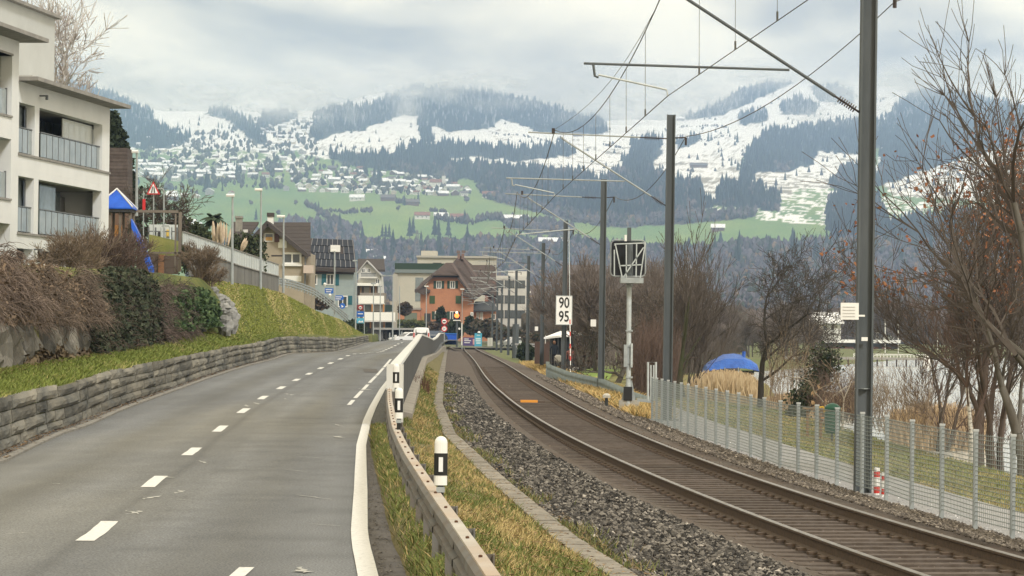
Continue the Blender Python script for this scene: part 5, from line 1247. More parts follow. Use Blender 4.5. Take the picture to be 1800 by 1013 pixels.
# solar house ------------------------------------------------------------------
Ys_ = 335
hs = thing_px('solar_house', 585, 560, Ys_, 'pale blue-grey house with teal shutters under a roof full of solar panels', 'house')
bluegrey = mat('bluegrey_render', (.30, .355, .36), .9, (.26, .31, .32), 1.0); teal = mat('teal_shutter', (.015, .10, .13), .6)
pb('wall', 540, 476, 621, 590, Ys_, bluegrey, hs, 8)
a, b, c, d = P(536, 470, Ys_ - .8), P(627, 474, Ys_ - .8), P(546, 419, Ys_ + 4.5), P(621, 422, Ys_ + 4.5)
MB().add([a, b, c, d, a - [0, 0, .35], b - [0, 0, .35], c - [0, 0, .35], d - [0, 0, .35]], [(0, 1, 3, 2), (4, 6, 7, 5), (0, 4, 5, 1), (2, 3, 7, 6), (0, 2, 6, 4), (1, 5, 7, 3)]).build('roof', tile_d, hs)
a2, b2_, c2, d2 = P(545, 419, Ys_ + 4.6), P(621, 422, Ys_ + 4.6), P(552, 470, Ys_ + 9), P(615, 470, Ys_ + 9)
solar_m = mat('solar_panel', (.028, .032, .042), .6, spec=.15); nrm = np.cross(b - a, c - a); nrm /= np.linalg.norm(nrm); nrm = nrm if nrm[2] > 0 else -nrm
rowsn = [(0.03, .26, 10, 0), (.27, .48, 9, .04), (.49, .72, 9, 0), (.73, .97, 8, .03)]
RU = lambda u, v: (a * (1 - u) + b * u) * (1 - v) + (c * (1 - u) + d * u) * v
for v0, v1, n_, sh in rowsn:
    for k in range(n_):
        u0, u1 = .02 + sh + (0.96 - sh) * k / n_ + .003, .02 + sh + (.96 - sh) * (k + 1) / n_ - .003
        if v0 > .4 and v0 < .6 and .56 < (u0 + u1) / 2 < .72: continue
        q = [RU(u0, v0 + .008), RU(u1, v0 + .008), RU(u0, v1 - .008), RU(u1, v1 - .008)]
        MB().add([p + nrm * .06 for p in q] + [p + nrm * .13 for p in q], MB.BF).build('solar_panel', solar_m, hs)
for v0, v1, n_, sh in rowsn:
    for k in range(n_ + 1):
        u0 = .02 + sh + (.96 - sh) * k / n_; MB().bar(RU(u0, v0) + nrm * .14, RU(u0, v1) + nrm * .14, .055, .04).build('panel_rail', mat('alu', (.22, .22, .23), .6), hs)
pb('skylight', 581, 431, 598, 443, Ys_ + 1.6, white_t, hs, .3, .1); pb('red_eave', 552, 471, 625, 478, Ys_ - .6, mat('red_gutter', (.17, .06, .045), .7), hs, .3); pb('eave', 545, 478, 622, 482, Ys_ - .2, tile_d, hs, .5)
window(hs, 539, 482, 558, 501, Ys_, teal, 0, 2); window(hs, 574, 482, 587, 501, Ys_, teal, 8, 1); window(hs, 594, 520, 611, 540, Ys_, None, 0, 1); pb('shutter', 612, 520, 619, 536, Ys_, teal, hs, .05, .06); pb('shutter', 588, 482, 596, 502, Ys_, teal, hs, .05, .065)
window(hs, 545, 522, 560, 540, Ys_, teal, 6, 1)

# chalet with balconies ---------------------------------------------------------
Yc = 395
hc = thing_px('white_chalet', 655, 560, Yc, 'white gabled house with stacked wooden and white balconies', 'house')
wht = mat('white_render', (.60, .60, .57), .9, (.52, .52, .5), 1.2); wood = mat('brown_wood', (.19, .12, .07), .8)
MB().prism([np.array([p[0], Yc, p[2]]) for p in [P(630, 560, Yc), P(630, 478, Yc), P(645, 462, Yc), P(668, 482, Yc), P(674, 560, Yc)]], (0, 9, 0)).build('wall', wht, hc)
q = MB(); a, b = P(629, 455, Yc + 8), P(675, 455, Yc + 8); c, d = P(629, 474, Yc + 1), P(677, 474, Yc + 1)
q.add([a, b, c, d, a - [0, 0, .3], b - [0, 0, .3], c - [0, 0, .3], d - [0, 0, .3]], MB.BF).build('roof', tile_d, hc)
slope(hc, P(627, 482, Yc - .6), P(645, 460, Yc - .6), (0, 4, 0), .2, mat('pale_eave', (.42, .42, .42), .8)); slope(hc, P(672, 487, Yc - .6), P(645, 460, Yc - .6), (0, 4, 0), .2, mat('pale_eave', (.42, .42, .42), .8))
window(hc, 635, 472, 642, 480, Yc, None, 0, 1); window(hc, 645, 472, 652, 480, Yc, None, 0, 1); window(hc, 660, 490, 668, 500, Yc, None, 0, 1)
for k in range(12): pb('baluster', 636 + k * 2.1, 481, 637.2 + k * 2.1, 487, Yc, metal_d, hc, .05, 1.0)
pb('handrail', 635, 480, 662, 481.3, Yc, metal_d, hc, .08, 1.05); pb('balcony_floor', 634, 487, 664, 489.5, Yc, wht, hc, 1.0, 1.0)
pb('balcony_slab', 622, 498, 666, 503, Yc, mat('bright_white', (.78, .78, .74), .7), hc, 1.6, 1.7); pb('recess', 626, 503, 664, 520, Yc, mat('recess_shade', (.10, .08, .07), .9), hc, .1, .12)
for x in (634, 650, 660): pb('post', x, 503, x + 2.2, 520, Yc, wood, hc, .2, 1.2)
pb('awning', 640, 505, 652, 517, Yc, mat('grey_cloth', (.33, .31, .29), .9), hc, .1, .6)

# white stepped balconies ---------------------------------------------------------
Yw = 372
ht_ = thing_px('terraced_flats', 660, 595, Yw, 'low flats with two bright white balcony parapets and orange posts', 'apartment building')
bw_ = mat('bright_white', (.78, .78, .74), .7); wo = mat('orange_wood', (.42, .20, .07), .8)
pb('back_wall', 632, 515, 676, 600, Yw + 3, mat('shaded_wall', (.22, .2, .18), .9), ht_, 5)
pb('parapet', 630, 520, 675, 533, Yw, bw_, ht_, .3); pb('parapet', 638, 549, 694.5, 563.5, Yw - 1.5, bw_, ht_, .3)
pb('floor_slab', 630, 533, 675, 535, Yw, wht, ht_, 3); pb('floor_slab', 638, 563.5, 694, 566, Yw - 1.5, wht, ht_, 4)
for x0, x1, y0, y1, m_ in ((640, 651, 535, 545, glass), (655, 672, 537, 547, mat('grey_cloth', (.33, .31, .29), .9)), (677, 690, 536, 548, mat('dark_green_glass', (.03, .05, .045), .3)), (657, 672, 566, 580, mat('garage_door', (.33, .33, .33), .7)), (678, 690, 566, 582, mat('dark_green_glass', (.03, .05, .045), .3)), (641, 652, 568, 600, dark_in)): pb('door', x0, y0, x1, y1, Yw + 1.5, m_, ht_, .1)
for x, y0, y1 in ((653, 535, 548), (673, 535, 549), (674, 564, 580), (650, 566, 577)): pb('post', x, y0, x + 2.4, y1, Yw, wo, ht_, .2)
pb('side_wall', 686, 530, 696, 600, Yw + 4, mat('beige_side', (.42, .39, .33), .9), ht_, 4)
# concrete carport / bus shelter
sh = thing_px('garage_row', 690, 602, 350, 'low grey garage with a flat concrete roof behind the parked cars', 'garage')
pb('end_wall', 656, 580, 673, 604, 350, mat('grey_wall', (.15, .15, .155), .9), sh, 5); pb('end_wall', 675, 579, 681, 602, 351, mat('grey_wall', (.15, .15, .155), .9), sh, 5); pb('flat_roof', 656, 576.5, 728, 580, 349.5, mat('roof_edge', (.33, .33, .32), .8), sh, 6); pb('back_wall', 680, 580, 728, 603, 355, dark_in, sh, .3)
for x in (690, 706, 722): pb('pillar', x, 580, x + 1.4, 603, 350, mat('roof_edge', (.33, .33, .32), .8), sh, .2)

# beige apartment block and the flat blocks behind ----------------------------------
Yk = 540
kb = thing_px('cream_block', 730, 560, Yk, 'cream windowless end wall of a flat-roofed block behind the orange villa', 'apartment building')
cream = mat('cream_render', (.50, .47, .40), .9, (.45, .43, .37), .5)
pb('wall', 692, 480, 782, 600, Yk, cream, kb, 10); pb('corner_pilaster', 690, 482, 698, 600, Yk - .5, mat('cream_dark', (.40, .38, .34), .9), kb, .6)
pb('roof_terrace', 694, 463, 786, 474, Yk + 3, mat('dark_hedge', (.03, .05, .03), 1), kb, 8); pb('roof_edge', 694, 474, 786, 480, Yk - .6, mat('grey_fascia', (.18, .21, .21), .7), kb, 11); pb('stair_window', 730, 488, 744, 530, Yk, glass, kb, .1, .05)
k2 = thing_px('rear_block', 800, 560, 620, 'long cream building with a flat roof rising behind the orange villa', 'apartment building')
pb('wall', 733, 452, 872, 600, 620, cream, k2, 12); pb('roof_box', 740, 441, 768, 453, 622, cream, k2, 8); pb('roof_edge', 732, 450, 873, 453.5, 619.5, mat('cream_dark', (.40, .38, .34), .9), k2, 12.5)
pb('dark_opening', 761, 462, 776, 467, 620, dark_in, k2, .1, .06)
# orange villa ------------------------------------------------------------------------
Yo = 475
ov = thing_px('orange_villa', 790, 585, Yo, 'orange-red villa with dark green shutters and a steep hipped brown roof', 'villa')
orng = mat('orange_render', (.46, .215, .12), .9, (.39, .175, .10), .7); brn = mat('brown_tiles', (.095, .068, .058), .9, (.065, .048, .042), 1.6, .03, 5, stretch=(1, 1, 5)); dgr = mat('green_shutter', (.025, .055, .035), .7)
wp = [P(739, 600, Yo), P(739, 512, Yo), P(762, 486, Yo), P(804, 486, Yo), P(832, 520, Yo), P(832, 600, Yo)]
MB().prism([np.array([p[0], Yo, p[2]]) for p in wp], (0, 11, 0)).build('wall', orng, ov)
def poly3(nm, pts, m, par, th=.25, dz=(0, 0, -1)):
    pp = [np.array(p) for p in pts]; MB().prism(pp, np.array(dz) * th).build(nm, m, par)
def T3(px, py, Y): return P(px, py, Y)
poly3('roof_plane', [T3(762, 485, Yo - 1), T3(806, 485, Yo - 1), T3(798, 462, Yo + 2), T3(784, 462, Yo + 2)], brn, ov)
poly3('roof_plane', [T3(730, 514, Yo - 1), T3(762, 485, Yo - 1), T3(784, 462, Yo + 2), T3(740, 497, Yo + 8)], brn, ov)
poly3('roof_plane', [T3(804, 487, Yo - 1), T3(834, 526, Yo - 1), T3(870, 500, Yo + 9), T3(812, 450, Yo + 9), T3(797, 460, Yo + 2)], brn, ov)
poly3('roof_plane', [T3(795, 464, Yo + 2), T3(806, 450, Yo + 6), T3(812, 450, Yo + 6), T3(838, 500, Yo + 3), T3(828, 516, Yo)], brn, ov)
poly3('rear_roof', [T3(818, 466, Yo + 14), T3(871, 466, Yo + 14), T3(874, 520, Yo + 8), T3(828, 512, Yo + 6)], brn, ov, .3, (0, 1, -1))
poly3('small_roof', [T3(729, 510, Yo - 1.5), T3(742, 497, Yo + 1), T3(755, 512, Yo - 1.2), T3(745, 516, Yo - 1.8)], brn, ov)
poly3('small_roof', [T3(810, 517, Yo - 1.5), T3(824, 503, Yo + 1), T3(842, 518, Yo - 1.2), T3(830, 522, Yo - 1.8)], brn, ov)
pb('eave', 758, 483, 808, 487.5, Yo - 1, mat('dark_wood', (.07, .05, .04), .9), ov, .4)
MB().bar(T3(795, 463, Yo - 1.1), T3(836, 526, Yo - 1.1), .3, .35).build('ridge_board', mat('ridge_tiles', (.17, .13, .12), .9), ov); MB().bar(T3(813, 452, Yo + 1), T3(838, 486, Yo + 1), .3, .35).build('ridge_board', mat('ridge_tiles', (.17, .13, .12), .9), ov)
for x in (804, 811): pb('chimney', x, 446, x + 5, 456, Yo + 5, mat('old_brick', (.20, .13, .11), .9), ov, 1)
for x in (802.5, 811.5): pb('chimney_cap', x, 440.5, x + 6.5, 445, Yo + 5, mat('ridge_tiles', (.17, .13, .12), .9), ov, .8)
window(ov, 767, 494, 776, 507.5, Yo, dgr, 4.5, 1); window(ov, 791, 494, 800, 507.5, Yo, dgr, 4.5, 1)
for x in (755, 801): pb('shutter', x, 520, x + 9.5, 534, Yo, mat('olive_shutter', (.05, .085, .03), .8), ov, .06, .07)
window(ov, 764.5, 547.5, 775, 562, Yo, dgr, 5, 1); window(ov, 791, 547.5, 801, 562, Yo, dgr, 5, 1)
pb('arched_door', 746, 551, 757, 577, Yo, dark_in, ov, .1, .05); pb('door_surround', 741, 556, 745.5, 566, Yo, mat('ochre', (.40, .27, .10), .9), ov, .1, .05)
pb('porch_roof', 729, 509, 756, 514, Yo - 1, brn, ov, 2.0, .6)
pb('wing_wall', 832, 543, 872, 600, Yo + 2, orng, ov, 7); poly3('wing_roof', [T3(824, 545, Yo + 1), T3(874, 545, Yo + 1), T3(868, 530, Yo + 6), T3(836, 530, Yo + 6)], mat('slate', (.06, .065, .07), .8), ov)
for x in (827, 837.5, 844): window(ov, x, 549, x + 5, 563, Yo - .3 if x < 832 else Yo + 2, None, 0, 1)
window(ov, 863, 552, 871, 562.5, Yo + 2, None, 0, 1)
pb('sill_band', 826, 563, 852, 565, Yo - .4, mat('grey_band', (.3, .27, .25), .9), ov, .3)
pb('annexe_wall', 700, 544, 738, 580, Yo - 4, orng, ov, 4); pb('annexe_roof', 698, 541, 739.5, 544.5, Yo - 4.3, mat('grey_band', (.3, .27, .25), .9), ov, 4.6); pb('garage_door', 711, 550, 733, 572, Yo - 4, mat('grey_green_door', (.15, .17, .13), .8), ov, .1, .05)
pb('brick_corner', 858, 495, 870, 545, Yo + 9, mat('old_brick', (.20, .13, .11), .9), ov, 2)

# white office block ---------------------------------------------------------------------
Yf = 505
of = thing_px('office_block', 905, 600, Yf, 'white office block with dark ribbon windows in three rows', 'office building')
offw = mat('office_white', (.58, .57, .53), .9, (.52, .51, .48), .6)
pb('wall', 866, 485, 925, 596, Yf, offw, of, 10)
pb('roof_storey', 893, 477, 926, 486, Yf + 2, offw, of, 8)
for y0, y1 in ((494, 506), (520.5, 533), (546.5, 559)):
    pb('ribbon_recess', 866, y0 - 1, 923, y1 + 1, Yf, dark_in, of, .1, .03)
    for k, x in enumerate((868, 877, 887, 896.5, 906, 914)): pb('pane', x, y0, x + 8.6, y1, Yf, wglass, of, .05, .08)
    for x in (866, 885.4, 904.6): pb('mullion', x, y0 - 1, x + 1.4, y1 + 1, Yf, offw, of, .1, .1)
pb('left_wing', 852, 496, 868, 590, Yf - 2, mat('brick_red', (.25, .12, .09), .9), of, 4)
pb('low_wall', 880, 574, 924, 600, Yf - 3, mat('grey_wall', (.15, .15, .155), .9), of, 1)
o2 = thing_px('brown_house', 940, 600, 560, 'house with a dark brown roof beside the office block', 'house')
pb('wall', 926, 520, 955, 600, 560, mat('tan_render', (.33, .27, .21), .9), o2, 8); poly3('roof', [T3(922, 526, 559), T3(958, 524, 559), T3(952, 502, 566), T3(928, 502, 566)], mat('roof_brown_grey', (.10, .08, .075), .9), o2, .3); window(o2, 930, 545, 934, 553, 560, None, 0, 0)
pb('chimney', 930, 512, 933, 520, 562, white_t, o2, .6)
h3 = thing_px('far_roof_house', 1020, 560, 640, 'low house with a grey-brown roof half hidden in the bare trees', 'house')
pb('wall', 985, 482, 1060, 560, 640, mat('tan_render', (.33, .27, .21), .9), h3, 8); poly3('roof', [T3(980, 484, 639), T3(1066, 484, 639), T3(1056, 466, 648), T3(990, 466, 648)], mat('roof_brown_grey', (.10, .08, .075), .9), h3, .3)

# dark pavilion with a white roof ----------------------------------------------------------
Yd = 190
pv_ = thing_px('lake_pavilion', 1010, 660, Yd, 'dark timber pavilion with a tilted white roof beside the lawn', 'pavilion')
drk = mat('black_timber', (.022, .025, .028), .8, (.035, .038, .04), 3, stretch=(6, 6, .3))
pb('wall', 968, 593, 1048, 650, Yd, drk, pv_, 5)
poly3('roof', [T3(956, 593, Yd - 1.5), T3(1052, 583, Yd + 1), T3(1052, 581, Yd + 7), T3(985, 582, Yd + 7)], mat('roof_snow', (.92, .93, .93), .9), pv_, .12); 
for x in (969, 974, 980, 986, 992): pb('post', x, 594, x + 1.6, 650, Yd - .6, metal_d, pv_, .1)
for k in range(14): pb('board', 1002 + k * 3.3, 596, 1004.9 + k * 3.3, 648, Yd, drk, pv_, .06, .05)
pb('brown_panel', 940, 601, 966, 640, Yd + 12, mat('brown_hedge', (.085, .055, .045), 1), pv_, 1.5)
pb('antenna', 958, 590, 959.4, 604, Yd - 1.4, white_t, pv_, .1)
# paved court in front, lower wall steps
sheet('court', [[tuple(P(925, 658, 200)), tuple(P(1000, 656, 170))], [tuple(P(930, 638, 235)), tuple(P(1035, 640, 192))]], mat('court_paving', (.45, .45, .45), .9))
for k, (x0, y0, x1, y1, Y) in enumerate([(905, 600, 950, 632, 262)]):
    st = thing_px('grey_steps', 925, 632, 262, 'pale grey stepped wall right of the far masts', 'steps')
    for q in range(7): pb('step', 905 + q * 2, 604 + q * 4.3, 952, 607 + q * 4.3, 262 - q * 1.2, mat('step_concrete', (.30, .30, .30), .9), st, 1.2)

# roofs far right over the lake, boathouses and jetty -----------------------------------------
bh = thing_px('boathouse', 1530, 630, 560, 'low boathouse with a snowy roof across the water behind the nearest mast', 'boathouse')
pb('wall', 1450, 604, 1580, 632, 560, mat('boathouse_wall', (.07, .065, .065), .9), bh, 8); pb('roof', 1445, 597.5, 1583, 603, 559, mat('roof_snow', (.92, .93, .93), .9), bh, 10)
for k in range(5): pb('door', 1462 + k * 22, 610, 1478 + k * 22, 630, 560, mat('boathouse_door', (.20, .10, .09), .9), bh, .1, .05)
b3 = thing_px('lake_house', 1445, 600, 640, 'white house with snow on its roof behind the spreading bare tree', 'house')
pb('wall', 1425, 566, 1478, 600, 640, white_t, b3, 8); poly3('roof', [T3(1420, 567, 639), T3(1484, 567, 639), T3(1474, 549, 646), T3(1430, 549, 646)], mat('roof_snow', (.92, .93, .93), .9), b3, .3)
for x in (1432, 1446, 1460): window(b3, x, 572, x + 7, 582, 640, None, 0, 0)
b4 = thing_px('lake_shed', 1560, 570, 700, 'pale small house with a snowy roof between the mast and the red-leaved tree', 'house')
pb('wall', 1545, 556, 1572, 600, 700, white_t, b4, 6); poly3('roof', [T3(1541, 557, 699), T3(1576, 557, 699), T3(1570, 547, 705), T3(1547, 547, 705)], mat('roof_snow', (.92, .93, .93), .9), b4, .3)
jt = thing_px('jetty', 1560, 638, 330, 'long grey jetty with white railings reaching into the lake', 'jetty')
pb('deck', 1380, 628, 1632, 632.5, 330, mat('jetty_deck', (.27, .26, .24), .9), jt, 3)
for k in range(15): pb('pile', 1388 + k * 17, 632, 1390.4 + k * 17, 645, 330, mat('jetty_pile', (.06, .05, .045), .9), jt, .2)
for k in range(22): pb('rail_post', 1500 + k * 5.9, 623, 1501 + k * 5.9, 628.5, 330, white_t, jt, .05)
pb('rail', 1500, 622.5, 1630, 623.6, 330, white_t, jt, .05); pb('rail', 1500, 625.3, 1630, 626, 330, white_t, jt, .05); pb('end_box', 1624, 626, 1636, 645, 329, white_t, jt, 1)
for x, y in ((1556, 562), (1579, 567), (1648, 585), (1712, 572)):
    f_ = thing_px('flag_pole', x, 628, 480, {1556: 'white pole standing just right of the nearest mast over the jetty', 1579: 'second white pole over the jetty, the taller one', 1648: 'short pale pole on the far shore', 1712: 'pale pole on the far shore behind the red-leaved tree'}[x], 'pole'); MB().tube([P(x, 640, 480), P(x, y, 480)], .08, 5).build('shaft', white_t, f_)
# blue tarpaulin over a boat -----------------------------------------------------------------
Yt = 178
tp = thing_px('covered_boat', 1283, 656, Yt, 'boat under a bright blue tarpaulin on the shore behind the reeds', 'boat')
blue = mat('tarp_blue', (.04, .14, .50), .5, (.03, .085, .33), 1.3, .12, 3.5)
prof = [(1236, 655), (1240, 642), (1252, 633), (1272, 624.5), (1290, 623), (1304, 625), (1316, 631), (1328, 640), (1331, 654)]
rows = []
for t_ in np.linspace(-1, 1, 9):
    k_ = math.sqrt(max(0, 1 - abs(t_) ** 2.4)); row = []
    for (x, y) in prof:
        h = (655 - y) * (.25 + .75 * k_) * (1 + .06 * math.sin(x * .4 + t_ * 5)); q = P(x, 655 - h, Yt); row.append((q[0], Yt + t_ * 2.2, q[2]))
    rows.append(row)
MB().loft(rows).build('tarpaulin', blue, tp); pb('hull', 1242, 652, 1326, 659, Yt, mat('hull_dark', (.05, .07, .07), .7), tp, 1.8, -.2)
MB().tube([P(1307, 630, Yt - .2), P(1308, 618, Yt - .2)], .12, 6).build('stern_cover', blue, tp)
for x in (1274, 1298): MB().tube([P(x, 658, Yt - 2.3), P(x, 646, Yt - 2.3)], .03, 4).build('stand', galv, tp)
# park bits: bin, bench, yellow hydrant bar ----------------------------------------------------
c = P(1463, 762, 74); bn = thing('waste_bin', c, 'dark green waste bin on the lawn behind the mesh fence', 'waste bin'); bn.matrix_world = Matrix.Translation(bn.location)
gm = mat('bin_green', (.02, .085, .055), .4); MB().lathe([(.16, 0), (.19, .08), (.2, .5), (.19, .55)], n=14).build('body', gm, bn, world=False)
MB().lathe([(.215, .57), (.2, .66), (.12, .73), (.03, .76)], n=14).build('lid', gm, bn, world=False, smooth=True); MB().tube([(.0, .1, -.3), (.0, .1, .6)], .03, 6).build('stand', steel, bn, world=False)
c = P(1432, 762, 76); bc = thing('picnic_bench', c, 'wooden bench with a plank top beside the green bin', 'bench'); bc.matrix_world = Matrix.Translation(bc.location)
wd_ = mat('bench_wood', (.30, .20, .12), .8)
for k in range(3): MB().box((-.3, -.25 + k * .14, .62), (.2, -.13 + k * .14, .66)).build('plank', wd_, bc, world=False)
MB().box((.15, -.2, .38), (.5, .15, .42)).build('seat', mat('seat_orange', (.50, .27, .13), .8), bc, world=False)
for x in (-.22, .12): MB().box((x, -.1, -.3), (x + .06, .0, .62)).build('leg', wd_, bc, world=False)
MB().tube([(.12, 0, .66), (.2, 0, .68), (.27, 0, .5), (.27, 0, .1)], .035, 6).build('yellow_bar', mat('yellow_paint', (.65, .42, .03), .5), bc, world=False)
# ------------------------------------------------------------------ dry-stone retaining wall: every block its own part
wallo = thing('retaining_wall', (float(Xw(60)), 60, float(zroad(60))), 'long low retaining wall of rough grey stone blocks along the left road edge', 'retaining wall')
block_m = mat('stone_block', (.125, .128, .12), .95, (.05, .051, .047), 3.2, .03, 16, rnd=.34, c3=(.22, .205, .17), sc3=1.2, stretch=(1, .3, .8))
r_ = np.random.default_rng(12); blocks = []
NR = 4; yw = 26.0
for row in range(NR):
    y = 24.0 - row * .9
    while y < 262:
        ln = r_.choice([1.5, 2.2, 3.0, 3.8, 4.6]) * r_.uniform(.85, 1.15) * (1 if y < 90 else 1.3); blocks.append((y, min(ln, 264 - y), row)); y += ln
cuts = lambda y: [0, .25 + .03 * math.sin(y * .21), .50 + .035 * math.sin(y * .17 + 2), .75 + .03 * math.sin(y * .26 + 4), 1.0]
for (y, ln, row) in blocks:
    if y + ln < 33: continue
    m_ = MB(); nx = max(4, min(9, int(ln / .5) + 2)); nz = 4; pr = r_.uniform(-.015, .04); rows_ = []; g = .05
    ysb = np.linspace(y + g, y + ln - g, nx); drop = r_.uniform(-.03, .02) if row == NR - 1 else 0
    for i_, yy_ in enumerate(ysb):
        z0 = float(zroad(yy_)) - .02; H = float(zwt(yy_)) - z0; c_ = cuts(yy_); lo_, hi_ = c_[row] * H + .008, c_[row + 1] * H - .008 + drop; col_ = []
        for j_ in range(nz):
            t = j_ / (nz - 1); z = z0 + lo_ + (hi_ - lo_) * t; ed = (i_ in (0, nx - 1)) or (j_ in (0, nz - 1))
            col_.append((float(Xw(yy_)) - .10 * z / 1.0 * 0 - .1 * (lo_ + (hi_ - lo_) * t) + (0 if ed else .03 + pr + r_.uniform(-.018, .018)), yy_ + (0 if ed else r_.uniform(-.06, .06)), z + (r_.uniform(-.006, .006) if ed else 0)))
        col_.append((float(Xw(yy_)) - .4, yy_, z0 + hi_)); rows_.append(col_)
    m_.loft(rows_); k = nz + 1; m_.f += [tuple(range(k)), tuple(m_.n - k + q for q in range(k))[::-1]]; m_.m += [0, 0]
    m_.build('stone_block', block_m, wallo)
rows = [[pt(Xw(y) - .03, y, zroad(y) - .1), pt(Xw(y) - .14, y, zwt(y) - .06)] for y in np.arange(14, 264, 2.)]
MB().loft(rows).build('mortar_core', mat('dark_joint', (.05, .048, .042), 1), wallo)

# ------------------------------------------------------------------ fast tube forest builder
def tubes(name, segs, m, parent=None, n=3, kind=None, origin=None, col=None):
    """segs rows: x0 y0 z0 x1 y1 z1 r0 r1"""
    s_ = np.asarray(segs, float); a, b = s_[:, :3], s_[:, 3:6]; d = b - a; L_ = np.linalg.norm(d, axis=1, keepdims=True); d = d / np.maximum(L_, 1e-9)
    ref = np.where(np.abs(d[:, 2:3]) < .9, np.array([[0, 0, 1.]]), np.array([[1., 0, 0]])); u = np.cross(d, ref); u /= np.linalg.norm(u, axis=1, keepdims=True); v = np.cross(d, u)
    an = np.arange(n) * 2 * math.pi / n; ring = u[:, None] * np.cos(an)[None, :, None] + v[:, None] * np.sin(an)[None, :, None]
    V = np.concatenate([a[:, None] + ring * s_[:, 6][:, None, None], b[:, None] + ring * s_[:, 7][:, None, None]], 1).reshape(-1, 3)
    j = np.arange(n); fc = np.stack([j, (j + 1) % n, (j + 1) % n + n, j + n], -1)
    Fq = (fc[None] + (np.arange(len(s_)) * 2 * n)[:, None, None]).reshape(-1, 4)
    if origin is not None: V = V - np.array(origin)
    c = None if col is None else np.repeat(np.asarray(col), 2 * n, 0)
    me = npmesh(name, V, Fq, m, col=c); me.polygons.foreach_set('use_smooth', np.full(len(Fq), n > 4))
    o = linkmesh(name, me, parent, None if parent is not None else origin)
    if kind: o['kind'] = kind
    return o
def grow(seed, h=8., fit=None, r0=.16, levels=5, fork=(2, 3), up=.06, spread=.75, lr=.72, trunk=.3, wander=.12, lean=(0, 0), side=3, minr=.004, stems=1, stem_sp=.25, droop=0.):
    """skeleton of a leafless tree as tapered segments, base at 0; returns (thick, thin, tips)"""
    r = np.random.default_rng(seed); thick, thin, tips = [], [], []
    def nrm(v): return v / (np.linalg.norm(v) + 1e-9)
    def branch(p, d, L_, rad, lev):
        k = 4 if lev > 1 else 3; re_ = rad * (.55 if lev > 0 else .3); q = p
        kids = []
        for i in range(k):
            d = nrm(d + r.normal(0, wander, 3) + np.array([0, 0, up - droop * (levels - lev) * .05]))
            e = q + d * L_ / k; ra = rad + (re_ - rad) * i / k; rb = rad + (re_ - rad) * (i + 1) / k
            (thick if rad > h * .0042 else thin).append((*q, *e, max(ra, minr), max(rb, minr)))
            q = e
            if lev > 0 and i >= (1 if lev == levels else 0):
                for _ in range(1 if r.random() < side / 4 else 0): kids.append((q, d, rb))
        def turn(d, ang):
            a = nrm(np.cross(d, r.normal(0, 1, 3))); return nrm(d * math.cos(ang) + a * math.sin(ang))
        if lev > 0:
            for _ in range(r.integers(fork[0], fork[1] + 1)): branch(q, turn(d, spread * r.uniform(.3, .9)), L_ * lr * r.uniform(.75, 1.2), re_ * .85, lev - 1)
            for (kp, kd, kr) in kids: branch(kp, turn(kd, spread * r.uniform(.8, 1.35)), L_ * lr * r.uniform(.5, .95), kr * .55, lev - 1)
        else: tips.append(q)
    for s_ in range(stems):
        a = 6.28 * s_ / max(1, stems) + r.uniform(0, 1); t_ = 0 if stems == 1 else stem_sp * r.uniform(.4, 1.2)
        branch(np.array([math.cos(a) * .1 * (stems > 1), math.sin(a) * .1 * (stems > 1), -.3]), nrm(np.array([lean[0] + math.cos(a) * t_, lean[1] + math.sin(a) * t_, 1])), h * trunk, r0, levels)
    a, b, c = np.array(thick), np.array(thin) if thin else np.zeros((0, 8)), np.array(tips)
    if fit:
        k = fit / c[:, 2].max(); a[:, :6] *= k; b[:, :6] *= k; c = c * k
    return a, b, c
bark = mat('bark', (.075, .065, .052), .95, (.12, .11, .095), 5, .01, 30, stretch=(1, 1, .3)); bark_g = mat('mossy_bark', (.045, .052, .022), .95, (.07, .062, .048), 3, .01, 25)
twig = mat('twigs', (.10, .083, .07), .95, (.07, .058, .05), 2); twig_red = mat('red_twigs', (.14, .095, .078), .95, (.10, .072, .058), 1.2); twig_tan = mat('tan_twigs', (.22, .17, .12), .95, (.15, .11, .08), 1.5)
def tree(name, loc, sk, mt, mw, lb, cat='tree', grp=None, scale=1., rz=0, clip=None):
    o = thing(name, loc, lb, cat, grp); o.rotation_euler = (0, 0, rz)
    th, tn, tp_ = sk
    f = scale
    tubes('trunk', th * f, mt, o, 6); 
    if len(tn): tubes('crown', tn * f, mw, o, 3)
    o.matrix_world = Matrix.Translation(o.location) @ Matrix.Rotation(rz, 4, 'Z')
    return o
def leaves(tips, n, size, m, parent, seed, name='foliage', col=None, sp=.12):
    r = np.random.default_rng(seed); c = tips[r.integers(0, len(tips), n)] + r.normal(0, sp, (n, 3)); q = np.array([(-1, -.5, 0), (1, -.5, 0), (.8, .6, .15), (-.6, .7, -.1)]) * size
    u = r.normal(0, 1, (n, 3)); u /= np.linalg.norm(u, axis=1, keepdims=True); w_ = np.cross(u, r.normal(0, 1, (n, 3))); w_ /= np.linalg.norm(w_, axis=1, keepdims=True); k = np.cross(u, w_); s_ = r.uniform(.6, 1.3, n)[:, None, None]
    V = c[:, None] + (u[:, None] * q[None, :, 0:1] + w_[:, None] * q[None, :, 1:2] + k[:, None] * q[None, :, 2:3]) * s_
    cc = None
    if col is not None: t_ = r.random((n, 1)); cc = np.repeat(np.array(col[0]) * (1 - t_) + np.array(col[1]) * t_, 4, 0)
    Fq = np.arange(n * 4).reshape(-1, 4)
    return linkmesh(name, npmesh(name, V.reshape(-1, 3), Fq, m, col=cc), parent)
leaf_m = mat('leaves_tinted', (.1, .1, .05), .8, attr=True)

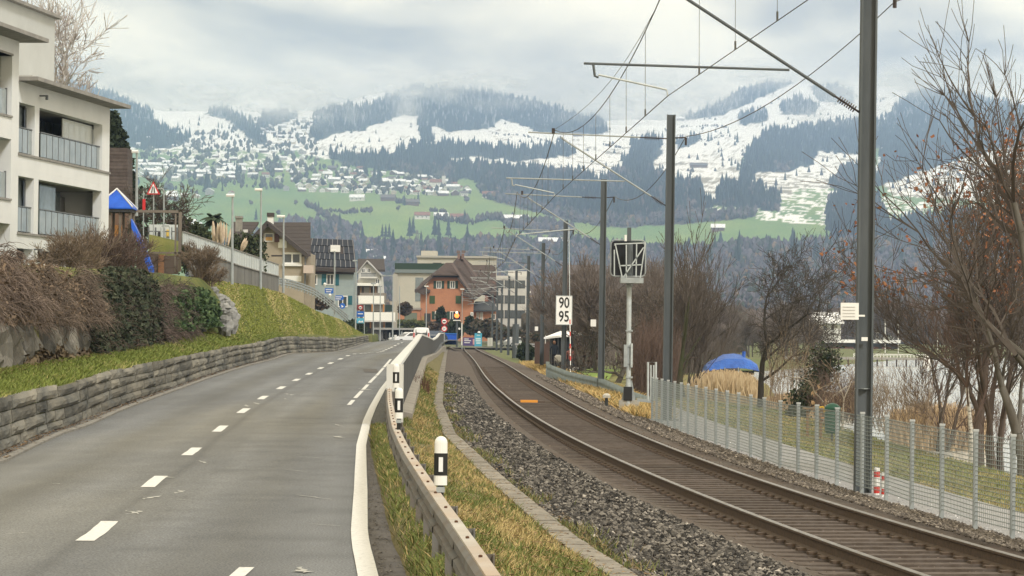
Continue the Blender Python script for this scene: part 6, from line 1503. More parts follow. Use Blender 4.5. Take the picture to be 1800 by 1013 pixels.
# ------------------------------------------------------------------ boulder wall with hanging plants
bwall = thing('boulder_wall', (float(Xb(80)), 80, 1.2), 'wall of upright grey boulders half buried under ivy and hanging shrubs', 'boulder wall')
rock_m = mat('boulder', (.15, .145, .13), .95, (.045, .045, .04), 2.4, .12, 6, rnd=.3, c3=(.22, .205, .175), sc3=1.1, stretch=(1, 1, .3))
def rock(mb, c, sx, sy, sz, seed):
    r = np.random.default_rng(seed); rows = []; nz, na = 6, 9
    for i in range(nz):
        t = i / (nz - 1); rr = (.75 + .3 * math.sin(math.pi * t)) if 0 < i < nz - 1 else .6; row = []
        for j in range(na):
            a = 2 * math.pi * j / na; k_ = rr * r.uniform(.68, 1.2); row.append((c[0] + math.cos(a) * sx / 2 * k_, c[1] + math.sin(a) * sy / 2 * k_, c[2] + sz * (t + r.uniform(-.05, .05))))
        rows.append(row)
    k0 = mb.n; mb.loft(rows, 0, True); mb.f += [tuple(k0 + j for j in range(na))[::-1], tuple(k0 + (nz - 1) * na + j for j in range(na))]; mb.m += [0, 0]
y = 44.0; k = 0
while y < 113:
    w0 = r_.uniform(.8, 1.7) * (1 if y < 80 else 1.25); hh_ = r_.uniform(1.0, 1.7) if y < 85 else r_.uniform(.9, 1.6)
    x = float(Xb(y)) - .25 + r_.uniform(-.1, .1); z = float(zb(y)) - .25
    m_ = MB(); rock(m_, (x, y, z), .8, w0 * 1.02, hh_, 100 + k); m_.build('boulder', rock_m, bwall)
    if r_.random() < .7: m_ = MB(); rock(m_, (x - .5, y + r_.uniform(-.2, .2), z + hh_ * .75), .8, w0 * 1.05, r_.uniform(.7, 1.0), 300 + k); m_.build('boulder', rock_m, bwall)
    y += w0 * .86; k += 1
for (px, py, Y, sx, sz) in [(397, 585, 113, .6, .75), (408, 582, 114, .5, .8), (403, 566, 115, .55, .6), (412, 563, 116, .4, .5), (393, 551, 115, .6, .5), (404, 548, 116, .45, .5), (385, 532, 117, .6, .45), (397, 533, 117, .4, .35), (374, 515, 118, .5, .35)]:
    c = P(px, py, Y); m_ = MB(); rock(m_, (c[0], c[1], c[2] - .1), sx, sx, sz, 500 + int(px)); m_.build('boulder', mat('pale_boulder', (.33, .33, .32), .95, (.20, .20, .195), 1.8, .05, 5, rnd=.15), bwall)
def bankz(x, y):
    xb, xt = float(Xb(y)), float(Xtop(y)); t = np.clip((xb - x) / max(.1, xb - xt), 0, 1); return float(zb(y)) + (float(ztop(y)) - float(zb(y))) * t ** .45
def strands(name, n, px0, px1, y0, y1, c1, c2, lb, cat, m=None, ln=(.35, .85), hang=.8, seed=0, rad=.011, lift=.25, dens_top=1., grp=None, over=.35):
    """hanging or sprawling stems on the bank between Y=y0..y1; u 0 at the top edge, 1 at the foot"""
    r = np.random.default_rng(seed); segs = []; col = []
    for i in range(n):
        Y = r.uniform(y0, y1); u_ = r.random() ** dens_top; xb, xt = float(Xb(Y)), float(Xtop(Y)); cl_ = math.sin(Y * 1.9 + seed) + math.sin(Y * .83 + 2 * seed); u_ = min(1, u_ * (1 + .12 * cl_)); tier = .5 * (u_ > .45) * .0; x = xb + .12 + .16 * cl_ - (xb - xt + .1) * (1 - u_) * .55 + .14 * math.sin(u_ * 14); z = float(zb(Y)) + (px0 + (px1 - px0) * (1 - u_)) * (1 + .06 * cl_) + r.uniform(-.1, .1)
        p = np.array([x, Y, z]); d = np.array([r.normal(.5, .3), r.normal(0, .45), r.uniform(-.1, .9) * lift * 2]); L_ = r.uniform(*ln); K = 5; dk_ = .55 + .5 * (.5 + .5 * math.sin(Y * 3.1 + u_ * 9 + seed)) * r.uniform(.6, 1.3); cc = (np.array(c1) + (np.array(c2) - np.array(c1)) * r.random()) * dk_
        for k in range(K):
            d = d / np.linalg.norm(d); q = p + d * L_ / K
            segs.append((*p, *q, rad * (1 - k * .15), rad * (1 - (k + 1) * .15))); col.append(cc); p = q; d = d + np.array([r.normal(0, .28), r.normal(0, .38), -hang * .38 + r.normal(0, .25)])
    s_ = np.array(segs); og = [s_[:, 0].mean(), s_[:, 1].mean(), s_[:, 2].min()]
    o = tubes(name, s_, leaf_m, None, 3, None, og, np.array(col)); props(o, lb, cat, grp); return o
# rising mounds of stems: (foot height, top height) above the grass
strands('hanging_shrub', 5200, 1.15, 2.15, 43, 62, (.13, .095, .075), (.26, .20, .165), 'brown leafless hanging shrub covering the boulders at the left edge', 'shrub', hang=1.1, seed=1, rad=.009)
strands('hanging_shrub', 3000, .85, 2.0, 60, 76, (.12, .09, .07), (.22, .17, .135), 'brown hanging shrub right of the one at the left edge, with a lighter tangle', 'shrub', hang=.9, seed=2, rad=.01)
strands('hanging_shrub', 2200, .2, 1.7, 92, 103, (.11, .08, .07), (.19, .145, .125), 'purplish brown hanging shrub between the ivy and the juniper', 'shrub', hang=.9, seed=3, rad=.012)
def _x(): pass
def ivy(name, n, y0, y1, z0, z1, c1, c2, size, lb, cat, seed, out=.3, ln=.5):
    r = np.random.default_rng(seed); Y = r.uniform(y0, y1, n); u_ = r.random(n); xb = Xb(Y); xt = Xtop(Y)
    taper = 1 - .55 * np.clip(np.abs((Y - (y0 + y1) / 2) / ((y1 - y0) / 2)), 0, 1) ** 3
    z = zb(Y) + z0 + (z1 - z0) * u_ * taper; x = xb + .15 - (xb - xt) * u_ * .5 + r.normal(0, .1, n) + out * np.sin(Y * 2.1 + u_ * 5) * .5 + out * .4
    c = np.stack([x, Y, z], -1); q = np.array([(-1, -.7, 0), (1, -.7, 0), (1.1, .6, .2), (-.9, .8, -.2)]) * size
    u = r.normal(0, 1, (n, 3)); u /= np.linalg.norm(u, axis=1, keepdims=True); w_ = np.cross(u, r.normal(0, 1, (n, 3))); w_ /= np.linalg.norm(w_, axis=1, keepdims=True)
    V = c[:, None] + (u[:, None] * q[None, :, 0:1] + w_[:, None] * q[None, :, 1:2]) * r.uniform(.6, 1.4, n)[:, None, None]
    t_ = r.random((n, 1)); cl = np.array(c1) * (1 - t_) + np.array(c2) * t_
    og = np.array([x.mean(), Y.mean(), z.min()]); me = npmesh(name, V.reshape(-1, 3) - og, np.arange(n * 4).reshape(-1, 4), leaf_m, col=np.repeat(cl, 4, 0)); o = linkmesh(name, me, None, og); props(o, lb, cat); return o
ivy('ivy', 17000, 74, 95, -.1, 2.3, (.022, .034, .018), (.075, .085, .05), .045, 'dark ivy draped over the middle of the boulder wall', 'ivy', 4)
strands('dry_stems', 1100, .1, 2.2, 73, 97, (.07, .055, .045), (.14, .10, .08), 'dry brown stems growing through the dark ivy', 'shrub', seed=14, hang=.8, rad=.010)
ivy('juniper', 11000, 95, 114, .3, 1.75, (.025, .055, .02), (.10, .15, .06), .06, 'spreading dark green juniper above the right end of the boulder wall', 'juniper shrub', 5, out=.5)
ivy('creeping_plant', 1500, 103, 107, -.1, .7, (.10, .16, .02), (.19, .26, .05), .05, 'small bright green shrub at the foot of the juniper', 'shrub', 6, out=.1)
ivy('withered_leaves', 5000, 43, 76, .9, 2.3, (.10, .07, .05), (.26, .19, .13), .032, 'dry curled leaves caught in the hanging shrubs', 'dry leaves', 18, out=.35)
ivy('heather', 5000, 60, 74, -.1, .5, (.10, .075, .05), (.16, .12, .07), .05, 'low brown heather at the foot of the boulders left of the ivy', 'shrub', 8, out=.15)
# upright twiggy bushes in front of the building
for i, (px, py, Y, h_, mt_, lb, sd) in enumerate([(150, 488, 98, 1.9, twig_tan, 'twiggy leafless bush in front of the building corner column', 3), (185, 500, 102, 2.3, twig_red, 'reddish leafless bush right of the building corner, below the playhouse', 4), (225, 495, 105, 2.0, twig_red, 'leafless bush below the blue slide', 5), (115, 480, 96, 1.4, twig_tan, 'low bare bush under the building windows', 6), (350, 478, 116, 1.3, twig_tan, 'small leafless bush before the grey concrete wall', 7), (365, 500, 118, 1.0, twig_tan, 'low yellowish bush above the pale boulders', 8)]):
    sk = grow(40 + i, h_ * 1.25, h_, .025, 3, (3, 4), .04, .6, .72, .34, .14, stems=12, stem_sp=.6, minr=.006)
    tree('leafless_bush', P(px, py, Y), sk, mt_, mt_, lb, 'bush')

# ------------------------------------------------------------------ things on the bank: playground, signs, lamps, walls
blue_p = mat('blue_plastic', (.02, .12, .62), .4, (.015, .09, .5), 3, 0)
Yp_ = 121
ph = thing_px('playhouse', 205, 440, Yp_, 'wooden play tower with a bright blue pyramid roof and a blue slide', 'play tower')
c = P(205, 362, Yp_); a_ = P(172, 366, Yp_); b_ = P(236, 366, Yp_); ap_ = P(204, 333, Yp_); w_ = (b_[0] - a_[0]) / 2; zz_ = a_[2]
for k, (p1, p2) in enumerate([((-1, -1), (1, -1)), ((1, -1), (1, 1)), ((1, 1), (-1, 1)), ((-1, 1), (-1, -1))]):
    A_ = np.array([c[0] + p1[0] * w_, Yp_ + p1[1] * w_, zz_]); B_ = np.array([c[0] + p2[0] * w_, Yp_ + p2[1] * w_, zz_]); T_ = np.array([c[0], Yp_, ap_[2]])
    MB().prism([A_, B_, T_], (0, 0, -.05)).build('roof_panel', blue_p, ph); MB().tube([A_ + [0, 0, .03], T_ + [0, 0, .03]], .035, 5).build('roof_edge', white_t, ph)
MB().box((c[0] - w_ * .95, Yp_ - w_ * .95, zz_ - .18), (c[0] + w_ * .95, Yp_ + w_ * .95, zz_ - .06)).build('roof_frame', dark_in, ph)
for sx in (-.8, -.25, .3, .85):
    for sy in (-.7, .7): MB().box((c[0] + sx * w_ - .05, Yp_ + sy * w_ - .05, zz_ - 3.2), (c[0] + sx * w_ + .05, Yp_ + sy * w_ + .05, zz_ - .1)).build('post', mat('weathered_wood', (.20, .17, .14), .9), ph)
for k, (x0, x1, cl) in enumerate(((-.75, -.3, (.30, .12, .07)), (.0, .42, (.36, .17, .05)))): MB().box((c[0] + x0 * w_, Yp_ - w_ * .7, zz_ - 1.75), (c[0] + x1 * w_, Yp_ - w_ * .65, zz_ - .7)).build('side_board', mat('board_orange%d' % k, cl, .8), ph)
MB().box((c[0] - w_ * .8, Yp_ - w_ * .8, zz_ - 1.95), (c[0] + w_ * .85, Yp_ + w_ * .8, zz_ - 1.85)).build('floor', mat('weathered_wood', (.20, .17, .14), .9), ph)
rows = []
for t in np.linspace(0, 1, 10):
    px = 230 + 38 * t; py = 385 + (84 * t ** 1.15); wd = 2 + 10 * min(1, t * 2); q0 = P(px, py, Yp_ - .9 + t * .5); q1 = P(px + 1, py + wd + 14, Yp_ - .9 + t * .5)
    rows.append([q0, q0 + [0, .5, 0], q1 + [0, .5, 0], q1])
MB().loft(rows, 0, True).build('slide', blue_p, ph)
sw = thing_px('swing_frame', 320, 470, 122, 'weathered wooden goal-like frame of posts and a beam beside the slide', 'wooden frame')
ww = mat('weathered_wood', (.20, .17, .14), .9)
for px, y0, y1, wd in ((316, 373, 478, 5), (308, 376, 478, 2.5), (232, 372, 470, 4)): pb('post', px - wd / 2, y0, px + wd / 2, y1, 122, ww, sw, .14)
pb('beam', 236, 369.5, 313, 374, 122, ww, sw, .12); pb('lower_rail', 238, 443, 330, 446, 122, ww, sw, .08)
pw = thing_px('planting_wall', 290, 475, 124, 'short brown retaining wall with rusty panels behind the bushes', 'wall')
pb('wall_panel', 240, 446, 278, 482, 124.5, mat('brown_panel2', (.11, .085, .07), .9), pw, .3); pb('rusty_panel', 278, 448, 288, 482, 124.4, mat('rusty', (.25, .13, .07), .9), pw, .3); pb('wall_panel', 288, 450, 312, 482, 124.5, mat('brown_panel2', (.11, .085, .07), .9), pw, .3)
for k, px in enumerate((332, 352)): 
    s_ = thing_px('concrete_slab', px + 5, 500, 119, ['upright pale concrete slab left of the long parapet wall', 'second upright grey slab in front of the long parapet wall'][k], 'concrete slab'); pb('slab', px, 440, px + 12 + 4 * k, 485, 119 + k, mat('slab_grey', (.27, .29, .29), .9, (.2, .21, .21), 3), s_, .25)
# grass hump behind the slide and white notice board with railing
hump = MB(); 
for i in range(7): pass
rows = []
for t in np.linspace(0, 1, 9):
    px = 262 + 52 * t; py = 412 + 12 * t; q = P(px, py, 126); rows.append([q + [0, 2, -.2], q, P(px, 446, 125.2), P(px, 480, 124.8)])
o = sheet('grass_hump', rows, grassg)
nb = thing_px('notice_boards', 290, 425, 130, 'pale information boards behind a dark railing above the slide', 'information board')
pb('board', 262, 395, 312, 423, 130, mat('board_white', (.52, .56, .57), .6), nb, .1); pb('yellow_notice', 293, 404, 302, 416, 130, mat('notice_yellow', (.70, .50, .12), .7), nb, .05, .07); pb('notice', 278, 408, 283, 416, 130, dark_in, nb, .05, .07)
for px in (260, 272, 287, 300, 310): pb('post', px, 400, px + 2.5, 428, 129.5, metal_d, nb, .08)
pb('rail', 260, 406, 312, 408, 129.4, metal_d, nb, .05)
hf = thing_px('hoop_stand', 291, 420, 128, 'white bent-pipe hoop in front of the information boards', 'pipe hoop')
MB().tube([P(284, 424, 128), P(284, 400, 128), P(286, 396.5, 128), P(297, 396.5, 128), P(299, 400, 128), P(299, 424, 128)], .05, 7).build('pipe', galv_l, hf)
# warning sign: road narrows
ws = thing_px('warning_sign', 270, 395, 126, 'white triangular warning sign with red rim and two converging black lines', 'road sign')
red_s = mat('sign_red', (.55, .035, .04), .45)
tri = lambda s_: [P(269.5, 319 + (1 - s_) * 14, 126), P(257.5 + (1 - s_) * 12, 342 - (1 - s_) * 7, 126), P(281.5 - (1 - s_) * 12, 342 - (1 - s_) * 7, 126)]
MB().prism(tri(1.0), (0, .03, 0)).build('rim', red_s, ws); MB().prism([p - [0, .012, 0] for p in tri(.70)], (0, .01, 0)).build('face', mat('sign_white', (.82, .83, .84), .4), ws)
for x0, x1 in ((266.5, 268.3), (271.8, 270.6)): MB().prism([P(x0 - .8, 339, 125.96), P(x0 + .8, 339, 125.96), P(x1 + .6, 328, 125.96), P(x1 - .6, 328, 125.96)], (0, .01, 0)).build('line_symbol', black_p, ws)
MB().tube([P(270, 430, 126.2), P(270, 342, 126.1)], .03, 6).build('pole', galv, ws)
lm = thing_px('bent_lamp_pole', 288, 420, 127, 'thin grey pole bent at the top beside the warning sign', 'pole'); MB().tube([P(288, 420, 127), P(288, 336, 127), P(286, 332, 127), P(276, 331.5, 127)], .035, 6).build('pipe', galv, lm)
rd = thing_px('red_marker', 252, 372, 128, 'red banner on a thin pole left of the warning sign', 'banner'); pb('banner', 250.5, 350, 255.5, 370, 128, red_s, rd, .05); MB().tube([P(252, 420, 128.1), P(252.5, 336, 128.1)], .025, 5).build('pole', galv, rd)
# long concrete wall with white parapet railing
cw = thing_px('parapet_wall', 420, 480, 145, 'long concrete wall topped by a white panelled railing rising along the bank', 'wall')
wp_m = mat('parapet_panel', (.60, .64, .64), .5, (.52, .56, .57), 2); cwm = mat('stained_concrete', (.13, .13, .125), .9, (.21, .205, .195), .9, .004, 20, stretch=(1, 1, .2))
lin = [(322, 118), (345, 124), (370, 130), (395, 137), (420, 144), (445, 151.5), (470, 160), (490, 167)]
tpx = interp([(322, 407), (370, 423), (420, 441), (470, 458), (490, 465)]); mpx = interp([(322, 430), (370, 449), (420, 467), (470, 481), (490, 486)]); bpx = interp([(322, 470), (370, 495), (395, 500), (420, 508), (490, 522)])
Yof = interp(lin)
for k in range(56):
    a = 322 + 168 * k / 56; b = 322 + 168 * (k + 1) / 56; g = .22
    q = [P(a + g, tpx(a + g) + 1.5, Yof(a + g)), P(b - g, tpx(b - g) + 1.5, Yof(b - g)), P(a + g, mpx(a + g) - 1, Yof(a + g)), P(b - g, mpx(b - g) - 1, Yof(b - g))]
    MB().add(q + [p + np.array([-.06, .05, 0]) for p in q], [(0, 1, 3, 2), (4, 6, 7, 5), (0, 4, 5, 1), (2, 3, 7, 6), (0, 2, 6, 4), (1, 5, 7, 3)]).build('railing_panel', wp_m, cw)
for k in range(14):
    a = 322 + 12 * k; b = a + 12; MB().bar(P(a, tpx(a) + .5, Yof(a)), P(b, tpx(b) + .5, Yof(b)), .07, .05).build('handrail', slab_edge, cw)
    MB().bar(P(a, mpx(a), Yof(a)), P(b, mpx(b), Yof(b)), .1, .05).build('lower_rail', slab_edge, cw)
    if a >= 366: 
        q = [P(a + .1, mpx(a) + 1, Yof(a) + .05), P(b - .1, mpx(b) + 1, Yof(b) + .05), P(a + .1, bpx(a) + 10, Yof(a) + .05), P(b - .1, bpx(b) + 10, Yof(b) + .05)]
        MB().add(q + [p + np.array([-.25, .1, 0]) for p in q], MB.BF if False else [(0, 1, 3, 2), (4, 6, 7, 5), (0, 4, 5, 1), (2, 3, 7, 6), (0, 2, 6, 4), (1, 5, 7, 3)]).build('wall_section', cwm, cw)
# descending grey guard railing
dr = thing_px('steel_railing', 545, 515, 205, 'grey steel railing running downhill past the beige and blue houses', 'railing')
L1 = [(489, 489, 167), (510, 493, 180), (530, 499, 193), (550, 507, 206), (570, 520, 222), (590, 537, 238), (612, 556, 256)]
for i in range(len(L1) - 1):
    a, b = L1[i], L1[i + 1]; 
    for dz in (0, 4.5, 9): MB().bar(P(a[0], a[1] + dz, a[2]), P(b[0], b[1] + dz, b[2]), .06, .09).build('rail', galv, dr)
    for k in range(4):
        t = k / 4; x, y, Y = [a[j] + (b[j] - a[j]) * t for j in range(3)]; MB().bar(P(x, y - .5, Y), P(x, y + 14, Y), .1, .1).build('post', galv, dr)
# street lamps
def lamp(px, ytop, ybase, Y, lb, arm=-12, hd=14, r=.055, head=white_t):
    o = thing_px('street_lamp', px, ybase, Y, lb, 'street lamp', 'street lamps along the road'); H = 1
    t_ = P(px + (ybase - ytop) * .006, ytop + 3, Y); b_ = P(px, ybase + 8, Y)
    MB().tube([b_, b_ + (t_ - b_) * .5, t_], [r * 1.3, r, r * .8], 7).build('pole', galv, o)
    if arm:
        e_ = P(px + arm + 2, ytop + 2, Y); MB().tube([t_, P(px - 1, ytop + .5, Y), e_], r * .6, 5).build('arm', galv, o)
        x0, x1 = sorted((px + arm, px + arm + hd * (1 if arm < 0 else -1))); m_ = MB(); u_ = Y / F; cc = P((x0 + x1) / 2, ytop + .5, Y); hw = (x1 - x0) / 2 * u_
        m_.loft([[cc + np.array([sx * hw, sy * .12 * k_, dz]) for sx, sy in ((-1, -1), (1, -1), (1, 1), (-1, 1))] for dz, k_ in ((-.07, .8), (0, 1), (.06, .6))], 0, True); k0 = m_.n; m_.f += [(k0 - 4, k0 - 3, k0 - 2, k0 - 1), (3, 2, 1, 0)]; m_.m += [0, 0]; m_.build('lamp_head', head, o)
    return o
lamp(408, 343, 492, 131, 'street lamp left of the palm, before the parapet wall', -10, 14); lamp(458, 333, 500, 150, 'street lamp in front of the beige house gable', -10, 13); lamp(498, 380, 507, 167, 'street lamp before the right window of the beige house', -11, 14); lamp(240, 266, 372, 124, 'street lamp beside the dark conifer', -8, 11)
lamp(588, 440, 545, 240, 'lamp in front of the solar roof', -5, 8); lamp(625, 458, 572, 262, 'thin lamp at the right edge of the solar house', -5, 8, head=galv); lamp(656, 498, 592, 285, 'lamp before the white chalet', -4, 9, head=galv); lamp(690, 484, 602, 330, 'tall lamp right of the white balconies, with a long arm', -20, 8, .07, galv); lamp(668, 503, 600, 325, 'lamp between the chalet and the tall lamp', -4, 8, .06, galv)
lamp(702, 500, 602, 345, 'thin post before the cream wall', 0); lamp(749, 503, 585, 370, 'lamp in front of the orange villa door', 4, 7, .06, white_t); lamp(812, 508, 606, 385, 'lamp just right of the crossing signal', 4, 7, .05, white_t)
# ------------------------------------------------------------------ trees on the lake side
def place(px, Y, z): 
    p = P(px, 600, Y); return np.array([p[0], Y, z])
glz = lambda Y: float(zf(Y)) - .45
# spreading tree in the middle
sk = grow(5, 8.6, 6.9, .14, 5, (2, 3), .03, .95, .73, .20, .13, lean=(-.02, 0), minr=.0075)
tree('spreading_tree', place(1334, 111, glz(111)), sk, mat('dark_bark', (.045, .04, .034), .95), mat('dark_twigs', (.06, .052, .045), .95), 'dark leafless tree with a forked trunk, between the blue tarpaulin and the mossy stump', rz=.6 + math.pi)
# fan of stems behind the second mast
sk = grow(9, 8.2, 7.6, .045, 4, (1, 2), .09, .42, .74, .36, .07, stems=7, stem_sp=.3, minr=.008)
tree('multi_stem_tree', place(1212, 122, glz(122) - .2), sk, bark, twig, 'leafless tree with many slender rising stems right of the second mast')
sk = grow(11, 8.8, 8.2, .14, 4, (2, 2), .12, .5, .72, .3, .06, minr=.009)
tree('mossy_tree', place(1192, 112, glz(112)), sk, bark_g, twig, 'leafless tree with a mossy green trunk close behind the second mast')
sk = grow(23, 5.4, 5.8, .19, 5, (2, 3), .02, .85, .7, .22, .26, minr=.010)
tree('gnarled_tree', place(1081, 148, glz(148)), sk, bark, twig, 'gnarled leafless tree with a knotty trunk left of the signal pole', rz=1.)
# right hand cluster behind the fence
sk = grow(31, 11.5, 10.3, .17, 5, (2, 3), .09, .55, .74, .19, .10, lean=(-.04, 0), minr=.0055)
t1 = tree('leafy_tree', place(1722, 74, glz(74) - .2), sk, mat('brown_bark', (.13, .095, .075), .95, (.08, .065, .055), 4, .01, 25, stretch=(1, 1, .3)), twig, 'tall bare tree with rusty withered leaves at the right behind the fence')
tp_ = sk[2]; kk = (tp_[:, 2] > 4) & (tp_[:, 2] < 8.6); leaves(tp_[kk], 2800, .052, leaf_m, t1, 3, 'withered_leaves', ((.20, .07, .035), (.32, .15, .07)), .12)
sk = grow(37, 9.8, 8.6, .10, 4, (2, 3), .10, .5, .74, .24, .09, stems=3, stem_sp=.16, minr=.006)
t2 = tree('slender_tree', place(1752, 71, glz(71) - .2), sk, mat('brown_bark', (.13, .095, .075)), twig, 'bare multi-trunk tree right of the rusty-leaved one', rz=2.)
tp_ = sk[2]; leaves(tp_[(tp_[:, 2] > 3.6) & (tp_[:, 2] < 7.6)], 1000, .05, leaf_m, t2, 4, 'withered_leaves', ((.20, .07, .035), (.30, .14, .07)), .15)
sk = grow(39, 10.5, 6.8, .07, 4, (2, 2), .10, .55, .74, .26, .06, minr=.006)
tree('birch', place(1709, 70, glz(70) - .2), sk, mat('birch_bark', (.62, .60, .56), .8, (.12, .10, .09), 9, .003, 30, lo=.5, hi=.62, stretch=(1, 1, 2.5)), twig_red, 'slim birch with a white trunk in front of the rusty-leaved tree')
sk = grow(43, 8.0, 6.4, .16, 5, (2, 2), .06, .6, .74, .24, .11, lean=(-.1, 0), minr=.0065)
tree('dark_tree', place(1800, 68, glz(68) - .2), sk, bark, twig, 'dark trunked bare tree at the right edge of the picture')
sk = grow(47, 7.2, 7.0, .07, 4, (2, 3), .10, .55, .75, .28, .10, stems=3, stem_sp=.3, minr=.007)
tree('shore_tree', place(1655, 86, glz(86) - .7), sk, bark, twig_red, 'bushy bare tree at the shore left of the birch', rz=1.4)
# big limbs reaching in from beyond the right edge
sk = grow(53, 12.5, 9.2, .2, 4, (2, 3), .05, .7, .76, .26, .13, lean=(-.16, 0), minr=.006)
tree('overhanging_tree', place(1930, 50, glz(50)), sk, bark, twig, 'large bare tree outside the right edge whose limbs reach into the sky', rz=.3)
# leaning ivy-covered stump
c = place(1398, 100, glz(100)); st = thing('leaning_stump', c, 'leaning mossy tree stump with pale saw cuts behind the fence', 'tree stump'); st.matrix_world = Matrix.Translation(st.location)
pts = [(0, 0, -.5), (.15, 0, .2), (.42, 0, .7), (.75, .05, 1.1), (1.0, .1, 1.5), (1.05, .1, 1.9)]
MB().tube(pts, [.42, .36, .33, .3, .24, .12], 9).build('trunk', mat('moss_dark', (.035, .045, .02), 1, (.06, .055, .035), 4, .05, 8), st, world=False, smooth=True)
for q in ((.62, -.32, .72, .11), (.8, -.3, .95, .09), (.58, -.34, .42, .07)): MB().lathe([(q[3], -.03), (q[3], 0)], (q[0], q[1], q[2]), 9, ax='y').build('saw_cut', mat('cut_wood', (.50, .33, .17), .8), st, world=False)
rr = np.random.default_rng(5); tpz = np.array([[a, b, c_] for a, b, c_ in pts])[rr.integers(1, 6, 400)] + rr.normal(0, .22, (400, 3))
leaves(tpz, 2600, .05, leaf_m, st, 6, 'ivy_leaves', ((.018, .03, .015), (.05, .06, .03)), .12)
sk = grow(61, 2.6, 1.6, .03, 3, (2, 3), .02, .9, .75, .4, .18, stems=5, stem_sp=.7, minr=.006); 
o = tubes('suckers', np.vstack([sk[0], sk[1]]) if len(sk[1]) else sk[0], twig, st, 3); o.location = (.9, 0, .9)
sk = grow(67, 3.2, 2.1, .035, 3, (2, 2), .05, .8, .6, .5, .06, minr=.007)
tree('sapling', place(1482, 88, glz(88)), sk, mat('pale_bark', (.38, .34, .28), .9), twig_tan, 'thin pale sapling left of the nearest mast')
sk = grow(71, 2.2, 1.5, .03, 3, (2, 2), .0, 1.1, .7, .5, .2, stems=2, stem_sp=1.2, minr=.008)
tree('bare_branch', place(1452, 92, glz(92) + .9), sk, mat('pale_bark', (.38, .34, .28), .9), twig_tan, 'pale arching branch above the green bin')
# reddish wicker thicket and shore thickets
def thicket(name, n, px0, px1, Y0, Y1, h0, h1, m, lb, cat='thicket', seed=1, sp=.12, rad=.012, fork=3, zoff=0., zf_=None):
    r = np.random.default_rng(seed); segs = []
    for i in range(n):
        Y = r.uniform(Y0, Y1); px = r.uniform(px0, px1); z = (zf_(px, Y) if zf_ else glz(Y)) + zoff; p = place(px, Y, z); e_ = 1 - abs((px - px0) / (px1 - px0) * 2 - 1) ** 3 * .4
        h = r.uniform(h0, h1) * e_; d = np.array([r.normal(0, sp), r.normal(0, sp), 1.]); K = 4; q = p; rd = rad * r.uniform(.7, 1.3)
        for k in range(K):
            d = d + r.normal(0, .07, 3); d /= np.linalg.norm(d); e = q + d * h / K; segs.append((*q, *e, rd * (1 - k * .2), rd * (1 - (k + 1) * .2))); 
            if k >= 1:
                for _ in range(fork):
                    if r.random() < .6:
                        b_ = d + r.normal(0, .35, 3); b_ /= np.linalg.norm(b_); L_ = h * r.uniform(.12, .3); f = e + b_ * L_; segs.append((*e, *f, rd * .5, rd * .3)); b2_ = b_ + r.normal(0, .35, 3); b2_ /= np.linalg.norm(b2_); segs.append((*f, *(f + b2_ * L_ * .6), rd * .35, rd * .2))
            q = e
    s_ = np.array(segs); og = [s_[:, 0].mean(), s_[:, 1].mean(), s_[:, 2].min()]
    o = tubes(name, s_, m, None, 3, None, og); props(o, lb, cat); return o
thicket('wicker_bush', 520, 1114, 1192, 116, 124, 1.6, 2.9, twig_red, 'dense upright reddish brown thicket between the signal and the second mast', seed=2, rad=.014)
thicket('shore_thicket', 420, 1200, 1300, 192, 215, 1.2, 2.6, twig, 'low brown scrub behind the golden reeds', seed=3, rad=.016)
thicket('sapling_thicket', 110, 1345, 1425, 104, 118, 1.2, 2.8, twig_tan, 'loose thin saplings right of the spreading tree', seed=4, rad=.010, sp=.1)
thicket('bramble_bush', 190, 1515, 1650, 82, 92, .8, 1.75, twig_tan, 'tangled tan bramble bush right of the nearest mast', seed=6, rad=.009, sp=.35, fork=4)
thicket('bramble_bush', 260, 1440, 1520, 90, 98, .7, 1.5, twig_red, 'tangled brown bramble bush between the bin and the nearest mast', seed=7, rad=.009, sp=.35, fork=4)
thicket('bramble_bush', 130, 1655, 1830, 70, 80, .6, 1.5, twig_red, 'brown undergrowth round the birch and the rusty-leaved tree', seed=8, rad=.008, sp=.3, fork=4)
thicket('dead_stalks', 60, 725, 758, 84, 92, .25, .5, mat('dock_brown', (.10, .05, .035), 1), 'dark brown dead dock stalks on the verge beside the barrier', 'dead stalks', 9, .2, .012, 2, 0, lambda px, Y: .1)
# reeds
def reeds(name, n, px0, px1, Y0, Y1, h, c1, c2, lb, seed, zoff=-.55, wd=.018):
    r = np.random.default_rng(seed); Y = r.uniform(Y0, Y1, n); px = r.uniform(px0, px1, n); X = (px - 900) / F * Y; z = ztrk(Y) - .18 - .45 + zoff + 0 * Y
    H = h * r.uniform(.55, 1.1, n) * (1 - .4 * np.abs((px - px0) / (px1 - px0) * 2 - 1) ** 3); lx, ly = r.normal(0, .12, n) * H, r.normal(0, .12, n) * H; w_ = wd * r.uniform(.6, 1.3, n)
    b = np.stack([X, Y, z], -1); t = b + np.stack([lx, ly, H], -1); m_ = b * .45 + t * .55 + np.stack([-lx * .15, ly * 0, 0 * H], -1); s_ = np.stack([w_, w_ * .3, 0 * w_], -1)
    V = np.stack([b - s_, b + s_, m_ + s_, m_ - s_, t + s_ * .7, t - s_ * .7], 1); fc = np.array([(0, 1, 2, 3), (3, 2, 4, 5)])
    t_ = r.random((n, 1)); cl = np.array(c1) * (1 - t_) + np.array(c2) * t_
    og = np.array([X.mean(), Y.mean(), z.min()]); o = linkmesh(name, npmesh(name, V.reshape(-1, 3) - og, (fc[None] + (np.arange(n) * 6)[:, None, None]).reshape(-1, 4), leaf_m, col=np.repeat(cl, 6, 0)), None, og); props(o, lb, 'reeds'); return o
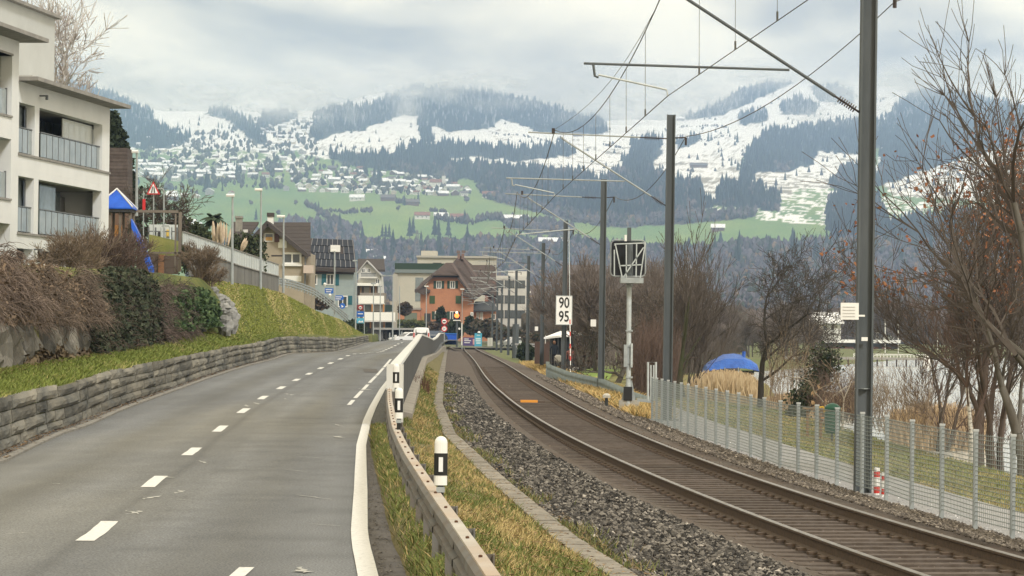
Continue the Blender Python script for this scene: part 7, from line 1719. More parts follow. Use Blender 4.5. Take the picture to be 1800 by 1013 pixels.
reeds('reed_bed', 5200, 1212, 1335, 120, 136, 1.35, (.36, .26, .15), (.50, .40, .25), 'golden dry reeds in front of the blue tarpaulin', 1, -.35)
reeds('reed_bed', 3200, 1560, 1735, 86, 98, 1.1, (.40, .28, .16), (.52, .40, .26), 'pale dry reeds along the water right of the nearest mast', 2, -.6, .013)
reeds('reed_bed', 2600, 1345, 1500, 118, 132, .8, (.30, .21, .12), (.42, .31, .19), 'short dry reeds along the water behind the mossy stump', 3, -.6)
# wooded background: leafless trees, each a copy of one of five
protos_t = []
for k in range(5):
    h_ = [9, 10.5, 8, 11, 7.5][k]; sk = grow(80 + k, h_, h_ * .85, .14, 4, (3, 4), .08, .62, .73, .25, .1, stems=[1, 2, 1, 3, 2][k], stem_sp=.18, minr=.018)
    o = thing('woodland_tree', (0, -500, 0), 'x', 'tree', 'leafless trees of the lakeside wood'); tubes('trunk', sk[0], bark, o, 5); tubes('crown', sk[1], mat('wood_twigs', (.175, .145, .13), .95, (.125, .105, .095), .3), o, 3); protos_t.append(o)
spots = []
r5 = np.random.default_rng(77)
for k in range(62):
    Y = r5.uniform(165, 420); lo_, hi_ = (1010, 1500); px = r5.uniform(lo_, hi_)
    if (px > 1360 and Y < 300) or (px > 1195 and Y < 235): continue
    tp = 470 + 30 * r5.random() + (60 if px > 1190 else 0); H = ((yh(px) - tp) * Y / F + 2.5) / 7.8; spots.append((px, Y, min(1.3, H), -.6))
for k in range(26): spots.append((r5.uniform(1440, 1850), r5.uniform(560, 760), r5.uniform(1.0, 1.5), -.4))
for k in range(16): spots.append((r5.uniform(940, 1120), r5.uniform(250, 420), r5.uniform(.75, 1.1), -.5))
for k in range(10): spots.append((r5.uniform(1500, 1850), r5.uniform(440, 520), .0, 0))
spots = [s for s in spots if s[2] > 0]
spots.sort(key=lambda s: s[1]); used_t = set()
for i, (px, Y, s_, z) in enumerate(spots):
    k = int(r5.integers(0, 5)); 
    lb = ('leafless tree in the brown wood between the signal and the spreading tree' if 1110 <= px < 1440 and Y < 440 else 'leafless tree of the wood left of the signal, behind the pavilion' if px < 1110 else 'leafless tree on the far shore behind the jetty')
    loc = place(px, Y, z)
    if k not in used_t: o = protos_t[k]; used_t.add(k); o.location = loc; o.rotation_euler = (0, 0, r5.uniform(0, 6)); o.scale = (s_,) * 3; o['label'] = lb
    else: o = copytree(protos_t[k], loc, r5.uniform(0, 6), s_, lb)
    o['group'] = 'leafless trees of the lakeside wood' if Y < 440 else 'leafless trees of the far shore'
thicket('wood_undergrowth', 700, 1040, 1230, 200, 300, 2.0, 4.5, mat('wood_twigs', (.125, .098, .082)), 'brown undergrowth filling the lakeside wood behind the tarpaulin', 'undergrowth', 12, .2, .03, 2)
# far shore scrub seen across the water
def shore_mass(name, n, px0, px1, Y0, Y1, h, seed, lb, col, kind='stuff'):
    r = np.random.default_rng(seed); segs = []
    Y = r.uniform(Y0, Y1, n); px = r.uniform(px0, px1, n)
    ph = (1 + 5 ** .5) / 2
    ico = np.array([(-1, ph, 0), (1, ph, 0), (-1, -ph, 0), (1, -ph, 0), (0, -1, ph), (0, 1, ph), (0, -1, -ph), (0, 1, -ph), (ph, 0, -1), (ph, 0, 1), (-ph, 0, -1), (-ph, 0, 1)]) / 1.9
    fc = np.array([(0, 11, 5), (0, 5, 1), (0, 1, 7), (0, 7, 10), (0, 10, 11), (1, 5, 9), (5, 11, 4), (11, 10, 2), (10, 7, 6), (7, 1, 8), (3, 9, 4), (3, 4, 2), (3, 2, 6), (3, 6, 8), (3, 8, 9), (4, 9, 5), (2, 4, 11), (6, 2, 10), (8, 6, 7), (9, 8, 1)])
    R = h * r.uniform(.25, .6, n); c = np.stack([(px - 900) / F * Y, Y, r.uniform(0, h * .9, n) - .8], -1)
    V = ico[None] * R[:, None, None] * r.uniform(.6, 1.3, (n, 12, 1)) * [.8, .8, 1.2] + c[:, None]
    t_ = r.random((n, 1)); cc = np.array(col[0]) * (1 - t_) + np.array(col[1]) * t_
    o = linkmesh(name, npmesh(name, V.reshape(-1, 3), (fc[None] + (np.arange(n) * 12)[:, None, None]).reshape(-1, 3), leaf_m, col=np.repeat(cc, 12, 0))); o['kind'] = kind; return o
shore_mass('far_shore_scrub', 2600, 1080, 1950, 780, 1000, 7.5, 5, '', ((.06, .05, .042), (.12, .09, .075)))
shore_mass('far_shore_scrub', 900, 930, 1300, 430, 640, 5, 6, '', ((.05, .05, .035), (.11, .085, .07)))
# ------------------------------------------------------------------ grass blades
def blades(name, pos, h, w_, c1, c2, c3, seed, f3=.25, patch=None):
    r = np.random.default_rng(seed); n = len(pos); H = h * r.uniform(.45, 1.25, n) ; a = r.uniform(0, 6.28, n); wd = w_ * r.uniform(.7, 1.3, n) * np.clip(pos[:, 1] / 45, 1, 2.5)
    ln = r.uniform(.15, 1.5, n) * H; d = r.uniform(0, 6.28, n)
    s_ = np.stack([np.cos(a) * wd, np.sin(a) * wd * .5, 0 * a], -1); t = pos + np.stack([np.cos(d) * ln, np.sin(d) * ln, H], -1); m_ = pos + (t - pos) * .5 + np.stack([0 * H, 0 * H, H * .12], -1)
    V = np.stack([pos - s_, pos + s_, m_ + s_ * .8, m_ - s_ * .8, t], 1)
    fc = np.array([(0, 1, 2), (0, 2, 3), (3, 2, 4)])
    t_ = r.random((n, 1)); cl = np.array(c1) * (1 - t_) + np.array(c2) * t_; k = (r.random(n) < f3)
    if patch is not None: k = r.random(n) < np.clip(patch, 0, 1)
    cl[k] = np.array(c3) * r.uniform(.75, 1.2, (k.sum(), 1))
    o = linkmesh(name, npmesh(name, V.reshape(-1, 3), (fc[None] + (np.arange(n) * 5)[:, None, None]).reshape(-1, 3), leaf_m, col=np.repeat(cl, 5, 0))); o['kind'] = 'stuff'; return o
r = np.random.default_rng(91)
def ysamp(lo, hi, n, p=1.7): return (lo ** (1 - p) + r.random(n) * (hi ** (1 - p) - lo ** (1 - p))) ** (1 / (1 - p))
# verge
y = ysamp(13, 130, 78000); a = np.where(y > 57, Xc(y) + .12, Xr(y) + np.interp(y, [0, 28, 45, 60], [.39, .31, .18, .06])); b = Xs(y) - .13
u = r.random(len(y)); x = a + (b - a) * u; k = b > a; x, y, u = x[k], y[k], u[k]
z = vz(y, np.clip((x - vedge(y)) / (b - vedge(y)), 0, 1)) - .01
kp = r.random(len(y)) < np.clip((fbm(x * 3, y * 1.1, 69) - .25) * 3.5, .12, 1); x, y, u, z = x[kp], y[kp], u[kp], z[kp]
pa = fbm(x * 1.6, y * .55, 61); grn = fbm(x * 2.5 + 9, y * .9, 62); str_ = np.clip((pa - .42) * 3.2, 0, .9) * np.clip(u * 2.2, .15, 1)
hgt = .055 + .10 * (grn > .5)
blades('verge_grass', np.stack([x, y, z], -1), .085, .0055, (.085, .11, .03), (.16, .185, .05), (.40, .31, .14), 1, patch=str_ + .12)
# left bank strip
y = ysamp(40, 150, 62000, 1.4); u = r.random(len(y)); a = Xb(y) + .15; b = Xw(y) - .13; x = a + (b - a) * u; z0 = zwt(y) - .03; z1 = zb(y); z = z1 + (z0 - z1) * u + .05 * np.sin(3 * (1 - u)) * u
pa = fbm(x * .8, y * .3, 63)
blades('bank_grass', np.stack([x, y, z - .02], -1), .12, .008, (.12, .16, .035), (.20, .235, .05), (.34, .30, .12), 2, patch=np.clip((pa - .5) * 2.2, .04, .6))
# slope of long yellowing grass
y = r.uniform(115, 262, 52000); u = r.random(len(y)); xb = Xb(y); xt = Xtop(y); x = xb + (xt - xb) * u; z = zb(y) + (ztop(y) - zb(y)) * u ** .95
slope_n = 1
pa = .6 * fbm((y * .35 + (x + 11) * 3.2) * .55, (y * .3 - x * 1.0) * .12, 64) + .4 * fbm(x * .7, y * .09, 68)
blades('slope_grass', np.stack([x, y, z - .02], -1), .07, .010, (.16, .195, .04), (.25, .265, .06), (.46, .39, .17), 3, patch=np.clip((pa - .47) * 3.5, .03, .85))
# golden dry grass right of the track
y = ysamp(84, 230, 26000, 1.3); u = r.random(len(y)); a = np.where(y < 100, XrailR(y) + 1.55, XrailR(y) + 1.7); b = a + np.interp(y, [84, 100, 150, 230], [1.1, 1.6, 1.9, 1.3]); x = a + (b - a) * u; z = ztrk(y) - .4
pa = fbm(x * 1.5, y * .22, 65); k = pa > .40; x, y, z = x[k], y[k], z[k]
blades('dry_grass', np.stack([x, y, z], -1), .30, .010, (.42, .28, .11), (.55, .40, .17), (.24, .22, .09), 4, .2)
# lawn tufts beyond the path
y = ysamp(34, 110, 42000, 1.4); u = r.random(len(y)); a = Xp(y) + .05; b = Xlawn(y) + .6; x = a + (b - a) * u; z = zf(y) - .15 - .45 * u
pa = fbm(x * .5, y * .2, 66)
blades('lawn_grass', np.stack([x, y, z], -1), .07, .007, (.13, .155, .04), (.20, .21, .07), (.36, .29, .13), 5, patch=np.clip((pa - .4) * 2.5, .1, .8))
# weeds at the ballast foot
y = ysamp(20, 110, 6000, 1.4); x = Xs(y) + .14 + np.abs(r.normal(0, .16, len(y))); pa = fbm(x * 2, y * .5, 67); k = pa > .5; x, y = x[k], y[k]
blades('ballast_weeds', np.stack([x, y, zs(y) - .04], -1), .09, .006, (.08, .10, .03), (.14, .15, .05), (.25, .2, .1), 6, .3)

# fallen leaves and litter
def litter(name, P_, size, seed, c1=(.12, .07, .035), c2=(.30, .20, .10)):
    r = np.random.default_rng(seed); n = len(P_); a = r.uniform(0, 6.28, n); s_ = size * r.uniform(.5, 1.3, n); q = np.array([(-1, -.6, 0), (1, -.5, .25), (.8, .7, 0), (-.7, .6, .3)])
    X = q[None, :, 0] * np.cos(a)[:, None] - q[None, :, 1] * np.sin(a)[:, None]; Y = q[None, :, 0] * np.sin(a)[:, None] + q[None, :, 1] * np.cos(a)[:, None]
    V = np.stack([X, Y, np.repeat(q[None, :, 2], n, 0)], -1) * s_[:, None, None] + P_[:, None]; t_ = r.random((n, 1)); c = np.array(c1) * (1 - t_) + np.array(c2) * t_
    o = linkmesh(name, npmesh(name, V.reshape(-1, 3), np.arange(n * 4).reshape(-1, 4), leaf_m, col=np.repeat(c, 4, 0))); o['kind'] = 'stuff'
y = ysamp(14, 90, 3200); a = Xr(y) + .3; b = Xs(y) + .3; u = r.random(len(y)); x = a + (b - a) * u; litter('fallen_leaves', np.stack([x, y, vz(y, np.clip(u, 0, .95)) + .03], -1), .022, 3)
y = ysamp(15, 110, 1800); x = Xr(y) + .09 + np.abs(r.normal(0, .14, len(y))); litter('road_grit', np.stack([x, y, zroad(y) + .004], -1), .014, 4, (.05, .045, .04), (.2, .18, .15))
y = ysamp(40, 190, 1800, 1.2); x = Xl(y) - .16 + r.normal(0, .07, len(y)); litter('gutter_leaves', np.stack([x, y, zroad(y) + .03], -1), .03, 5)
y = ysamp(42, 112, 1600, 1.2); x = Xb(y) + .1 + np.abs(r.normal(0, .3, len(y))); litter('bank_leaves', np.stack([x, y, zb(y) + .06], -1), .035, 6)
# ------------------------------------------------------------------ behind the building and in the town
bt = grow(101, 8.5, 9.0, .13, 4, (3, 4), .05, .75, .73, .25, .12, minr=.014)
tree('frosty_tree', P(128, 290, 165), bt, mat('frost_bark', (.30, .28, .26), .9), mat('frost_twigs', (.52, .50, .49), .9, (.25, .21, .2), 1.5), 'pale frosted bare tree rising behind the apartment block', scale=1.15)
bt = grow(103, 4.2, 3.6, .06, 4, (2, 3), .02, .8, .72, .3, .16, stems=4, stem_sp=.4, minr=.012)
tree('rounded_bush', P(278, 425, 140), bt, twig, twig, 'large rounded leafless bush behind the information boards', 'bush')
cx_, cy_ = 215, 400
cf = thing_px('conifer', 214, 430, 150, 'tall dark green conifer right of the apartment block', 'conifer')
MB().tube([P(212, 440, 150), P(205, 210, 150)], [.3, .05], 7).build('trunk', bark, cf)
rc = np.random.default_rng(33); n = 9000; t = rc.random(n) ** .7; base_ = P(213, 420, 150); top_ = P(198, 200, 150)
H_ = top_[2] - base_[2]; rad = (.12 + 1.35 * (1 - t) ** .75) * np.sqrt(rc.uniform(.15, 1, n)) * (1 + .25 * np.sin(t * 60)); a = rc.uniform(0, 6.28, n)
c_ = np.stack([base_[0] + (top_[0] - base_[0]) * t + np.cos(a) * rad, 150 + np.sin(a) * rad, base_[2] + H_ * t - rad * .35], -1)
leaves(c_ - np.array(cf.location), 14000, .11, leaf_m, cf, 3, 'foliage', ((.012, .022, .014), (.035, .05, .028)), .08)
bk = thing_px('shingled_house', 205, 400, 142, 'dark shingled house wall between the apartment block and the conifer', 'house')
for k in range(16): pb('shingle_course', 190, 260 + k * 6.2, 224, 265.9 + k * 6.2, 142 - (k % 2) * .02, mat('shingles', (.075, .06, .058), .9, (.11, .09, .085), 4, rnd=.15), bk, 2 if k == 0 else 1.9)
pb('lower_wall', 190, 358, 222, 400, 142.1, mat('brown_lower', (.16, .10, .07), .9), bk, 2)
# palm
pm = thing_px('palm', 376, 440, 150, 'palm with drooping dark fronds behind the white railing', 'palm')
MB().tube([P(377, 445, 150), P(376, 385, 150)], .12, 7).build('trunk', bark, pm)
hd_ = P(376, 383, 150)
for k in range(22):
    a = k * 2.399; el = .9 - (k % 5) * .28; L_ = .62 + .1 * (k % 3); segs = []
    mb = MB(); rows = []
    for i in range(7):
        t = i / 6; rr_ = L_ * t; z = math.sin(el) * rr_ - .45 * t * t; x = math.cos(a) * math.cos(el) * rr_; y = math.sin(a) * math.cos(el) * rr_; w_ = .17 * math.sin(math.pi * min(1, t * .85 + .12)); pr_ = np.array([-math.sin(a), math.cos(a), 0])
        c = hd_ + [x, y, z]; rows.append([c - pr_ * w_ - [0, 0, w_ * .6], c, c + pr_ * w_ - [0, 0, w_ * .6]])
    mb.loft(rows).build('frond', mat('palm_green', (.035, .055, .03), .7), pm)
# pampas grass: each plume a part
pg = thing_px('pampas_grass', 385, 450, 146, 'clump of tall cream pampas plumes behind the white railing', 'pampas grass')
rp_ = np.random.default_rng(8)
for k in range(22):
    x0 = rp_.uniform(374, 398) if k < 17 else rp_.uniform(412, 420); x1 = x0 + (x0 - 386) * .5 + rp_.uniform(-4, 6); y1 = rp_.uniform(386, 402) if k < 17 else rp_.uniform(414, 424); b_ = P(x0, 455, 146 + rp_.uniform(-.5, .5)); t_ = P(x1, y1, 146 + rp_.uniform(-.6, .6)); m_ = b_ + (t_ - b_) * .45
    MB().tube([b_, m_], .015, 4).tube([m_, m_ + (t_ - m_) * .35, m_ + (t_ - m_) * .7, t_], [.03, .075, .06, .012], 6).build('plume', mat('plume_cream', (.60, .50, .38), .95, (.45, .36, .27), 8), pg)
for i, (px, py, Y, h_, lb) in enumerate([(345, 452, 152, 1.5, 'dark green shrub left of the palm'), (430, 462, 158, 1.3, 'dark green shrub between the pampas grass and the beige house'), (322, 440, 140, 1.2, 'dark shrub behind the wooden frame')]):
    rs = np.random.default_rng(i); n = 900; c = P(px, py, Y); q = rs.normal(0, 1, (n, 3)); q /= np.linalg.norm(q, axis=1, keepdims=True); q *= rs.uniform(.5, 1, (n, 1)) * [1.3, .8, h_]; o = thing('evergreen_shrub', c, lb, 'shrub'); o.matrix_world = Matrix.Translation(o.location)
    leaves(q + [0, 0, .4], 2600, .08, leaf_m, o, i, 'foliage', ((.02, .032, .015), (.06, .075, .03)), .08)
# hedges and garden plants in front of the villa
def bush(px, py, Y, w_, h_, c1, c2, lb, cat='bush', seed=0, n=1600, size=None):
    rs = np.random.default_rng(seed); u_ = Y / F; q = rs.normal(0, 1, (n, 3)); q /= np.linalg.norm(q, axis=1, keepdims=True); q *= rs.uniform(.6, 1, (n, 1)) * np.array([w_ / 2 * u_, w_ / 3 * u_, h_ / 2 * u_]) * (1 + .18 * np.sin(q[:, :1] * 9) * np.cos(q[:, 2:] * 7)); o = thing('bush' if cat != 'hedge' else 'hedge', P(px, py, Y), lb, cat); o.matrix_world = Matrix.Translation(o.location)
    leaves(q + [0, 0, h_ / 2 * u_], n, size or Y * .0011, leaf_m, o, seed, 'foliage', (c1, c2), .03); return o
dg1, dg2 = (.018, .03, .014), (.05, .065, .03); br1, br2 = (.07, .05, .04), (.15, .11, .08)
bush(776, 590, 440, 12, 46, dg1, dg2, 'narrow dark conifer before the villa shutters', seed=1); bush(800, 592, 430, 26, 26, dg1, dg2, 'dark green bush behind the blue container', seed=2); bush(826, 585, 430, 10, 26, dg1, dg2, 'small dark cone bush right of the crossing signal', seed=3)
bush(720, 579, 440, 70, 12, (.05, .07, .025), (.12, .13, .05), 'low green-brown garden bank before the villa annexe', seed=4, n=2600); bush(765, 580, 440, 50, 10, br1, br2, 'brown garden bushes below the villa', seed=5); bush(855, 590, 430, 60, 26, (.04, .05, .03), br2, 'mixed bushes in front of the villa wing', seed=6, n=2600)
bush(895, 600, 420, 60, 20, (.04, .05, .03), br2, 'brown bushes below the office block', seed=7, n=2200); bush(620, 596, 330, 42, 30, (.02, .035, .015), (.05, .07, .03), 'dark hedge at the end of the grass slope', 'hedge', 8, 2600); bush(712, 550, 445, 16, 14, br1, br2, 'rounded bush on the annexe roof terrace', seed=9)
bush(560, 540, 300, 40, 14, br1, br2, 'brown bush under the steel railing', seed=10); bush(1028, 646, 186, 46, 42, br1, (.14, .085, .065), 'clipped brown beech hedge beside the pavilion', 'hedge', 11, 4200, .12)
bush(950, 615, 330, 60, 26, (.03, .04, .025), br2, 'dark bushes behind the far masts', seed=12, n=2200); bush(925, 632, 250, 24, 24, dg1, dg2, 'dark green bush at the foot of the far masts', seed=13)
# green lawn by the pavilion
sheet('pavilion_lawn', [[tuple(P(1003, 664, 165)), tuple(P(1068, 672, 150))], [tuple(P(1005, 645, 195)), tuple(P(1080, 650, 180))]], mat('bright_lawn', (.15, .24, .04), 1, (.2, .26, .07), 1.5))
# person by the pavilion
def person(px, py, Y, h, top, trou, lb, seed=0, carry=False):
    o = thing('person', P(px, py, Y), lb, 'person'); o.matrix_world = Matrix.Translation(o.location); s_ = h / 1.75
    V = [(0, 0, .95), (0, 0, 1.15), (0, .01, 1.4), (0, 0, 1.5), (0, -.01, 1.56), (.2, 0, 1.4), (.26, -.02, 1.12), (.25, -.1, .88), (-.2, 0, 1.4), (-.26, .03, 1.12), (-.25, -.04, .88), (.1, 0, .9), (.11, -.05, .5), (.11, .03, .08), (.11, -.13, .03), (-.1, 0, .9), (-.11, .06, .5), (-.11, .14, .08), (-.11, 0, .03)]
    E_ = [(0, 1), (1, 2), (2, 3), (3, 4), (2, 5), (5, 6), (6, 7), (2, 8), (8, 9), (9, 10), (0, 11), (11, 12), (12, 13), (13, 14), (0, 15), (15, 16), (16, 17), (17, 18)]
    R_ = [.15, .15, .17, .06, .055, .075, .05, .035, .075, .05, .035, .1, .075, .05, .04, .1, .075, .05, .04]
    me = bpy.data.meshes.new('body'); me.from_pydata([(a * s_, b * s_, c * s_) for a, b, c in V], E_, []); b = bpy.data.objects.new('body', me); COL.objects.link(b)
    m_ = b.modifiers.new('skin', 'SKIN'); 
    for i, sv in enumerate(me.skin_vertices[0].data): sv.radius = (R_[i] * s_, R_[i] * s_ * .75); sv.use_root = (i == 0)
    m2 = b.modifiers.new('sub', 'SUBSURF'); m2.levels = 1; m2.render_levels = 1
    bpy.context.view_layer.update(); ev = b.evaluated_get(bpy.context.evaluated_depsgraph_get()); nm = bpy.data.meshes.new_from_object(ev); bpy.data.objects.remove(b)
    nm.materials.clear(); nm.materials.append(mat('cloth_' + top[0], top[1], .9)); nm.materials.append(mat('cloth_' + trou[0], trou[1], .9))
    for p_ in nm.polygons: p_.material_index = 1 if p_.center[2] < .92 * s_ else 0; p_.use_smooth = True
    linkmesh('body', nm, o)
    MB().lathe([(.03, -.13), (.075, -.08), (.095, 0), (.085, .07), (.04, .115)], (0, -.01, 1.66 * s_), 10).build('head', mat('skin', (.35, .2, .14), .6), o, world=False, smooth=True)
    MB().lathe([(.098, .0), (.098, .05), (.07, .11), (.02, .135)], (0, .01, 1.665 * s_), 10).build('hair', mat('hair_dark', (.03, .025, .02), .8), o, world=False, smooth=True)
    return o
person(974, 648, 182, 1.7, ('navy', (.03, .04, .06)), ('black', (.02, .02, .025)), 'person in dark clothes walking in front of the pavilion')
person(1002, 656, 172, 1.55, ('brownred', (.16, .06, .05)), ('grey', (.05, .05, .055)), 'person in a reddish jacket beside the hedge, right of the mast with the number board')
pu = thing_px('pushchair', 981, 650, 180, 'small pale pushchair beside the walking person', 'pushchair'); pu.matrix_world = Matrix.Translation(pu.location)
MB().lathe([(.1, .45), (.22, .55), (.22, .8), (.12, .9)], n=8).build('hood', mat('pale_cloth', (.6, .6, .6), .8), pu, world=False)
for x in (-.2, .2): MB().lathe([(.12, -.02), (.12, .02)], (x, 0, .12), 10, ax='y').build('wheel', black_p, pu, world=False)
MB().bar((-.2, 0, .2), (.25, 0, .9), .04, .04).bar((.2, 0, .15), (-.1, 0, .6), .04, .04).build('frame', metal_d, pu, world=False)
# ------------------------------------------------------------------ vehicles
def car(name, px, py, Y, rz, paintc, lb, L_=4.3, W_=1.8, H_=1.45, kind='hatch', scale=1):
    o = thing(name, P(px, py, Y), lb, 'car', rz=rz); pm_ = mat('paint_' + paintc[0], paintc[1], .3, coat=.5)
    # x along length (front +x)
    if kind == 'van': sil = [(-L_ / 2, .35), (-L_ / 2, 1.0), (-L_ / 2 + .12, H_ - .1), (-L_ / 2 + .4, H_), (L_ / 2 - 1.7, H_), (L_ / 2 - 1.0, H_ * .72), (L_ / 2 - .2, H_ * .58), (L_ / 2, H_ * .45), (L_ / 2, .3)]
    else: sil = [(-L_ / 2, .35), (-L_ / 2, .85), (-L_ / 2 + .35, 1.0), (-L_ / 2 + .8, H_), (L_ / 2 - 2.0, H_), (L_ / 2 - 1.2, .95), (L_ / 2 - .2, .8), (L_ / 2, .6), (L_ / 2, .3)]
    rows = []
    for t in (-1, -.93, -.6, 0, .6, .93, 1):
        row = []
        for (x, z) in sil: k_ = 1 - .05 * abs(t) ** 6; tz = z if z < .9 else .9 + (z - .9) * (1 - .12 * abs(t) ** 8); row.append((x * k_, t * W_ / 2 * (1 if z < 1 else 1 - .12 * (z - 1) / max(.1, H_ - 1) * 1.2), tz))
        rows.append(row)
    mb = MB(); mb.loft(rows); k = len(sil); mb.f += [tuple(range(k)), tuple(mb.n - k + j for j in range(k))[::-1]]; mb.m += [0, 0]; mb.f += [tuple(q * k for q in range(7)) + tuple(q * k + k - 1 for q in range(6, -1, -1))]; mb.m += [0]; mb.build('body', pm_, o, world=False, smooth=False)
    gl = mat('car_glass', (.035, .04, .045), .1, spec=.8)
    if kind == 'van':
        MB().add([(-L_ / 2 - .01, -W_ * .36, 1.05), (-L_ / 2 - .01, W_ * .36, 1.05), (-L_ / 2 + .13, -W_ * .33, H_ - .22), (-L_ / 2 + .13, W_ * .33, H_ - .22)], [(0, 1, 3, 2)]).build('rear_window', gl, o, world=False)
        for s_ in (-1, 1): MB().box((-L_ / 2 - .03, s_ * W_ * .43 - .07, .85), (-L_ / 2 + .05, s_ * W_ * .43 + .07, 1.35)).build('tail_light', mat('tail_red', (.5, .03, .02), .3), o, world=False)
        MB().box((-L_ / 2 - .02, -.26, .72), (-L_ / 2 - .005, .26, .84)).build('number_plate', white_p, o, world=False)
    else:
        MB().add([(-L_ / 2 + .38, -W_ * .4, 1.02), (-L_ / 2 + .38, W_ * .4, 1.02), (-L_ / 2 + .78, -W_ * .36, H_ - .05), (-L_ / 2 + .78, W_ * .36, H_ - .05)], [(0, 1, 3, 2)]).build('rear_window', gl, o, world=False)
        MB().add([(L_ / 2 - 1.22 + .03, -W_ * .4, .98), (L_ / 2 - 1.22 + .03, W_ * .4, .98), (L_ / 2 - 1.97 + .03, -W_ * .36, H_ - .05), (L_ / 2 - 1.97 + .03, W_ * .36, H_ - .05)], [(0, 1, 3, 2)]).build('windscreen', gl, o, world=False)
        for s_ in (-1, 1): MB().box((L_ / 2 - .12, s_ * W_ * .38 - .15, .6), (L_ / 2 + .02, s_ * W_ * .38 + .15, .74)).build('headlight', mat('lamp_glass', (.7, .7, .68), .2), o, world=False)
    for s_ in (-1, 1): MB().add([(-L_ / 2 + .7, s_ * (W_ / 2 + .005), 1.0), (L_ / 2 - 1.5, s_ * (W_ / 2 + .005), 1.0), (-L_ / 2 + .95, s_ * (W_ / 2 - .07), H_ - .1), (L_ / 2 - 2.0, s_ * (W_ / 2 - .07), H_ - .1)], [(0, 1, 3, 2)]).build('side_window', gl, o, world=False)
    for x in (-L_ / 2 + .8, L_ / 2 - .8):
        for s_ in (-1, 1):
            wl_ = MB().lathe([(.31, -.1), (.33, -.06), (.33, .06), (.31, .1)], (x, s_ * (W_ / 2 - .08), .32), 14, ax='y').build('wheel', mat('tyre', (.02, .02, .02), .9), o, world=False)
            r2 = MB().lathe([(.2, -.105), (.2, .105)], (x, s_ * (W_ / 2 - .08), .32), 10, ax='y').build('rim', galv, o, world=False); KIDS[o.name].remove(r2); r2.parent = wl_
    return o
WH = ('white', (.78, .79, .8))
car('white_van', 741, 606, 338, math.radians(91), WH, 'white van seen from behind just beyond the barrier', 4.6, 1.95, 1.95, 'van')
car('parked_car', 717, 606, 342, math.radians(-150), WH, 'white car with its bonnet turned towards the road, left of the van')
car('parked_car', 693, 603, 352, math.radians(5), ('black', (.02, .022, .025)), 'black parked car under the low garage roof')
car('parked_car', 768, 603, 352, math.radians(80), ('darkblue', (.05, .07, .11)), 'dark blue car right of the white van')
for k, (px, py, Y, c_, lb) in enumerate([(899, 606, 420, WH, 'white car parked below the office block behind the masts'), (913, 607, 410, ('silver', (.45, .46, .47)), 'silver car parked right of the white one below the office block'), (942, 612, 350, ('palegreen', (.4, .48, .45)), 'pale car roof behind the grey steps'), (1050, 580, 520, WH, 'white van far behind the trees near the pavilion')]): car('parked_car', px, py + 4, Y, math.radians(20 * k), c_, lb)
# bollards
for k, (px, y0, Y) in enumerate([(695, 589, 338), (706, 583, 344), (685, 585, 348)]):
    o = thing_px('bollard', px, 602, Y, ['short white bollard at the far end of the road', 'taller thin grey post right of the short bollard', 'thin grey post left of the short bollard'][k], 'bollard'); MB().tube([P(px, 603, Y), P(px, y0, Y)], [.1, .05, .05][k] * 1.6, 8).build('shaft', [white_p, galv, galv][k], o)
# ------------------------------------------------------------------ signs at the crossing
sign_white = mat('sign_white', (.82, .83, .84), .4); blue_s = mat('sign_blue', (.02, .12, .48), .4)
def disc(mb, px, py, Y, r_px, off=0, m=0): c = P(px, py, Y); mb.lathe([(r_px * Y / F, -off - .02), (r_px * Y / F, -off)], c, 20, m, 'y'); return mb
sp = thing_px('speed_sign', 781, 600, 330, 'pole with two round red-rimmed signs, the lower one reading 50', 'road sign')
MB().tube([P(781, 606, 330.2), P(781, 560, 330.2)], .06, 6).build('pole', galv, sp)
for k, y in enumerate((565.5, 578)):
    disc(MB(), 781, y, 330, 5.4).build('rim', red_s, sp); disc(MB(), 781, y, 330, 3.8, .03).build('face', sign_white, sp)
c = P(781, 578, 330) - np.array(sp.location); text('numeral', '50', .34, black_p, sp, (c[0], -.06, c[2]), sx=.8)
pb('bar_symbol', 778.4, 564.6, 783.6, 566.6, 329.9, black_p, sp, .02)
pb('background_plate', 775.5, 559.5, 786.5, 572, 330.1, mat('plate_maroon', (.16, .05, .05), .6), sp, .03)
# level-crossing signal with lit red lamp
cs = thing_px('crossing_signal', 804, 606, 378, 'level crossing light with a glowing red-orange lamp on a grey pole', 'crossing signal')
pb('backboard', 797, 548, 809, 563, 378, mat('signal_black', (.012, .013, .016), .5), cs, .1); MB().tube([P(803, 610, 378.3), P(803, 560, 378.3)], .14, 8).build('pole', steel, cs)
disc(MB(), 803, 555, 377.95, 4.2).build('lamp', mat('lamp_red', (.9, .12, .03), .3, emit=(1, .16, .03, 2.6)), cs); disc(MB(), 803, 549.5, 377.95, 2.2).build('lamp', mat('lamp_white', (.9, .8, .7), .3, emit=(1, .75, .5, 1.5)), cs); pb('white_edge', 796.5, 562.5, 809.5, 564.2, 377.9, white_p, cs, .1)
c2_ = thing_px('round_marker', 807, 600, 379, 'small white round plate low on the crossing pole', 'sign'); disc(MB(), 807.5, 578, 377.9, 2).build('plate', white_p, c2_)
# thin white post
tpo = thing_px('white_post', 812, 606, 384, 'thin white post right of the crossing signal', 'post'); MB().tube([P(811.5, 607, 384), P(812, 568, 384)], .08, 6).build('shaft', white_p, tpo)
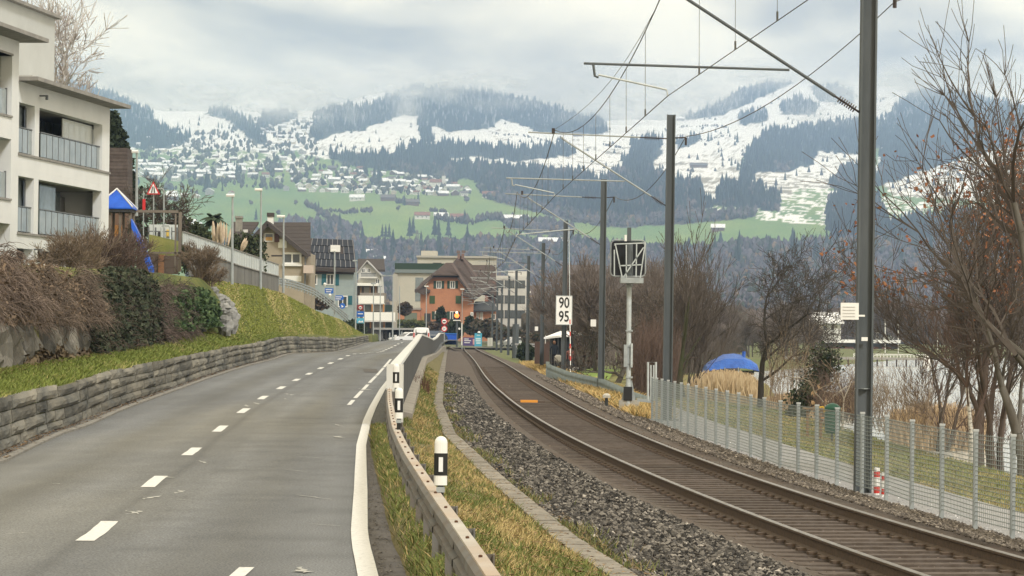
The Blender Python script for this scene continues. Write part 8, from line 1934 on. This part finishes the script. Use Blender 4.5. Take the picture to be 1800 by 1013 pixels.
# blue container, purple billboard, blue kiosk
bc_ = thing_px('blue_container', 790, 606, 372, 'blue recycling container beside the crossing', 'container'); pb('body', 776, 587, 802, 606, 372, blue_p, bc_, 2); 
for x in (779, 784, 789, 794, 799): pb('rib', x, 588, x + .9, 606, 372, blue_p, bc_, .06, .07)
pb('lid', 775.5, 585.8, 802.5, 587.4, 371.9, mat('blue_lid', (.03, .16, .5), .4), bc_, 2.2)
pb_ = thing_px('purple_billboard', 824, 606, 392, 'purple poster board with white writing between the posts', 'billboard'); pb('board', 814, 593.5, 834, 608, 392, mat('poster_purple', (.085, .06, .18), .5), pb_, .15)
for y, x1 in ((595.5, 824), (598.5, 828), (602, 826)): pb('lettering', 816, y, x1, y + 1.3, 391.98, white_p, pb_, .02)
pb('pink_figure', 831, 596, 834, 606, 391.97, mat('poster_pink', (.55, .3, .32), .6), pb_, .02)
kk_ = thing_px('poster_pillar', 840, 606, 388, 'light blue poster pillar with white lettering and a white bird-like top', 'advertising pillar'); pb('pillar', 834, 586, 847, 609, 388, mat('poster_cyan', (.08, .38, .55), .5), kk_, .5)
for y, x0, x1 in ((589, 838, 844), (594.5, 836, 845), (598, 836, 845), (602, 837, 845)): pb('lettering', x0, y, x1, y + (1.3 if y < 590 else 2.6), 387.97, mat('poster_pale', (.55, .72, .76), .6), kk_, .02)
c = P(842, 584.5, 388); MB().lathe([(.05, -.15), (.22, -.05), (.16, .1), (.03, .16)], c, 8).build('top_ornament', white_p, kk_)
cb = thing_px('switch_cabinet', 861, 606, 380, 'cream electrical cabinet beside the track', 'cabinet'); pb('body', 857, 594, 866, 609, 380, mat('cabinet', (.50, .50, .46), .7), cb, .6); pb('door_gap', 861.2, 595, 861.6, 608, 379.98, metal_d, cb, .02)
lk = sheet('level_crossing', [[(-9.5, 396, -.19), (12, 396, -.19)], [(-9.5, 403, -.18), (12, 403, -.18)]], asphalt_dark)
# blue direction signs and the sign pole with red-white-blue plates
d1 = thing_px('direction_signs', 590, 560, 262, 'cluster of three blue direction signs above the end of the steel railing', 'road sign')
pb('sign', 571, 507, 586, 516, 262, blue_s, d1, .05); MB().prism([P(588, 519.5, 262), P(602, 519.5, 262), P(605, 523.7, 262), P(602, 528, 262), P(588, 528, 262)], (0, .05, 0)).build('arrow_sign', blue_s, d1); disc(MB(), 602, 538, 262, 5).build('round_sign', blue_s, d1)
for q in ((572.5, 509, 584), (573, 512.5, 582), (590, 521.5, 601), (590, 525, 599)): pb('lettering', q[0], q[1], q[2], q[1] + 1.3, 261.95, white_p, d1, .02)
MB().prism([P(600, 536, 261.95), P(604, 539, 261.95), P(600.5, 541, 261.95)], (0, .01, 0)).build('arrow_symbol', white_p, d1)
MB().tube([P(588, 565, 262.1), P(588, 440, 262.1)], .06, 6).build('pole', galv, d1)
for x, y in ((571, 500), (580, 519)): MB().lathe([(.03, -.2), (.16, 0), (.03, .15)], P(x, y, 262), 8).build('lamp_ball', white_p, d1)
d2_ = thing_px('plate_signs', 633, 590, 275, 'stack of a brown-red, a blue and a light blue sign at the wall end', 'road sign')
pb('red_plate', 627, 536, 639, 546, 275, mat('plate_maroon', (.16, .05, .05), .6), d2_, .05); disc(MB(), 633.5, 541, 274.95, 4).build('ring', red_s, d2_); disc(MB(), 633.5, 541, 274.9, 2.8).build('face', sign_white, d2_)
pb('bar_symbol', 631.8, 540.3, 635.4, 541.9, 274.85, black_p, d2_, .02)
pb('blue_plate', 627, 547.5, 639.5, 557, 275, blue_s, d2_, .05); pb('cyan_plate', 627, 559.5, 639.5, 568.5, 275, mat('plate_cyan', (.1, .42, .62), .5), d2_, .05)
pb('lettering', 629, 551, 638, 552.6, 274.95, white_p, d2_, .02); MB().prism([P(629, 567, 274.95), P(632, 563.5, 274.95), P(634.5, 565.5, 274.95), P(637.5, 563.5, 274.95), P(638.5, 567, 274.95)], (0, .01, 0)).build('wave_symbol', white_p, d2_)
MB().tube([P(640.5, 595, 275.1), P(640, 536, 275.1)], .05, 6).build('pole', galv, d2_)
# ------------------------------------------------------------------ haze
hm = bpy.data.materials.new('haze_air'); hm.use_nodes = True; t = hm.node_tree; t.nodes.clear()
oo = t.nodes.new('ShaderNodeOutputMaterial'); pv = t.nodes.new('ShaderNodeVolumePrincipled')
pv.inputs['Color'].default_value = (.46, .65, 1.0, 1); pv.inputs['Density'].default_value = 0.000132; pv.inputs['Anisotropy'].default_value = 0.0
t.links.new(pv.outputs[0], oo.inputs['Volume'])
mb = MB(); mb.box((-9500, -60, -4.2), (9500, 10900, 960)); o = mb.build('haze', hm); o['kind'] = 'stuff'
